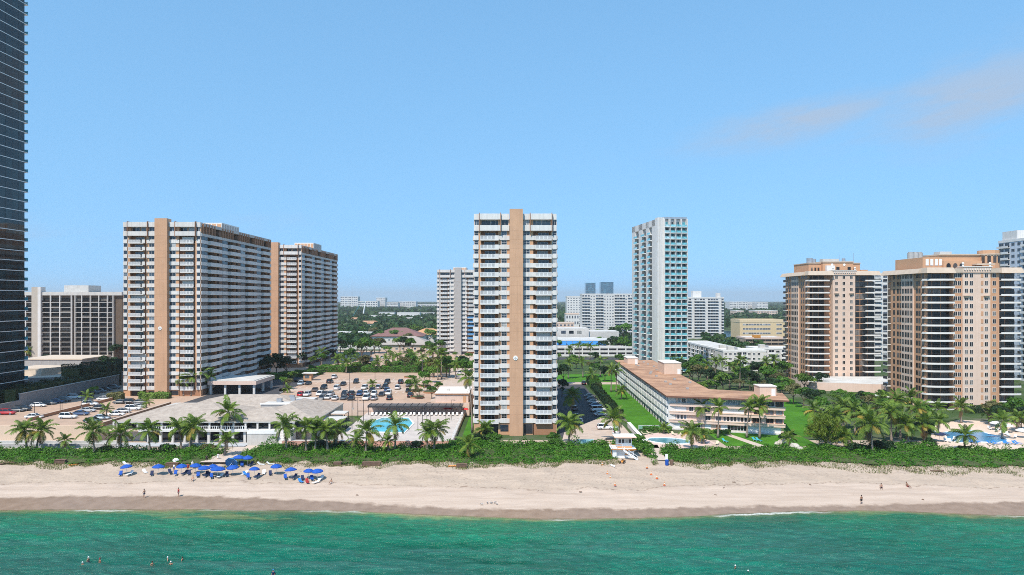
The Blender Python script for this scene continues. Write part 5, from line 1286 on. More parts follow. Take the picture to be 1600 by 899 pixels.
front = [
 ('leftmost full coconut palm before the parking deck wall', 39, 671, 42, 704.6, 1.0, 3), ('coconut palm crowding its leftmost neighbour, yellow fronds low', 64.5, 672, 56.7, 704, 1.0, 6),
 ('short young palm standing alone before the deck wall', 101, 688, 98.5, 701, .62, 1), ('tall coconut palm before the deck wall, right of the short young palm', 144.6, 673, 147, 709, 1.05, 4),
 ('coconut palm at the grey garden wall, between two taller palms', 188, 677, 188.6, 707, 1.0, 3), ('coconut palm at the left end of the clubhouse', 232.4, 672, 234, 708, 1.0, 5),
 ('left palm of the crossing pair before the clubhouse', 278, 669, 283, 702, .95, 3), ('right palm of the crossing pair before the clubhouse', 302, 667, 295.6, 705, 1.05, 4), ('slim palm behind the crossing pair', 291, 673, 300, 697, .8, 2),
 ('tall palm reaching above the middle of the clubhouse roof', 357, 643, 355, 690, 1.12, 3), ('low bushy palm beside the beach access path', 355, 686, 351, 710, .8, 4),
 ('coconut palm at the right end of the clubhouse stairs', 445.7, 665, 447.5, 705, 1.12, 4), ('palm before the clubhouse right roof, slim trunk', 477, 668, 478.5, 706, 1.0, 2),
 ('leafy palm between the slim palms by the coral wall', 494, 669, 492.5, 705, .9, 2), ('palm with drooping green fronds by the coral wall', 508, 671, 512, 706, .9, 2), ('full palm at the left edge of the pool terrace', 525, 670, 525, 702, 1.05, 3),
 ('short yellowed palm by the pool terrace', 557, 685, 556, 702, .7, 6), ('palm before the pool, left of its blue water', 573, 674, 571.5, 707, 1.08, 4), ('short palm below the pool', 606, 689, 607, 707, .65, 2),
 ('palm standing right before the blue pool', 617, 664, 617.4, 705, 1.05, 1), ('left palm of the touching pair right of the pool', 668, 675, 667.5, 705, .85, 4), ('right palm of the touching pair right of the pool', 681, 671, 678, 705, 1.02, 3),
 ('low palm sunk in the thicket before the central tower', 733, 694, 729, 713, .9, 4), ('short palm at the left foot of the central tower', 758, 670, 758, 690, .8, 3),
 ('palm with a thick trunk at the road end, lower of two in line', 890, 661, 888.7, 693, 1.12, 5), ('palm over the shaded road, upper of two in line', 894, 619, 891, 652, 1.02, 4), ('palm behind the lifeguard tower', 958.5, 655, 961, 686, 1.12, 3),
 ('palm by the oval pool, yellow fronds low', 1080, 674, 1081, 702, .98, 5), ('short yellow palm right of the oval pool', 1098, 678, 1100, 692, .55, 8), ('slim palm against the peach house, nearest the oval pool', 1097, 636, 1096, 672, .85, 2),
 ('slim palm against the middle of the peach house', 1124, 637, 1122, 683, .82, 2), ('slim palm against the peach house, left of the thick-crowned one', 1170, 637, 1167, 683, .9, 2), ('thick-crowned palm at the right end of the peach house', 1187, 632, 1187, 684, .9, 4), ('tiny palm by the lawn fence of the peach house', 1037.5, 668, 1037, 676, .55, 0),
 ('low dark palm by the white rocks right of the peach house', 1233, 684, 1234, 697, .75, 2), ('short palm in front of the grove, by the feathery tree', 1320, 681, 1322, 702, .78, 4), ('big spreading palm at the front of the grove', 1360.6, 663, 1363, 706, 1.3, 6),
 ('palm before the curved beach pool', 1507, 679, 1507, 703, .92, 5), ('palm at the far edge of the curved pool', 1501, 636, 1502, 660, .98, 2), ('palm in the pool garden by the blue cabana', 1466, 637, 1466, 660, .9, 2), ('dark palm at the left end of the curved pool', 1467, 657, 1466, 680, .85, 1),
 ('palm among the loungers right of the curved pool', 1567, 657, 1566, 685, .95, 2), ('palm at the right foot of the front tan tower', 1551, 642, 1551, 660, .95, 3), ('palm at the picture edge above the pool', 1589, 652, 1588, 674, .9, 3)]
for (lab, a, b_, c_, e, s, ye) in front: palm_px(lab, a, b_, c_, e, s, yellow=ye)
# grove of palms right of the lawn
rg = random.Random(12)
grove = [('grove palm nearest the lawn, pale fronds', 1288, 655, 1290, 690), ('grove palm leaning over the feathery tree', 1305, 650, 1307, 692), ('grove palm at the back, under the white podium', 1316, 637, 1318, 668), ('grove palm with a high crown before the far tan tower', 1334, 640, 1336, 676), ('grove palm tucked behind the big spreading palm', 1349, 648, 1350, 684), ('yellowed grove palm right of the big spreading palm', 1391, 643, 1393, 690), ('grove palm with a bright crown before the front tan tower', 1400, 625, 1402, 664),
         ('grove palm close under the front tan tower', 1423, 622, 1424, 655), ('grove palm leaning right, over the pool garden edge', 1434, 637, 1430, 672), ('low yellow grove palm at the pool garden edge', 1443, 662, 1444, 690), ('grove palm half hidden in the middle of the grove', 1374, 636, 1375, 670), ('grove palm at the front right corner, dead fronds hanging', 1418, 664, 1419, 694), ('small grove palm between the two tan towers', 1380, 622, 1381, 650), ('grove palm standing behind the hedge of the lawn', 1272, 640, 1273, 668), ('grove palm with the darkest crown, centre of the grove', 1405, 650, 1407, 684)]
for i, (lab, a, b_, c_, e) in enumerate(grove): palm_px(lab, a, b_, c_, e, rg.uniform(.92, 1.15), yellow=3 + i % 5, group='palms of the grove', n=18)
# palms farther back, on the deck and along the roads
back = [('palm at the foot of the broad slab, leftmost of its cluster', 278, 592, 277, 618, 7), ('second palm of the cluster at the broad slab', 288, 594, 287, 619, 7), ('palm of the slab cluster with the tallest crown', 315.5, 582, 316, 618, 7), ('palm in the middle of the slab cluster', 300, 588, 299, 619, 7), ('rightmost palm of the slab cluster', 327, 587, 327, 616, 7),
        ('round small palm in the side lot island', 136, 619, 136, 634, 7), ('small palm in the side lot by the brown divider', 167, 640, 167, 655, 7), ('small palm at the lot edge by the clubhouse', 228, 628, 228, 640, 7),
        ('palm in the planter right of the central lot', 649, 600, 649, 612, 7), ('small palm in the central lot, middle row', 582, 600, 582, 608, 7), ('small palm in the planter near the red car', 449, 607, 449, 614, 7), ('palm left of the slab driveway', 503, 550, 503, 572, 7), ('palm on the slab driveway, right of its neighbour', 492, 553, 492, 568, 7),
        ('palm in the upper lot, left of the trio', 613, 556, 613, 572, 7), ('palm in the upper lot, middle of the trio', 621, 557, 621, 573, 7), ('palm in the upper lot, right of the trio', 638, 553, 638, 572, 7), ('palm in the upper lot by the white van', 646, 555, 646, 574, 7), ('palm at the lot edge in front of the grey-white tower', 677, 548, 677, 590, 7), ('tall palm rising before the grey-white tower', 690, 553, 690, 592, 7),
        ('slender very tall palm hugging the left of the central tower', 733, 590, 738, 676, 3), ('palm by the garage, first from the central tower', 888, 566, 888, 592, 3), ('palm by the garage, bushy crown', 910, 565, 911, 590, 3), ('palm by the garage, dark crown', 938, 563, 938, 588, 3), ('palm over the shaded road end', 925, 585, 925, 602, 3), ('paired palm left of the long peach house end', 955, 577, 955, 613, 3), ('paired palm touching the long peach house end', 964, 578, 963, 613, 3), ('bush palm on the long lawn', 971, 611, 971, 624, 3),
        ('tall palm in front of the blue canopies', 922, 541, 922, 562, 3), ('palm in front of the blue canopies, near the central tower', 890, 545, 890, 562, 3), ('palm in front of the canopies, left of the garden trees', 905, 539, 905, 560, 3),
        ('very tall palm before the courtyard complex', 1157, 563, 1156, 608, 3), ('slim palm stem pair in the garden, left one', 1140, 572, 1140, 606, 3), ('slim palm in the garden near the roof house', 1118, 565, 1118, 600, 3), ('palm by the turquoise tower foot', 1053, 562, 1053, 584, 3), ('palm at the foot of the turquoise tower, second', 1062, 564, 1063, 584, 3), ('palm in the garden behind the brown roof', 1105, 570, 1106, 604, 3), ('palm in the garden trees near the far tan tower', 1208, 562, 1208, 600, 3), ('spreading palm before the side wing of the courtyard complex', 1196, 566, 1197, 606, 3), ('palm before the courtyard wing, left', 1128, 564, 1128, 602, 3),
        ('palm in the row before the shaded long block, first', 45, 548, 45, 566, 7), ('palm in the row before the shaded long block, second', 82, 546, 82, 564, 7), ('palm in the row before the shaded long block, third', 104, 547, 104, 565, 7), ('palm in the row before the shaded long block, fourth', 128, 546, 128, 564, 7), ('palm in the row before the shaded long block, fifth', 152, 545, 152, 564, 7), ('palm in the row before the shaded long block, last', 172, 547, 172, 564, 7)]
for i, (lab, a, b_, c_, e, z) in enumerate(back): palm_px(lab, a, b_, c_, e, 0.9 if i not in (5, 6, 7, 9, 10) else .62, z=z, z0=z, yellow=1 + i % 2, n=16, nuts=False, group='palms among the buildings')

# ---- broad-leaved trees
def crown_mesh(key, seed, R, Hc, nl, n, leaf, mat, low=-.45):
    def mk():
        rng = np.random.default_rng(seed); P, N = [], []
        for k in range(nl):
            v = rng.normal(0, 1, 3); v /= np.linalg.norm(v); v[2] = abs(v[2]) if rng.random() < .72 else v[2]
            c = v * rng.uniform(.35, .78) * np.array([R, R, Hc]); r = rng.uniform(.26, .46) * R
            m = n // nl; d = rng.normal(0, 1, (m, 3)); d /= np.linalg.norm(d, axis=1)[:, None]; d[:, 2] = np.where(d[:, 2] < low, -d[:, 2], d[:, 2])
            P.append(c + d * r * rng.uniform(.62, 1.05, (m, 1)) * [1, 1, Hc / R * .85]); N.append(d + [0, 0, .25])
        return quads_mesh('crown', leafV(np.concatenate(P), np.concatenate(N), leaf, rng), mat)
    return cached(('crown', key), mk)
def tree_trunk(seed, h, R):
    rng = random.Random(seed); m = MB(); m.tube([(0, 0, -.1), (.1, .05, h * .5), (0, .1, h)], [.05 * h + .08, .04 * h + .05, .03 * h + .04], 7, M_bark)
    for k in range(4):
        a = k * 1.57 + rng.uniform(-.4, .4); m.tube([(0, .1, h * .8), (R * .35 * math.cos(a), R * .35 * math.sin(a), h * 1.25), (R * .6 * math.cos(a), R * .6 * math.sin(a), h * 1.6)], [.03 * h + .03, .06, .03], 5, M_bark)
    return m.mesh('trunk')
KINDS = {'green': L_tree, 'light': L_tree2, 'dark': L_dark, 'olive': L_olive}
TR = {k: [crown_mesh((k, i), 40 + i * 7 + len(k), 3.0, 2.3, 13, 1150, .30, m) for i in range(3)] for k, m in KINDS.items()}
TT = [tree_trunk(i, 2.6, 3.0) for i in range(3)]
TN = [0]
def tree(label, x, y, z, R, kind='green', hs=1.0, group='trees among the buildings', name='broadleaf_tree', cat='tree'):
    TN[0] += 1; i = TN[0]; rnd = random.Random(i); root = thing(name, label, cat, (x, y, z), rnd.uniform(0, 6.28), group, scale=R / 3.0)
    add('trunk', TT[i % 3], root, scale=(1, 1, hs)); add('crown', TR[kind][i % 3], root, (0, 0, (2.6 + 1.6) * hs), scale=(1, 1, .9 * hs + .1))
    return root
def tree_px(label, px, py_base, R, kind='green', hs=1.0, z=3.0, **kw):
    x, y = G(px, py_base, z); return tree(label, x, y, z, R, kind, hs, **kw)
def bush(label, x, y, z, R, kind='green', group='shrubs', hz=.8):
    TN[0] += 1; i = TN[0]; root = thing('shrub', label, 'shrub', (x, y, z), random.Random(i).uniform(0, 6), group, scale=R / 3.0)
    add('foliage', TR[kind][i % 3], root, (0, 0, 1.5 * hz), scale=(1, 1, hz)); return root
T = [('dark tree between the two slabs, in front', 432, 588, 4.6, 'dark', 7), ('dark tree at the foot of the shaded slab', 447, 590, 4.2, 'dark', 7), ('dark tree left of the slab driveway', 420, 590, 4.0, 'dark', 7), ('dark tree beside the broad slab rear', 402, 590, 3.6, 'dark', 7), ('dark tree under the shaded slab right part', 470, 574, 3.6, 'dark', 7),
     ('light green tree left of the gatehouse', 458, 598, 2.3, 'light', 7), ('light green tree by the slab driveway', 443, 606, 2.0, 'light', 7), ('olive shrub tree in the lot planter by the red car', 452, 608, 1.9, 'olive', 7), ('big bright tree in the belt left of the upper lot', 566, 566, 6.5, 'green', 7), ('big tree in the belt beside the brightest one', 580, 562, 5.5, 'light', 7), ('mid green tree in the belt by the steps', 548, 572, 4.2, 'green', 7), ('small tree in the belt near the shaded slab', 530, 574, 3.4, 'light', 7),
     ('tall tree cluster member right of the central lot, front', 662, 606, 3.0, 'green', 7), ('tall tree right of the central lot, rear', 678, 590, 4.2, 'olive', 7), ('bright tree in the lot planter', 640, 612, 2.2, 'green', 7), ('bright tree right of the lot by the driveway', 672, 598, 3.2, 'light', 7), ('dense tree right of the upper lot', 698, 590, 4.4, 'green', 7), ('dense tree beside the driveway top', 688, 586, 3.6, 'dark', 7), ('olive tree in the planter by the pool pergola', 652, 624, 1.8, 'olive', 7),
     ('green tree touching the left of the central tower', 727, 592, 4.0, 'green', 7), ('tree behind the driveway near the central tower', 722, 580, 3.6, 'light', 7),
     ('small tree in the side lot, left of the clubhouse', 146, 622, 1.9, 'light', 7),
     ('dark tree at the start of the shaded road', 880, 600, 4.0, 'dark', 3), ('dark tree beside the shaded road', 878, 620, 3.0, 'dark', 3), ('green tree at the lawn strip end', 930, 590, 3.4, 'green', 3), ('dark tree right of the lawn strip', 945, 596, 3.4, 'dark', 3), ('bright tree before the white garage', 936, 548, 5.0, 'green', 3), ('tree before the white garage, right', 960, 552, 5.5, 'dark', 3), ('dark tree at the turquoise tower base', 975, 556, 6.0, 'green', 3), ('round tree above the blue canopies', 932, 532, 5.0, 'light', 3), ('tree in front of the white block, right', 975, 535, 8, 'green', 3), ('tree by the wide white block', 958, 540, 7, 'dark', 3),
     ('garden tree behind the brown roof, left', 1078, 596, 4.6, 'green', 3), ('garden tree with a dusty crown', 1092, 600, 4.2, 'olive', 3), ('garden tree before the complex, dark', 1108, 606, 3.8, 'dark', 3), ('garden tree by the roof house', 1120, 612, 3.4, 'green', 3), ('broad dark tree right of the very tall palm', 1186, 604, 5.0, 'dark', 3), ('broad tree beside the broad dark one', 1200, 608, 4.6, 'green', 3), ('tree with a tan crown near the far tan tower', 1214, 612, 3.8, 'olive', 3), ('low dark tree in the garden corner', 1172, 610, 3.8, 'dark', 3), ('tree under the courtyard corner block', 1150, 590, 4.0, 'green', 3), ('tree at the end of the garden', 1222, 600, 5.0, 'green', 3), ('tree behind the garden lawn, left', 1066, 590, 4.0, 'dark', 3), ('tree behind the garden lawn, next to the wing', 1090, 584, 4.6, 'green', 3),
     ('dark tree of the lawn-edge row, first', 1208, 622, 3.4, 'dark', 3), ('dark tree of the lawn-edge row, second', 1222, 628, 3.6, 'green', 3), ('tan-crowned tree of the lawn-edge row', 1240, 632, 3.6, 'olive', 3), ('tree of the lawn-edge row by the white podium', 1256, 638, 3.6, 'green', 3), ('dark tree of the lawn-edge row, near the grove', 1270, 646, 3.6, 'dark', 3), ('dense tree closing the grove on the left', 1284, 656, 3.4, 'green', 3),
     ('grove undergrowth tree, front left', 1300, 676, 3.0, 'dark', 3), ('grove undergrowth tree, middle', 1340, 672, 3.4, 'dark', 3), ('grove undergrowth tree, right of the big palm', 1400, 682, 3.6, 'dark', 3), ('grove undergrowth tree, rear', 1330, 652, 3.6, 'green', 3), ('grove undergrowth tree by the pool garden', 1425, 688, 3.0, 'dark', 3), ('grove undergrowth tree under the front tan tower', 1440, 664, 3.0, 'green', 3), ('grove undergrowth tree by the podium', 1362, 650, 3.4, 'olive', 3), ('grove undergrowth tree near the front tower corner', 1385, 655, 3.2, 'green', 3), ('grove undergrowth tree at the far right', 1448, 690, 2.4, 'dark', 3),
     ('tree at the right foot of the front tan tower, tan crown', 1546, 664, 3.6, 'olive', 3), ('dark tree right of the front tan tower foot', 1560, 668, 3.0, 'dark', 3), ('tree at the picture edge under the blue-grey tower', 1585, 662, 3.8, 'green', 3), ('tree near the picture edge by the umbrella', 1596, 672, 3.0, 'dark', 3),
     ('dark tree in the side garden, left', 18, 585, 4.2, 'dark', 7), ('dark tree in the side garden, right', 75, 582, 3.8, 'dark', 7), ('round tree in the side garden before the annex', 62, 582, 3.0, 'green', 7), ('tree beside the long block, far end', 182, 566, 4.5, 'dark', 7), ('tree beside the broad slab, behind the wall', 176, 590, 4.0, 'dark', 7), ('tree behind the side-lot wall end', 160, 588, 4.0, 'dark', 7)]
for (lab, px, py, R, k, z) in T: tree_px(lab, px, py, R, k, 1.0, z)
def tree_row(n, p0, p1, y0, y1, R0, R1, z, where, kinds=('green', 'light', 'dark', 'olive', 'green', 'light'), seed=1):
    rnd = random.Random(seed); px = sorted(p0 + (p1 - p0) * (i + rnd.uniform(.1, .9)) / n for i in range(n))
    wd = ['first', 'second', 'third', 'fourth', 'fifth', 'sixth', 'seventh', 'eighth', 'ninth', 'tenth', 'eleventh', 'twelfth', 'thirteenth', 'fourteenth', 'fifteenth', 'sixteenth']
    for i, p in enumerate(px):
        k = kinds[rnd.randrange(len(kinds))]; adj = {'green': 'green', 'light': 'bright green', 'dark': 'dark green', 'olive': 'dusty olive'}[k]
        tree_px(f'{adj} tree {where}, {wd[i]} from left', p, rnd.uniform(y0, y1), rnd.uniform(R0, R1), k, rnd.uniform(.7, 1.1), z)
for i, (px, pc, pb) in enumerate(((527, 562, 580), (541, 566, 583), (556, 560, 578), (590, 565, 582), (604, 562, 581), (660, 560, 584), (670, 566, 590), (684, 570, 594), (702, 566, 588), (712, 570, 592))):
    palm_px(('low', 'bushy', 'slim', 'tall', 'wide', 'leaning', 'pale', 'dense', 'sparse', 'dark')[i] + ' palm in the green belt between the lots, ' + ('first', 'second', 'third', 'fourth', 'fifth', 'sixth', 'seventh', 'eighth', 'ninth', 'last')[i] + ' from left', px, pc, px, pb, .85, z=7, z0=7, yellow=1, n=15, nuts=False, group='palms among the buildings')
tree_row(14, 545, 730, 577, 583, 2.0, 3.6, 7, 'in the belt between the central and upper lots', seed=2)
tree_row(13, 528, 690, 549, 555, 3.2, 5.5, 7, 'in the line behind the upper lot', seed=3)
tree_row(7, 478, 545, 562, 576, 2.0, 3.6, 7, 'along the foot of the shaded slab', seed=4)
tree_row(9, 600, 735, 556, 566, 1.8, 3.0, 7, 'standing inside the upper lot', seed=5)
tree_row(12, 1072, 1225, 588, 600, 2.4, 4.2, 3, 'in the garden before the courtyard complex', seed=6)
tree_row(11, 1090, 1215, 606, 618, 2.4, 4.0, 3, 'in the thick of the garden behind the brown roof', seed=16)
tree_row(8, 1262, 1385, 622, 636, 1.8, 3.0, 3, 'along the front of the white podium', seed=7)
tree_row(7, 868, 990, 548, 556, 3, 5, 3, 'between the white garage and the blue canopies', seed=21)
tree_row(8, 868, 985, 566, 580, 2.2, 3.8, 3, 'on the lawn before the white garage', seed=8)
tree_row(6, 1200, 1290, 606, 620, 3.0, 4.2, 3, 'at the foot of the farther tan tower', seed=9)
tree_row(7, 30, 188, 552, 560, 2.8, 4.2, 7, 'under the long dark-windowed block', seed=10)
tree_row(5, 640, 690, 596, 624, 1.3, 2.2, 7, 'in the planters right of the central lot', seed=11)
tree_row(9, 560, 690, 520, 540, 5, 8, 3, 'round the pavilions behind the upper lot', seed=12)
def casuarina():
    rng = np.random.default_rng(77); P, N = [], []
    x, y = G(1290, 700, 3.2); h = 8.4; mb = MB(); mb.tube([(0, 0, -.1), (.2, .1, 4), (0, 0, h)], [.28, .18, .04], 7, M_bark)
    for k in range(52):
        t = rng.uniform(.10, 1.0); a = rng.uniform(0, 6.28); L = 5.4 * (1 - t) ** .65 + .8; e = rng.uniform(.15, .8)
        tip = np.array([math.cos(a) * L * math.cos(e), math.sin(a) * L * math.cos(e), h * t * .9 + L * math.sin(e)])
        b0 = np.array([0, 0, h * t * .9]); mb.tube([tuple(b0), tuple((b0 + tip) / 2 + [0, 0, .15]), tuple(tip)], [.06, .04, .015], 4, M_bark)
        m = 150; s = rng.uniform(.25, 1.05, (m, 1)); c = b0 + (tip - b0) * s + rng.normal(0, .36, (m, 3)) * [1, 1, .8]; P.append(c); N.append(rng.normal(0, 1, (m, 3)))
    root = thing('feathery_tree', 'pale feathery tree leaning over the lawn edge beside the palm grove', 'tree', (x, y, 3.0)); add('trunk', mb, root)
    P = np.concatenate(P); n = len(P); d = rng.normal(0, .5, (n, 3)) + [0, 0, .7]; d /= np.linalg.norm(d, axis=1)[:, None]
    w = np.cross(d, rng.normal(0, 1, (n, 3))); w /= np.linalg.norm(w, axis=1)[:, None]; L = rng.uniform(.25, .55, (n, 1))
    V = np.stack([P - d * L - w * .03, P - d * L * .2 - w * .07, P + d * L, P + d * .2 * L + w * .07], 1).reshape(-1, 3)
    add('crown', quads_mesh('crown', V, L_cas), root)
casuarina()

# ---- hedges
def hedge(label, p, q, w, h, mat=L_dark, z=3.0, leaf=.22, dens=26, cat='hedge', base=None):
    rng = np.random.default_rng(int(abs(p[0] * 31 + p[1]))); p, q = np.array(p, float), np.array(q, float); L = np.linalg.norm(q - p); t = (q - p) / L; nrm = np.array([-t[1], t[0]])
    n = int(L * (w + 2 * h) * dens); u = rng.uniform(0, L, n); s = rng.uniform(0, w + 2 * h, n)
    off = np.where(s < h, -w / 2, np.where(s < h + w, s - h - w / 2, w / 2)); zz = np.where(s < h, s, np.where(s < h + w, h, 2 * h + w - s))
    zz = zz * (1 + .12 * np.sin(u * .9 + p[0]) + .08 * np.sin(u * 2.3)); off = off * (1 + .15 * np.sin(u * 1.3))
    P = np.stack([p[0] + t[0] * u + nrm[0] * off, p[1] + t[1] * u + nrm[1] * off, z + zz], -1) + rng.normal(0, .12, (n, 3))
    Nn = np.stack([nrm[0] * np.sign(off) * (s != 0), nrm[1] * np.sign(off), np.full(n, .8)], -1)
    c = (p + q) / 2; me = quads_mesh('hedge', leafV(P - [c[0], c[1], z], Nn, leaf, rng), mat)
    o = add('hedge', me, None, (c[0], c[1], z), label=label, cat=cat)
    m = MB(); a = p - c; b_ = q - c; hw = nrm * (w / 2 - .12)
    m.hexa([(*(a - hw), 0), (*(b_ - hw), 0), (*(b_ + hw), 0), (*(a + hw), 0)], [(*(a - hw), h - .15), (*(b_ - hw), h - .15), (*(b_ + hw), h - .15), (*(a + hw), h - .15)], M_soil); add('dark_core', m, o)  # added dark box filling the unseen inside of the hedge
    return o
hedge('long dark hedge between the shaded road and the lawn', (33.2, 226), (34.2, 324), 2.2, 2.4)
hedge('clipped green hedge wall behind the central parking lot', (-92, 332), (-28, 330), 3.0, 2.6, L_sea, 7)
hedge('hedge with orange base behind the upper lot edge', (-60, 352), (-14, 352), 3.0, 3.0, L_tree, 7)
hedge('dark hedge on top of the side garden wall', (-152.5, 222), (-152.5, 282), 3.5, 5.6, L_dark, 7)
hedge('dark hedge at the foot of the dark glass tower', (-159, 214), (-157, 250), 4.0, 4.2, L_dark, 7)
hedge('dark hedge climbing behind the annex windows', (-163, 270), (-152, 330), 8, 7.5, L_dark, 7)
hedge('hedge between the house garden and the peach house', (37, 206.5), (45, 206.5), 1.6, .9, L_sea)
hedge('low hedge along the front of the peach house', (48, 204), (60, 200.5), 1.6, .9, L_tree2)
hedge('hedge by the far end of the shaded road', (34.6, 300), (36, 330), 4, 2.6, L_tree)
hedge('hedge in front of the shaded slab', (-100, 300), (-84, 322), 3, 2.4, L_tree, 7)
hedge('green planting strip below the shaded slab', (-88, 342), (-66, 350), 6, 2.0, L_tree2, 7)
hedge('hedge under the front tan tower by the pool', (148, 238), (156, 239), 2.4, 2.0, L_dark)
hedge('hedge at the door of the front tan tower', (162, 239), (171, 240), 2.6, 2.2, L_tree)
hedge('hedge at the foot of the broad slab, by the parked cars', (-124, 243.6), (-114, 243.6), 2.4, 1.8, L_tree2, 7)
hedge('clipped yellow-green hedge by the white car at the broad slab', (-133, 241), (-128.4, 241), 3.0, 2.0, L_olive, 7)

# ---- dune thicket: sea grape, with a fringe of grass
FRONT = [(0, 721), (60, 724), (120, 726), (200, 722), (260, 726), (330, 729), (384, 724), (430, 722), (500, 724), (560, 726), (620, 722), (700, 722), (730, 728), (800, 725), (850, 724), (950, 719), (1000, 721), (1050, 722), (1100, 726), (1200, 722), (1300, 723), (1350, 727), (1400, 730), (1500, 729), (1600, 731)]
BACK = [(0, 705), (240, 706), (330, 704), (340, 708), (385, 700), (530, 697), (545, 703), (660, 701), (720, 692), (745, 690), (790, 694), (880, 694), (900, 697), (950, 694), (985, 688), (1030, 702), (1060, 706), (1240, 702), (1300, 700), (1420, 696), (1470, 704), (1600, 706)]
L_sun = leafm('dune_sunflower_leaf', (0.06, 0.16, 0.015), (0.14, 0.27, 0.025), .6, tip=(.42, .38, .03))
def thicket():
    rng = np.random.default_rng(21)
    F_ = [B(px, py) for px, py in FRONT]; K_ = [G(px, py, 3.0) for px, py in BACK]
    fx, fd = [-170] + [a[0] for a in F_] + [170], [F_[0][1]] + [a[1] for a in F_] + [F_[-1][1]]
    kx, kd = [-170] + [a[0] for a in K_] + [170], [K_[0][1]] + [a[1] for a in K_] + [K_[-1][1]]
    def gap(x, d): return (abs(x - (-67.5 + (d - 166) * .11)) < 2.6) | (abs(x - (34.4 + (d - 168) * .08)) < 1.0) | ((x > 24.6) & (x < 31.8) & (d < 177.5))
    f_ = list(zip(fx, fd)); gx_ = np.arange(-170, 170.5, .7); fd = list(np.interp(gx_, fx, fd) + .9 * np.sin(gx_ * .31 + 1) * np.sin(gx_ * .83) + rng.normal(0, .28, len(gx_))); fx = list(gx_)
    # lumps: mounds of shrub of uneven height
    nl = 1500; lx = rng.uniform(-165, 165, nl); f, k = np.interp(lx, fx, fd), np.interp(lx, kx, kd); t = rng.uniform(0, 1, nl)
    ld = f + .8 + (k - f - 1.2) * t; lr = rng.uniform(.8, 2.0, nl) * (0.8 + .35 * t); lh = rng.uniform(.5, 1.5, nl) * (.45 + .75 * t)
    big = rng.random(nl) < .07; lh = np.where(big, lh * 1.7 + .3, lh); lr = np.where(big, lr * .8, lr); ok = ~gap(lx, ld); lx, ld, lr, lh = lx[ok], ld[ok], lr[ok], lh[ok]
    P, N = [], []; P2, N2, P3, N3 = [], [], [], []
    for x, d, r, h in zip(lx, ld, lr, lh):
        m = int(62 * r * r) + 30; v = rng.normal(0, 1, (m, 3)); v[:, 2] = abs(v[:, 2]); v /= np.linalg.norm(v, axis=1)[:, None]
        z0 = float(np.interp(d - interp(SHORE, x), [28, 34, 42], [2.45, 2.85, 3.0]))
        tt = (d - np.interp(x, fx, fd)) / max(1, np.interp(x, kx, kd) - np.interp(x, fx, fd)); kind = rng.random()
        dark = kind < (.42 if x < -20 else .18) * (tt > .35); yel = (not dark) and kind > (.90 if x < 40 else .66)
        (P2 if dark else P3 if yel else P).append(np.array([x, d, z0 - .05]) + v * rng.uniform(.8, 1.06, (m, 1)) * [r, r, (h + .25) * (1.25 if dark else .8 if yel else 1)]); (N2 if dark else N3 if yel else N).append(v + [0, 0, .3])
    m = 42000; x = rng.uniform(-165, 165, m); f, k = np.interp(x, fx, fd), np.interp(x, kx, kd); t = rng.uniform(-.03, 1, m); d = f + .3 + (k - f) * t
    z0 = np.interp(d - np.interp(x, [a for a, b in SHORE], [b for a, b in SHORE]), [28, 34, 42], [2.5, 2.95, 3.1]) + .18 + .45 * np.clip(t * 4, 0, 1) * (.6 + .4 * np.sin(x * .8 + d) * np.sin(d * 1.1 - x * .3)) + rng.normal(0, .07, m)
    ok = ~gap(x, d); P.append(np.stack([x, d, z0], -1)[ok]); N.append(np.tile([0, -.25, 1.0], (int(ok.sum()), 1)))
    P, N = np.concatenate(P), np.concatenate(N)
    add('sea_grape_thicket', quads_mesh('sea_grape_thicket', leafV(P, N, .19, rng, .75), L_sea), label='bright green sea grape thicket along the top of the beach', cat='thicket', kind='stuff')
    add('dune_scrub', quads_mesh('dune_scrub', leafV(np.concatenate(P2), np.concatenate(N2), .17, rng, .7), L_tree), label='darker scrub bushes scattered through the sea grape thicket', cat='scrub', kind='stuff')
    add('dune_flowers', quads_mesh('dune_flowers', leafV(np.concatenate(P3), np.concatenate(N3), .15, rng, .7), L_sun), label='yellow-green dune sunflower patches in the thicket', cat='dune plants', kind='stuff')
    xs = np.arange(-168, 168.1, 1.5); mb = MB()
    for a, b_ in zip(xs[:-1], xs[1:]):
        for j in range(8):
            def pt(x, s): return (x, np.interp(x, fx, fd) + .5 + (np.interp(x, kx, kd) - np.interp(x, fx, fd) - .3) * s, 3.02 + .28 * math.sin(s * 3.0) * (.8 + .5 * math.sin(x * 1.7 + s * 5)) - .25 * (s < .05))
            q = [pt(a, j / 8), pt(b_, j / 8), pt(b_, (j + 1) / 8), pt(a, (j + 1) / 8)]
            if gap(q[0][0], q[0][1]) or gap(q[1][0], q[1][1]): continue
            mb.face(q, M_soil)
    structure('dune', mb, label='low dune ridge under the green thicket')
    n = 26000; x = rng.uniform(-165, 165, n); wid = 1.0 + 1.5 * np.clip(np.interp(x, [-165, 60, 75, 165], [.2, .3, 1.2, 1.4]) + .5 * np.sin(x * .35), 0, 2); f = np.interp(x, fx, fd) - .9 * wid + rng.uniform(-1.1, 1.4, n) * wid
    ok = ~gap(x, f); x, f = x[ok], f[ok]; n = len(x); z0 = np.interp(f - np.interp(x, [a for a, b in SHORE], [b for a, b in SHORE]), [0, 4, 9, 28, 34, 42], [0, .42, .95, 2.45, 2.85, 3.0])
    b0 = np.stack([x, f, z0 - .03], -1); a = rng.uniform(0, 6.28, n); d = np.stack([np.cos(a), np.sin(a), np.zeros(n)], -1); w = np.stack([-np.sin(a), np.cos(a), np.zeros(n)], -1) * .05; h = rng.uniform(.18, .5, (n, 1))
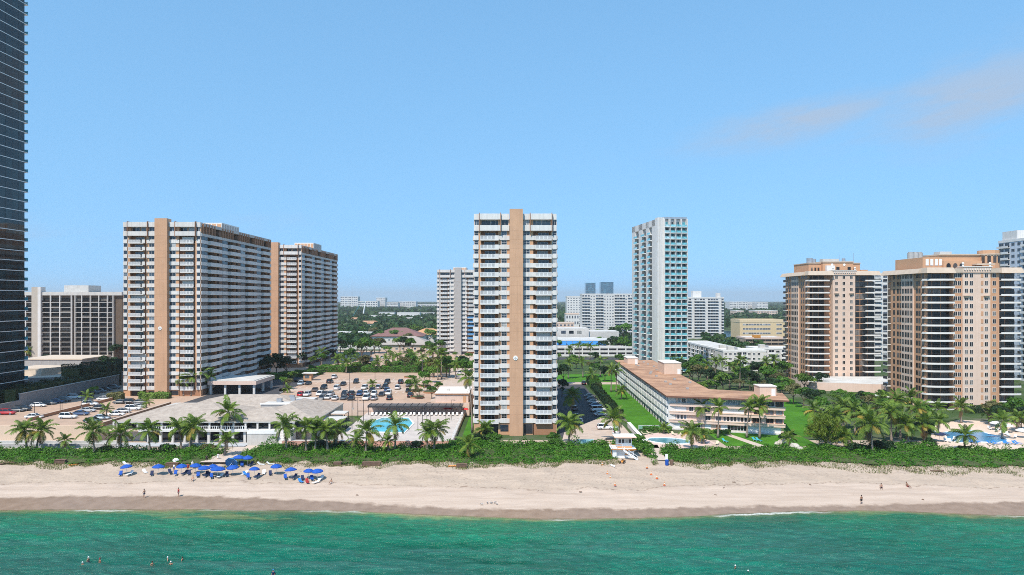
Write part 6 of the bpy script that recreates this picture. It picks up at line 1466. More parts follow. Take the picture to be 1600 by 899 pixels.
    V = np.stack([b0 - w, b0 + w, b0 + d * h * .6 + w * .5 + [0, 0, 1] * h, b0 + d * h * .6 - w * .5 + [0, 0, 1] * h], 1).reshape(-1, 3)
    add('dune_grass', quads_mesh('dune_grass', V, L_dune), label='fringe of dry dune grass at the edge of the sand', cat='grass', kind='stuff')
thicket()
for (lab, px, py, R, k, hz) in (('rounded dark shrub at the right foot of the central tower', 862, 692, 2.2, 'green', 1.2), ('rounded bushy shrub left of the central tower', 772, 694, 2.6, 'green', 1.0), ('dense shrub beside the short tower palm', 752, 692, 2.6, 'dark', 1.0), ('shrub below the pool by the coral wall', 650, 703, 2.0, 'dark', .9), ('dark shrub behind the palms of the coral wall', 500, 702, 2.6, 'dark', .7), ('dark shrub right of the palms of the coral wall', 532, 703, 2.4, 'dark', .7), ('dark shrub before the clubhouse deck', 262, 709, 2.4, 'dark', .8), ('shrub right of the clubhouse deck', 326, 707, 2.2, 'olive', .9), ('shrub under the leftmost palms', 70, 709, 1.8, 'dark', .6), ('dark shrub below the deck wall', 160, 709, 2.0, 'dark', .7),
                              ('shrub beside the white rail of the oval pool', 996, 694, 2.4, 'green', 1.0), ('shrub next to the lifeguard tower', 1000, 706, 2.0, 'green', .9), ('shrub at the lawn corner by the white rocks', 1226, 690, 2.0, 'dark', .9), ('dark shrub under the big spreading palm', 1380, 704, 3.0, 'dark', .7), ('dark shrub before the grove', 1335, 706, 2.6, 'dark', .7), ('shrub at the left end of the curved pool', 1455, 700, 2.2, 'dark', .9), ('shrub under the palm before the curved pool', 1507, 706, 1.8, 'dark', .7), ('shrub at the end of the white rail', 1010, 712, 1.3, 'green', .8), ('shrub near the brown gate of the apron', 940, 698, 1.8, 'green', .9), ('shrub by the thick palm trunk', 868, 700, 2.2, 'green', .9), ('yellow shrub in the peach house garden', 1097, 689, 1.3, 'olive', .9)):
    x, y = G(px, py, 3.0); bush(lab, x, y, 2.9, R, k, hz=hz)
# ---- the wooded plain beyond
def far_wood():
    rng = np.random.default_rng(8); C = []
    for p0, p1, dens in ((490, 740, 1.0), (850, 1010, .8), (1100, 1260, 1.0)):
        for d0_, d1_, R, cov in ((520, 800, 4.2, .42), (800, 1500, 6.0, .34), (1500, 2600, 10.0, .30), (2600, 6500, 24.0, .22)):
            area = (p1 - p0) / F * (d1_ ** 2 - d0_ ** 2) / 2; n = int(area / (math.pi * R * R) * cov * dens)
            d = np.sqrt(rng.uniform(d0_ ** 2, d1_ ** 2, n)); px = rng.uniform(p0, p1, n)
            C += [(X(a, b_), b_, R * s) for a, b_, s in zip(px, d, rng.uniform(.7, 1.35, n))]
    d = rng.uniform(2600, 7000, 900); px = rng.uniform(-100, 1700, 900); C += [(X(a, b_), b_, 26) for a, b_ in zip(px, d)]
    keep = [(575, 690, 495, 640), (535, 640, 535, 570), (860, 960, 515, 585), (870, 920, 690, 860), (1150, 1230, 535, 630), (1072, 1140, 680, 740), (1125, 1160, 640, 870), (900, 990, 690, 730), (680, 745, 430, 505)]
    P, N, S = [], [], []
    proto = []
    for k in range(4):
        q = rng.normal(0, 1, (26, 3)); q[:, 2] = abs(q[:, 2]); q /= np.linalg.norm(q, axis=1)[:, None]; proto.append(q)
    for (x, y, R) in C:
        px = CX + x * F / y
        if any(a < px < b_ and c < y < e for a, b_, c, e in keep): continue
        q = proto[int(rng.integers(4))][: (26 if y < 1500 else 18)]
        P.append(np.array([x, y, 3 + min(R, 9) * .55]) + q * np.array([R, R, min(R, 10) * .75]) * rng.uniform(.75, 1.1, (len(q), 1))); N.append(q); S.append(np.full(len(q), min(R, 12) * .36))
    P, N, S = np.concatenate(P), np.concatenate(N), np.concatenate(S)
    V = leafV(P, N, 1.0, rng, .8).reshape(-1, 4, 3); V = P[:, None, :] + (V - P[:, None, :]) * S[:, None, None] * 1.25
    add('far_wood', quads_mesh('far_wood', V.reshape(-1, 3), L_far), label='wooded suburb spreading to the horizon between the towers', cat='wood', kind='stuff')
far_wood()
# ================================================================== CARS
PAINT = {}
def paint(name, col, metal=0.0):
    m, n, l, b = nt('car_paint_' + name); b.inputs['Base Color'].default_value = (*col, 1); b.inputs['Roughness'].default_value = .28; b.inputs['Metallic'].default_value = metal
    b.inputs['Coat Weight'].default_value = .6; b.inputs['Coat Roughness'].default_value = .05
    geo = n.new('ShaderNodeNewGeometry'); q = n.new('ShaderNodeTexNoise'); q.inputs['Scale'].default_value = 1.2; l.new(geo.outputs['Position'], q.inputs['Vector'])
    mr = n.new('ShaderNodeMapRange'); mr.inputs[3].default_value = .22; mr.inputs[4].default_value = .42; l.new(q.outputs['Fac'], mr.inputs[0]); l.new(mr.outputs[0], b.inputs['Roughness'])
    PAINT[name] = m
for nm, c in (('white', (.72, .72, .71)), ('black', (.012, .012, .014)), ('grey', (.10, .105, .11)), ('silver', (.40, .41, .42)), ('blue', (.03, .07, .17)), ('red', (.42, .015, .02)), ('green', (.015, .045, .035)), ('bronze', (.11, .07, .045)), ('pale', (.42, .50, .56))): paint(nm, c)
M_lamp = pm('head_lamp', (.75, .75, .72), var=.02, rough=.2); M_tail = pm('tail_lamp', (.35, .01, .01), var=.05, rough=.3)
STY = {'sedan': dict(L=4.6, W=1.8, hb=.86, hr=1.42, cab=(-1.75, -.95, .45, 1.25)), 'suv': dict(L=4.6, W=1.88, hb=1.0, hr=1.70, cab=(-2.12, -1.85, .35, 1.15)), 'van': dict(L=5.1, W=1.95, hb=1.15, hr=1.95, cab=(-2.4, -2.25, .9, 1.75))}
def car_body(sty, col):
    def mk():
        s = STY[sty]; L, Wd, hb = s['L'] / 2, s['W'] / 2, s['hb']; m = MB(); P = PAINT[col]
        st = [(-L, .42, .62 * hb, .80), (-L + .12, .28, hb * .93, .93), (-L + .7, .22, hb, 1.0), (-.2, .2, hb * 1.0, 1.0), (s['cab'][3], .2, hb * .97, 1.0), (L - .55, .22, hb * .86, .97), (L - .1, .30, hb * .70, .88), (L, .42, hb * .58, .78)]
        k = len(m.v); i = m._m(P); n = 8
        for x, zb, zt, w in st:
            w *= Wd; zm = zb + (zt - zb) * .58
            m.v += [(x, -w * .9, zb), (x, -w, zb + .12), (x, -w, zm), (x, -w * .90, zt), (x, w * .90, zt), (x, w, zm), (x, w, zb + .12), (x, w * .9, zb)]
        for a in range(len(st) - 1):
            for b_ in range(n):
                c = (b_ + 1) % n; m.f.append([k + a * n + b_, k + (a + 1) * n + b_, k + (a + 1) * n + c, k + a * n + c]); m.mi.append(i)
        m.f.append([k + b_ for b_ in range(n)]); m.mi.append(i); m.f.append([k + (len(st) - 1) * n + b_ for b_ in reversed(range(n))]); m.mi.append(i)
        x0, x1, x2, x3 = s['cab']; w0, w1 = Wd * .86, Wd * .70
        m.hexa([(x1 - .03, -w1 - .02, s['hr'] - .07), (x2 + .03, -w1 - .02, s['hr'] - .07), (x2 + .03, w1 + .02, s['hr'] - .07), (x1 - .03, w1 + .02, s['hr'] - .07)], [(x1 + .1, -w1 + .1, s['hr']), (x2 - .1, -w1 + .1, s['hr']), (x2 - .1, w1 - .1, s['hr']), (x1 + .1, w1 - .1, s['hr'])], P)
        for u in (.0, .5, 1.0):        # pillars
            xa, xb = x0 + (x3 - x0) * u, x1 + (x2 - x1) * u
            for sg in (-1, 1): m.tube([(xa, sg * (w0 + .015), hb * .98), (xb, sg * (w1 + .015), s['hr'] - .05)], .045, 4, P)
        return m.mesh('car_body', True)
    return cached(('car', sty, col), mk)
def car_glass(sty):
    def mk():
        s = STY[sty]; Wd, hb = s['W'] / 2, s['hb']; x0, x1, x2, x3 = s['cab']; w0, w1 = Wd * .86, Wd * .70
        return MB().hexa([(x0, -w0, hb * .95), (x3, -w0, hb * .93), (x3, w0, hb * .93), (x0, w0, hb * .95)], [(x1, -w1, s['hr'] - .06), (x2, -w1, s['hr'] - .06), (x2, w1, s['hr'] - .06), (x1, w1, s['hr'] - .06)], M_glcar).mesh('windows')
    return cached(('cg', sty), mk)
WH = MB().tube([(0, -.11, 0), (0, .11, 0)], .33, 14, M_rub).tube([(0, -.125, 0), (0, .125, 0)], .20, 10, M_steel).mesh('wheel')
def lamp(m): return cached(('lamp', m.name), lambda: MB().box(-.06, .03, -.18, .18, -.08, .08, m).mesh('lamp'))
def car(label, x, y, z, rz, col, sty='sedan', group='cars in the parking lots'):
    s = STY[sty]; root = thing('parked_car', label, 'car', (x, y, z), rz, group); L, Wd = s['L'] / 2, s['W'] / 2
    add('body', car_body(sty, col), root); add('windows', car_glass(sty), root)
    for a in (-.30, .31):
        for b_ in (-1, 1): add('wheel', WH, root, (a * s['L'], b_ * (Wd - .1), .33))
    for b_ in (-1, 1):
        add('headlight', lamp(M_lamp), root, (L - .07, b_ * Wd * .62, s['hb'] * .55)); add('taillight', lamp(M_tail), root, (-L + .05, b_ * Wd * .66, s['hb'] * .72))
    return root
H0, H9 = 0.0, RAD(90)
side = [(10.7, 648, 'red', 'suv', 'red car at the left end of the wall row'), (25.6, 643.5, 'grey', 'sedan', 'dark grey car next to the red car'), (36, 642, 'black', 'suv', 'black car third from the left in the wall row'), (59, 636, 'white', 'sedan', 'white car in the wall row, between dark cars'), (75.6, 632.4, 'grey', 'sedan', 'grey car right of the white car in the wall row'), (88, 630, 'blue', 'sedan', 'dark blue car in the middle of the wall row'), (100, 627.5, 'grey', 'suv', 'charcoal tall car in the wall row, left of the white one'), (116, 623.5, 'white', 'suv', 'white car at the middle of the wall row'),
        (134, 619, 'black', 'sedan', 'black car in the wall row shade, first of five'), (145, 616, 'black', 'suv', 'black tall car in the wall row shade, second of five'), (156, 613.4, 'grey', 'sedan', 'dark car in the wall row shade, third of five'), (165, 611, 'black', 'sedan', 'black car in the wall row shade, fourth of five'), (174, 608, 'grey', 'suv', 'dark car at the shaded far end of the wall row'),
        (53.4, 654, 'white', 'sedan', 'white car alone by the brown divider'), (106.8, 654, 'white', 'suv', 'white car at the near end of the divider row'), (126, 649, 'blue', 'sedan', 'dark blue car behind the white one in the divider row'), (137, 644, 'silver', 'sedan', 'silver car in the divider row'), (141, 634, 'white', 'suv', 'white car at the far end of the divider row'), (155.7, 640, 'black', 'sedan', 'black car in the side lot centre'), (163.5, 625.5, 'white', 'sedan', 'white car parked by the clipped hedge at the slab'),
        (145, 660, 'green', 'sedan', 'dark green car nearest the clubhouse palms'), (158, 655.5, 'pale', 'sedan', 'pale blue car beside the dark green one'), (182, 650, 'white', 'sedan', 'white car in the parapet row, nearest the clubhouse'), (192, 645, 'silver', 'sedan', 'silver car in the parapet row'), (208, 641, 'white', 'suv', 'white car in the parapet row, farther one'), (217, 637.5, 'silver', 'sedan', 'silver car at the end of the parapet row'), (189, 631, 'grey', 'sedan', 'dark grey car under the broad slab, left of three'), (205, 631, 'black', 'suv', 'black car under the broad slab, middle of three'), (219, 631, 'grey', 'sedan', 'dark car under the broad slab, right of three')]
for (px, py, c, s, lab) in side:
    x, y = G(px, py, DECK)
    if px > 140 and py < 625: x = max(x, -146.5)
    car(lab, x, y, DECK + .005, RAD(4 if py > 640 else 8), c, s)
cent = [(514, 599.5, 'black', 'suv'), (504, 609, 'black', 'suv'), (490, 612.5, 'bronze', 'sedan'), (468, 620, 'red', 'suv'), (478, 620, 'white', 'suv'), (534.7, 603, 'black', 'sedan'), (525, 610, 'white', 'van'), (498, 619, 'white', 'suv'), (506.5, 618.5, 'grey', 'sedan'), (515.5, 619, 'silver', 'suv'), (501, 625, 'grey', 'sedan'), (511, 624.5, 'white', 'sedan'), (522, 626, 'white', 'sedan'), (536.5, 619, 'black', 'suv'), (535.5, 625.5, 'grey', 'sedan'), (548, 619, 'black', 'suv'), (547, 626, 'black', 'sedan'), (560.5, 619, 'blue', 'suv'), (571.5, 618, 'white', 'suv'), (571, 626, 'white', 'van'), (583, 619, 'white', 'suv'), (583.5, 626, 'silver', 'sedan'), (595, 619.7, 'black', 'sedan'), (606, 618, 'white', 'suv'), (607.5, 625.5, 'black', 'sedan'), (568, 609, 'white', 'suv'), (580, 612.5, 'black', 'sedan'), (590.5, 608.5, 'silver', 'suv'), (600.5, 608, 'black', 'suv'), (603.5, 612.8, 'blue', 'sedan'), (620.5, 609, 'white', 'suv'), (555, 599.5, 'black', 'suv'), (604, 600, 'black', 'suv'), (521, 592, 'white', 'suv'), (468, 602.5, 'pale', 'suv'), (480, 602, 'black', 'sedan'), (625.5, 600, 'black', 'suv'), (637.5, 604.5, 'grey', 'suv'), (637, 613.5, 'black', 'sedan'), (640.7, 621.5, 'black', 'suv')]
rows = lambda py: 'front' if py > 623 else 'second' if py > 615 else 'third' if py > 606 else 'fourth' if py > 597 else 'rear'
cnt = {}
for i, (px, py, c, s) in enumerate(cent):
    kind = {'suv': 'tall car', 'van': 'van', 'sedan': 'car'}[s]; r = rows(py); same = sorted(q[0] for q in cent if rows(q[1]) == r)
    pos = same.index(px); n = len(same); cn = {'pale': 'pale blue', 'blue': 'dark blue'}.get(c, c)
    words_ = ['leftmost', 'second from left', 'third from left', 'fourth from left', 'fifth from left', 'sixth from left', 'seventh from left']
    ord_ = 'only car' if n == 1 else words_[pos] if pos < min(7, (n + 1) // 2) else ['rightmost', 'second from right', 'third from right', 'fourth from right', 'fifth from right', 'sixth from right', 'seventh from right'][n - 1 - pos]
    x, y = G(px, py, DECK); car(f'{cn} {kind} in the {r} row of the central lot, {ord_}', x, y + 1.6, DECK + .01, H9 + RAD((i * 37 % 7) - 3) + (math.pi if i % 3 else 0), c, s)
for (px, py, c, s, lab) in ((630, 567, 'black', 'suv', 'dark car between the palms of the upper lot, leftmost'), (646, 567, 'black', 'suv', 'dark car in the upper lot, left of the middle'), (653.5, 567, 'grey', 'sedan', 'grey car in the upper lot middle'), (663, 567, 'white', 'suv', 'white car in the upper lot, right of the middle'), (709.6, 568, 'black', 'sedan', 'black car in the upper lot near the central tower, left'), (717, 568, 'blue', 'sedan', 'dark car in the upper lot near the central tower, right'), (714, 561, 'white', 'suv', 'white car farther back near the central tower'), (581, 564.5, 'pale', 'van', 'pale van parked in the upper lot at the left'), (597, 561, 'white', 'suv', 'white car behind the pale van'), (673, 561, 'white', 'sedan', 'white car at the back of the upper lot'), (605, 567, 'silver', 'suv', 'silver car in the upper lot, left of the dark cars'), (718, 585, 'white', 'suv', 'white car driving up beside the central tower')):
    x, y = G(px, py, DECK); car(lab, x, y, DECK + .01, H9 + RAD(px % 9), c, s)
for (px, py, c, s, rz, lab) in ((912, 601, 'black', 'suv', 90, 'black tall car at the far end of the shaded road'), (922, 621, 'grey', 'sedan', 12, 'grey car in the shaded row, farthest'), (924.5, 625.5, 'black', 'sedan', 12, 'black car in the shaded row, second farthest'), (927.5, 630, 'silver', 'sedan', 12, 'silver car in the shaded row, middle'), (931, 635.5, 'blue', 'sedan', 12, 'blue car in the shaded row, before the white van'), (935, 643, 'white', 'van', 12, 'white van in the shaded row'), (938.5, 650, 'silver', 'sedan', 12, 'silver car nearest in the shaded row'), (901, 653, 'black', 'sedan', 80, 'dark car beside the central tower, upper'), (906, 661, 'white', 'sedan', 80, 'white car beside the central tower at the shade edge'), (898, 641, 'grey', 'suv', 80, 'grey car in the deep shade of the central tower'), (945, 671, 'white', 'suv', 5, 'white car parked on the sunny apron'), (963, 677, 'white', 'van', 78, 'white pickup van behind the lifeguard tower'), (875, 599, 'black', 'suv', 90, 'black car at the rear corner of the central tower')):
    x, y = G(px, py, 3.0); car(lab, x, y, 3.02, RAD(rz), c, s)

# ================================================================== PEOPLE
def body_mesh(pose):
    """One continuous skin over a posed skeleton."""
    if pose == 'stand': J = dict(pel=(0, 0, .93), hipL=(.10, 0, .90), kneL=(.13, .03, .50), ankL=(.14, -.02, .08), toeL=(.15, .15, .03), hipR=(-.10, 0, .90), kneR=(-.13, .02, .50), ankR=(-.15, -.03, .08), toeR=(-.17, .14, .03), shL=(.20, 0, 1.40), elL=(.29, -.02, 1.13), wrL=(.27, .10, .88), haL=(.26, .14, .78), shR=(-.20, 0, 1.40), elR=(-.29, -.02, 1.13), wrR=(-.27, .10, .88), haR=(-.26, .14, .78))
    elif pose == 'walk': J = dict(pel=(0, 0, .92), hipL=(.10, 0, .89), kneL=(.11, .24, .54), ankL=(.11, .28, .12), toeL=(.11, .45, .07), hipR=(-.10, 0, .89), kneR=(-.11, -.05, .49), ankR=(-.11, -.34, .16), toeR=(-.11, -.24, .03), shL=(.20, .02, 1.40), elL=(.27, -.16, 1.16), wrL=(.25, -.18, .92), haL=(.24, -.15, .82), shR=(-.20, .02, 1.40), elR=(-.27, .10, 1.14), wrR=(-.24, .30, 1.00), haR=(-.22, .38, .96))
    else: J = dict(pel=(0, 0, .16), hipL=(.11, .05, .16), kneL=(.15, .44, .38), ankL=(.15, .78, .12), toeL=(.16, .95, .10), hipR=(-.11, .05, .16), kneR=(-.15, .46, .34), ankR=(-.16, .82, .10), toeR=(-.17, .98, .10), shL=(.20, -.20, .62), elL=(.30, -.10, .38), wrL=(.24, .14, .34), haL=(.20, .23, .34), shR=(-.20, -.20, .62), elR=(-.30, -.10, .38), wrR=(-.24, .14, .34), haR=(-.20, .23, .34))
    p = Vector(J['pel']); c = (Vector(J['shL']) + Vector(J['shR'])) / 2
    J['abd'] = tuple(p.lerp(c, .45)); J['che'] = tuple(p.lerp(c, .86)); up = (c - p).normalized()
    J['nec'] = tuple(c + up * .08); J['hed'] = tuple(c + up * .20 + Vector((0, .02, 0))); J['top'] = tuple(c + up * .32 + Vector((0, .01, 0)))
    R = dict(pel=.15, abd=.125, che=.15, nec=.055, hed=.095, top=.075, hip=.095, kne=.058, ank=.04, toe=.032, sh=.065, el=.042, wr=.03, ha=.036)
    names = list(J); idx = {n: i for i, n in enumerate(names)}
    ed = [('pel', 'abd'), ('abd', 'che'), ('che', 'nec'), ('nec', 'hed'), ('hed', 'top')]
    for s in 'LR': ed += [('pel', 'hip' + s), ('hip' + s, 'kne' + s), ('kne' + s, 'ank' + s), ('ank' + s, 'toe' + s), ('che', 'sh' + s), ('sh' + s, 'el' + s), ('el' + s, 'wr' + s), ('wr' + s, 'ha' + s)]
    me = bpy.data.meshes.new('body'); V = [J[n] for n in names]; E = [(idx[a], idx[b]) for a, b in ed]; Rl = [R.get(n) or R[n[:-1]] for n in names]
    for s in 'LR':                       # fingers and thumb
        h, w = Vector(J['ha' + s]), Vector(J['wr' + s]); d = (h - w).normalized(); sd = d.cross(Vector((0, 0, 1) if abs(d.z) < .8 else (0, 1, 0))).normalized()
        for k, (o, L) in enumerate(((-.028, .07), (-.01, .08), (.009, .076), (.026, .06))):
            V.append(tuple(h + d * L + sd * o)); E.append((idx['ha' + s], len(V) - 1)); Rl.append(.009)
        V.append(tuple(w + d * .06 + sd * .055)); E.append((idx['wr' + s], len(V) - 1)); Rl.append(.01)
    me.from_pydata(V, E, []); o = bpy.data.objects.new('tmp', me); COL.objects.link(o)
    md = o.modifiers.new('s', 'SKIN'); md.use_smooth_shade = True
    for i, r in enumerate(Rl): me.skin_vertices[0].data[i].radius = (r, r * (.72 if names[i] in ('che', 'abd', 'pel') else 1)) if i < len(names) else (r, r)
    for i in range(len(V)): me.skin_vertices[0].data[i].use_root = (i == 0)
    o.modifiers.new('u', 'SUBSURF').levels = 1
    dg = bpy.context.evaluated_depsgraph_get(); dg.update(); r = bpy.data.meshes.new_from_object(o.evaluated_get(dg)); r.name = 'body'
    bpy.data.objects.remove(o); r.materials.clear(); r.materials.append(M_skin); return r, J
POSE = {k: body_mesh(k) for k in ('stand', 'walk', 'sit')}
def person(label, x, y, z, pose='stand', rz=0.0, shorts=M_navy, top=None, hair=M_hair, h=1.0, group=None, hat=None):
    me, J = POSE[pose]; root = thing('person', label, 'person', (x, y, z), rz, group, scale=h)
    bd = add('body', me, root)
    m = MB()
    for s in 'LR':
        a, b_ = Vector(J['hip' + s]), Vector(J['kne' + s]); m.tube([a + (a - b_) * .12, a, a.lerp(b_, .6)], [.135, .125, .105], 10, shorts)
    p, q = Vector(J['pel']), Vector(J['abd']); m.tube([p - (q - p) * .3, p, p.lerp(q, .45)], [.17, .185, .165], 12, shorts); add('shorts', m, root)
    if top:
        m = MB(); m.tube([p.lerp(q, .3), q, Vector(J['che']), Vector(J['che']).lerp(Vector(J['nec']), .6)], [.165, .155, .19, .11], 12, top)
        for s in 'LR': a, b_ = Vector(J['sh' + s]), Vector(J['el' + s]); m.tube([a.lerp(Vector(J['che']), .3), a, a.lerp(b_, .6)], [.10, .09, .068], 8, top)
        add('shirt', m, root)
    hd, tp = Vector(J['hed']), Vector(J['top']); u = (tp - hd); c = hd + u * .55
    m = MB(); m.ball(c.x, c.y - .025, c.z + .02, .112, .118, .115, hat or hair, 10, 6); add('hat' if hat else 'hair', m, root)
    f = MB()
    for sx in (-.038, .038): f.ball(c.x + sx, c.y + .088, hd.z + .025, .014, .012, .010, M_black, 6, 4)
    f.ball(c.x, c.y + .105, hd.z - .01, .016, .022, .026, M_skin, 6, 4); f.ball(c.x, c.y + .092, hd.z - .055, .026, .010, .008, M_redc, 6, 4)
    for sx in (-.1, .1): f.ball(c.x + sx, c.y, hd.z + .01, .014, .022, .032, M_skin, 6, 4)
    add('face', f, root)
    return root
for (lab, px, py, pose, rz, sh, tp, kw) in (('person in dark shorts strolling at the wet sand, left of two', 225.5, 778, 'walk', 1.4, M_navy, None, {}), ('person in a dark swimsuit standing at the wet sand, right of two', 279, 776, 'stand', 2.4, M_navy, M_redc, {}),
        ('person in dark swimwear standing by the water, alone on the right', 1346, 788, 'stand', .3, M_black, None, {}), ('person in a white shirt walking down the beach path', 341, 720, 'walk', 3.0, M_whitec, M_whitec, {}), ('person in dark clothes by the edge of the thicket', 323, 722.5, 'stand', .6, M_black, M_black, {}), ('person standing between umbrellas in blue shorts', 272, 737, 'stand', 2.7, M_blue, M_whitec, {}), ('person in red standing between two umbrellas', 294, 736, 'stand', 3.4, M_redc, M_redc, {}), ('person with a sun hat between two umbrellas', 300.5, 733, 'stand', 2.9, M_navy, M_whitec, {'hat': M_whitec})):
    x, y, z = B(px, py); person(lab, x, y, z, pose, rz, sh, tp, **kw)
for (lab, px, py, rz, sh) in (('person in white shorts sitting on the sand before the umbrellas', 301, 751, 3.3, M_whitec), ('person sitting on the sand to the right of the last umbrella', 517, 756, 3.0, M_whitec), ('person sitting on open sand at the right, legs out', 1377, 763, 2.7, M_navy), ('person in red sitting on open sand at the right', 1418, 761, 3.4, M_redc)):
    x, y, z = B(px, py); person(lab, x, y, z, 'sit', rz, sh, None)
for i, (lab, px, py, hat) in enumerate((('swimmer farthest left, white cap', 129, 881, M_whitec), ('swimmer in a white cap near the left trio', 138, 873, M_whitec), ('swimmer with a red cap in the left trio', 156, 875, M_redc), ('swimmer with dark hair, alone in the left water', 238, 880, None), ('swimmer with a white cap in the middle group', 262, 873, M_whitec), ('swimmer with pale hat nearest in the middle group', 267, 880, M_whitec), ('swimmer with dark hair in the middle group', 285, 873, None), ('snorkeller in dark gear at the bottom edge', 427, 893, M_blue2), ('swimmer near the bottom edge, left of two on the right', 1149, 886, M_whitec), ('swimmer near the bottom edge, right of two on the right', 1169, 894, M_whitec))):
    x, y = G(px, py, 0.25); person(lab, x, y, -1.22, 'stand', (i * 1.3) % 6.28, M_navy, M_navy if i == 7 else None, hat=hat, group='swimmers in the sea')
# ================================================================== BEACH THINGS
CAN = {}
def canopy_mesh(mat, r, h, n=8):
    m = MB(); drop = .16
    for i in range(n):
        a, b_ = 2 * math.pi * i / n, 2 * math.pi * (i + 1) / n; pa = lambda q, k: (r * k * math.cos(q), r * k * math.sin(q))
        mid = (a + b_) / 2; (x0, y0), (x1, y1) = pa(a, 1), pa(b_, 1); (u0, v0), (u1, v1) = pa(a, .55), pa(b_, .55)
        z1, z2 = h - .20, h - .55
        m.face([(0, 0, h), (u0, v0, z1), (u1, v1, z1)], mat); m.face([(u0, v0, z1), (x0, y0, z2), (x1, y1, z2), (u1, v1, z1)], mat); m.face([(x0, y0, z2), (x0, y0, z2 - drop), (x1, y1, z2 - drop), (x1, y1, z2)], mat)
    return m.mesh('canopy')
def umbrella(label, x, y, z, mat=M_blue, r=1.45, h=2.35, tilt=(0, 0), group='blue beach umbrellas'):
    root = thing('beach_umbrella', label, 'umbrella', (x, y, z), random.Random(int(x * 9)).uniform(0, 1), group)
    if tilt != (0, 0): root.rotation_euler = (tilt[0], tilt[1], root.rotation_euler[2])
    add('canopy', cached(('can', mat.name, r, h), lambda: canopy_mesh(mat, r, h)), root); add('pole', cached(('pole', h), lambda: MB().tube([(0, 0, -.2), (0, 0, h + .12)], .03, 6, M_white2).mesh('pole')), root)
    rb = cached(('ribs', r, h), lambda: [MB().tube([(0, 0, h - .03), (r * .55, 0, h - .24), (r, 0, h - .58)], .015, 4, M_steel).mesh('rib')][0])
    for i in range(8): add('rib', rb, root, rz=2 * math.pi * i / 8)
    return root
def lounger_mesh(fab):
    m = MB()
    m.hexa([(-.32, 0, .30), (.32, 0, .30), (.32, 1.25, .30), (-.32, 1.25, .30)], [(-.32, 0, .36), (.32, 0, .36), (.32, 1.25, .36), (-.32, 1.25, .36)], fab)
    return m.mesh('seat')
LB = {}
def lounger(label, x, y, z, rz, fab=M_whitec, group='beach loungers under the umbrellas', cat='lounger', name='sun_lounger'):
    root = thing(name, label, cat, (x, y, z), rz, group)
    add('seat', cached(('ls', fab.name), lambda: lounger_mesh(fab)), root)
    add('backrest', cached(('lb', fab.name), lambda: MB().hexa([(-.32, 1.25, .31), (.32, 1.25, .31), (.32, 1.85, .80), (-.32, 1.85, .80)], [(-.32, 1.21, .36), (.32, 1.21, .36), (.32, 1.81, .85), (-.32, 1.81, .85)], fab).mesh('backrest')), root)
    for a in (-.3, .26):
        for b_ in (.1, 1.15): add('leg', cached('ll', lambda: MB().box(0, .04, 0, .04, 0, .30, M_white2).mesh('leg')), root, (a, b_, 0))
    return root
um = [(198.5, 742, 'blue umbrella farthest left on the sand'), (247, 742, 'blue umbrella second from left, alone'), (284, 741, 'blue umbrella third from left, by the standing people'), (305, 740.5, 'blue umbrella fourth from left'), (319, 744, 'blue umbrella at the left of the overlapping trio'), (333, 742, 'blue umbrella at the back of the overlapping trio'), (340, 745.5, 'big blue umbrella at the front of the overlapping trio'), (364, 743, 'blue umbrella in front of the leaning light blue shelter'), (397, 746, 'blue umbrella in the middle of the row, right of the shelter'), (431.5, 741.5, 'small blue umbrella right of the middle'), (455, 747, 'blue umbrella third from right'), (482, 749, 'blue umbrella left of the last pair'), (496.5, 749, 'blue umbrella farthest right'), (372.5, 727, 'blue umbrella left of the pair under the thicket'), (387, 727.5, 'blue umbrella right of the pair under the thicket')]
for i, (px, py, lab) in enumerate(um):
    x, y, z = B(px, py); umbrella(lab, x, y, z, M_blue, (1.25, 1.3, 1.15)[i % 3] if i != 6 else 1.6, 2.3, ((i * 7 % 5 - 2) * .035, (i * 3 % 5 - 2) * .035))
    place = lab.replace('umbrella', 'one').replace('farthest', 'far')
    short = ['under the umbrella farthest left', 'under the second umbrella from the left', 'under the third umbrella from the left', 'under the fourth umbrella from the left', 'at the left of the overlapping umbrellas', 'at the back of the overlapping umbrellas', 'at the front of the overlapping umbrellas', 'before the leaning shelter', 'under the umbrella right of the shelter', 'under the small umbrella', 'under the third umbrella from the right', 'left of the last umbrella pair', 'right of the last umbrella pair', 'left under the thicket', 'right under the thicket'][i]
    lounger(('navy' if i % 2 else 'blue') + ' beach lounger ' + short + ', left one', x - .75, y - 1.5, z + .01, .35, M_navy if i % 2 else M_blue)
    if i % 2 == 0: lounger(('pale' if i % 3 == 0 else 'dark') + ' beach lounger ' + short + ', right one', x + .55, y - 1.3, z + .01, -.25, M_navy if i % 3 else M_whitec)
for (lab, px, py, fab, rz) in (('white lounger alone between the first two umbrellas', 229, 741, M_whitec, .8), ('grey lounger right of the second umbrella', 267, 741, M_navy, .6), ('white chair right of the shelter', 378, 744, M_whitec, -.3), ('white chair between two middle umbrellas', 411, 743, M_whitec, .2), ('blue lounger left of the middle umbrella', 388, 744.5, M_blue2, .9), ('blue lounger in front of the last pair, left', 473, 756, M_blue2, .7), ('red lounger in front of the last pair, middle', 481, 757, M_redc, .4), ('white lounger in front of the last pair, right', 488.5, 757, M_whitec, -.7), ('white lounger near the thicket on the left', 202, 728, M_whitec, 1.2), ('white lounger under the thicket, left of two', 414, 728, M_whitec, 1.4), ('white lounger under the thicket, right of two', 429, 727.5, M_whitec, 1.5)):
    x, y, z = B(px, py); lounger(lab, x, y, z, rz, fab)
x, y, z = B(358, 733); u = umbrella('sky blue shelter umbrella tipped on its side on the sand', x, y, z + .55, M_blue2, 1.5, 1.8, (RAD(-62), RAD(26)), None)
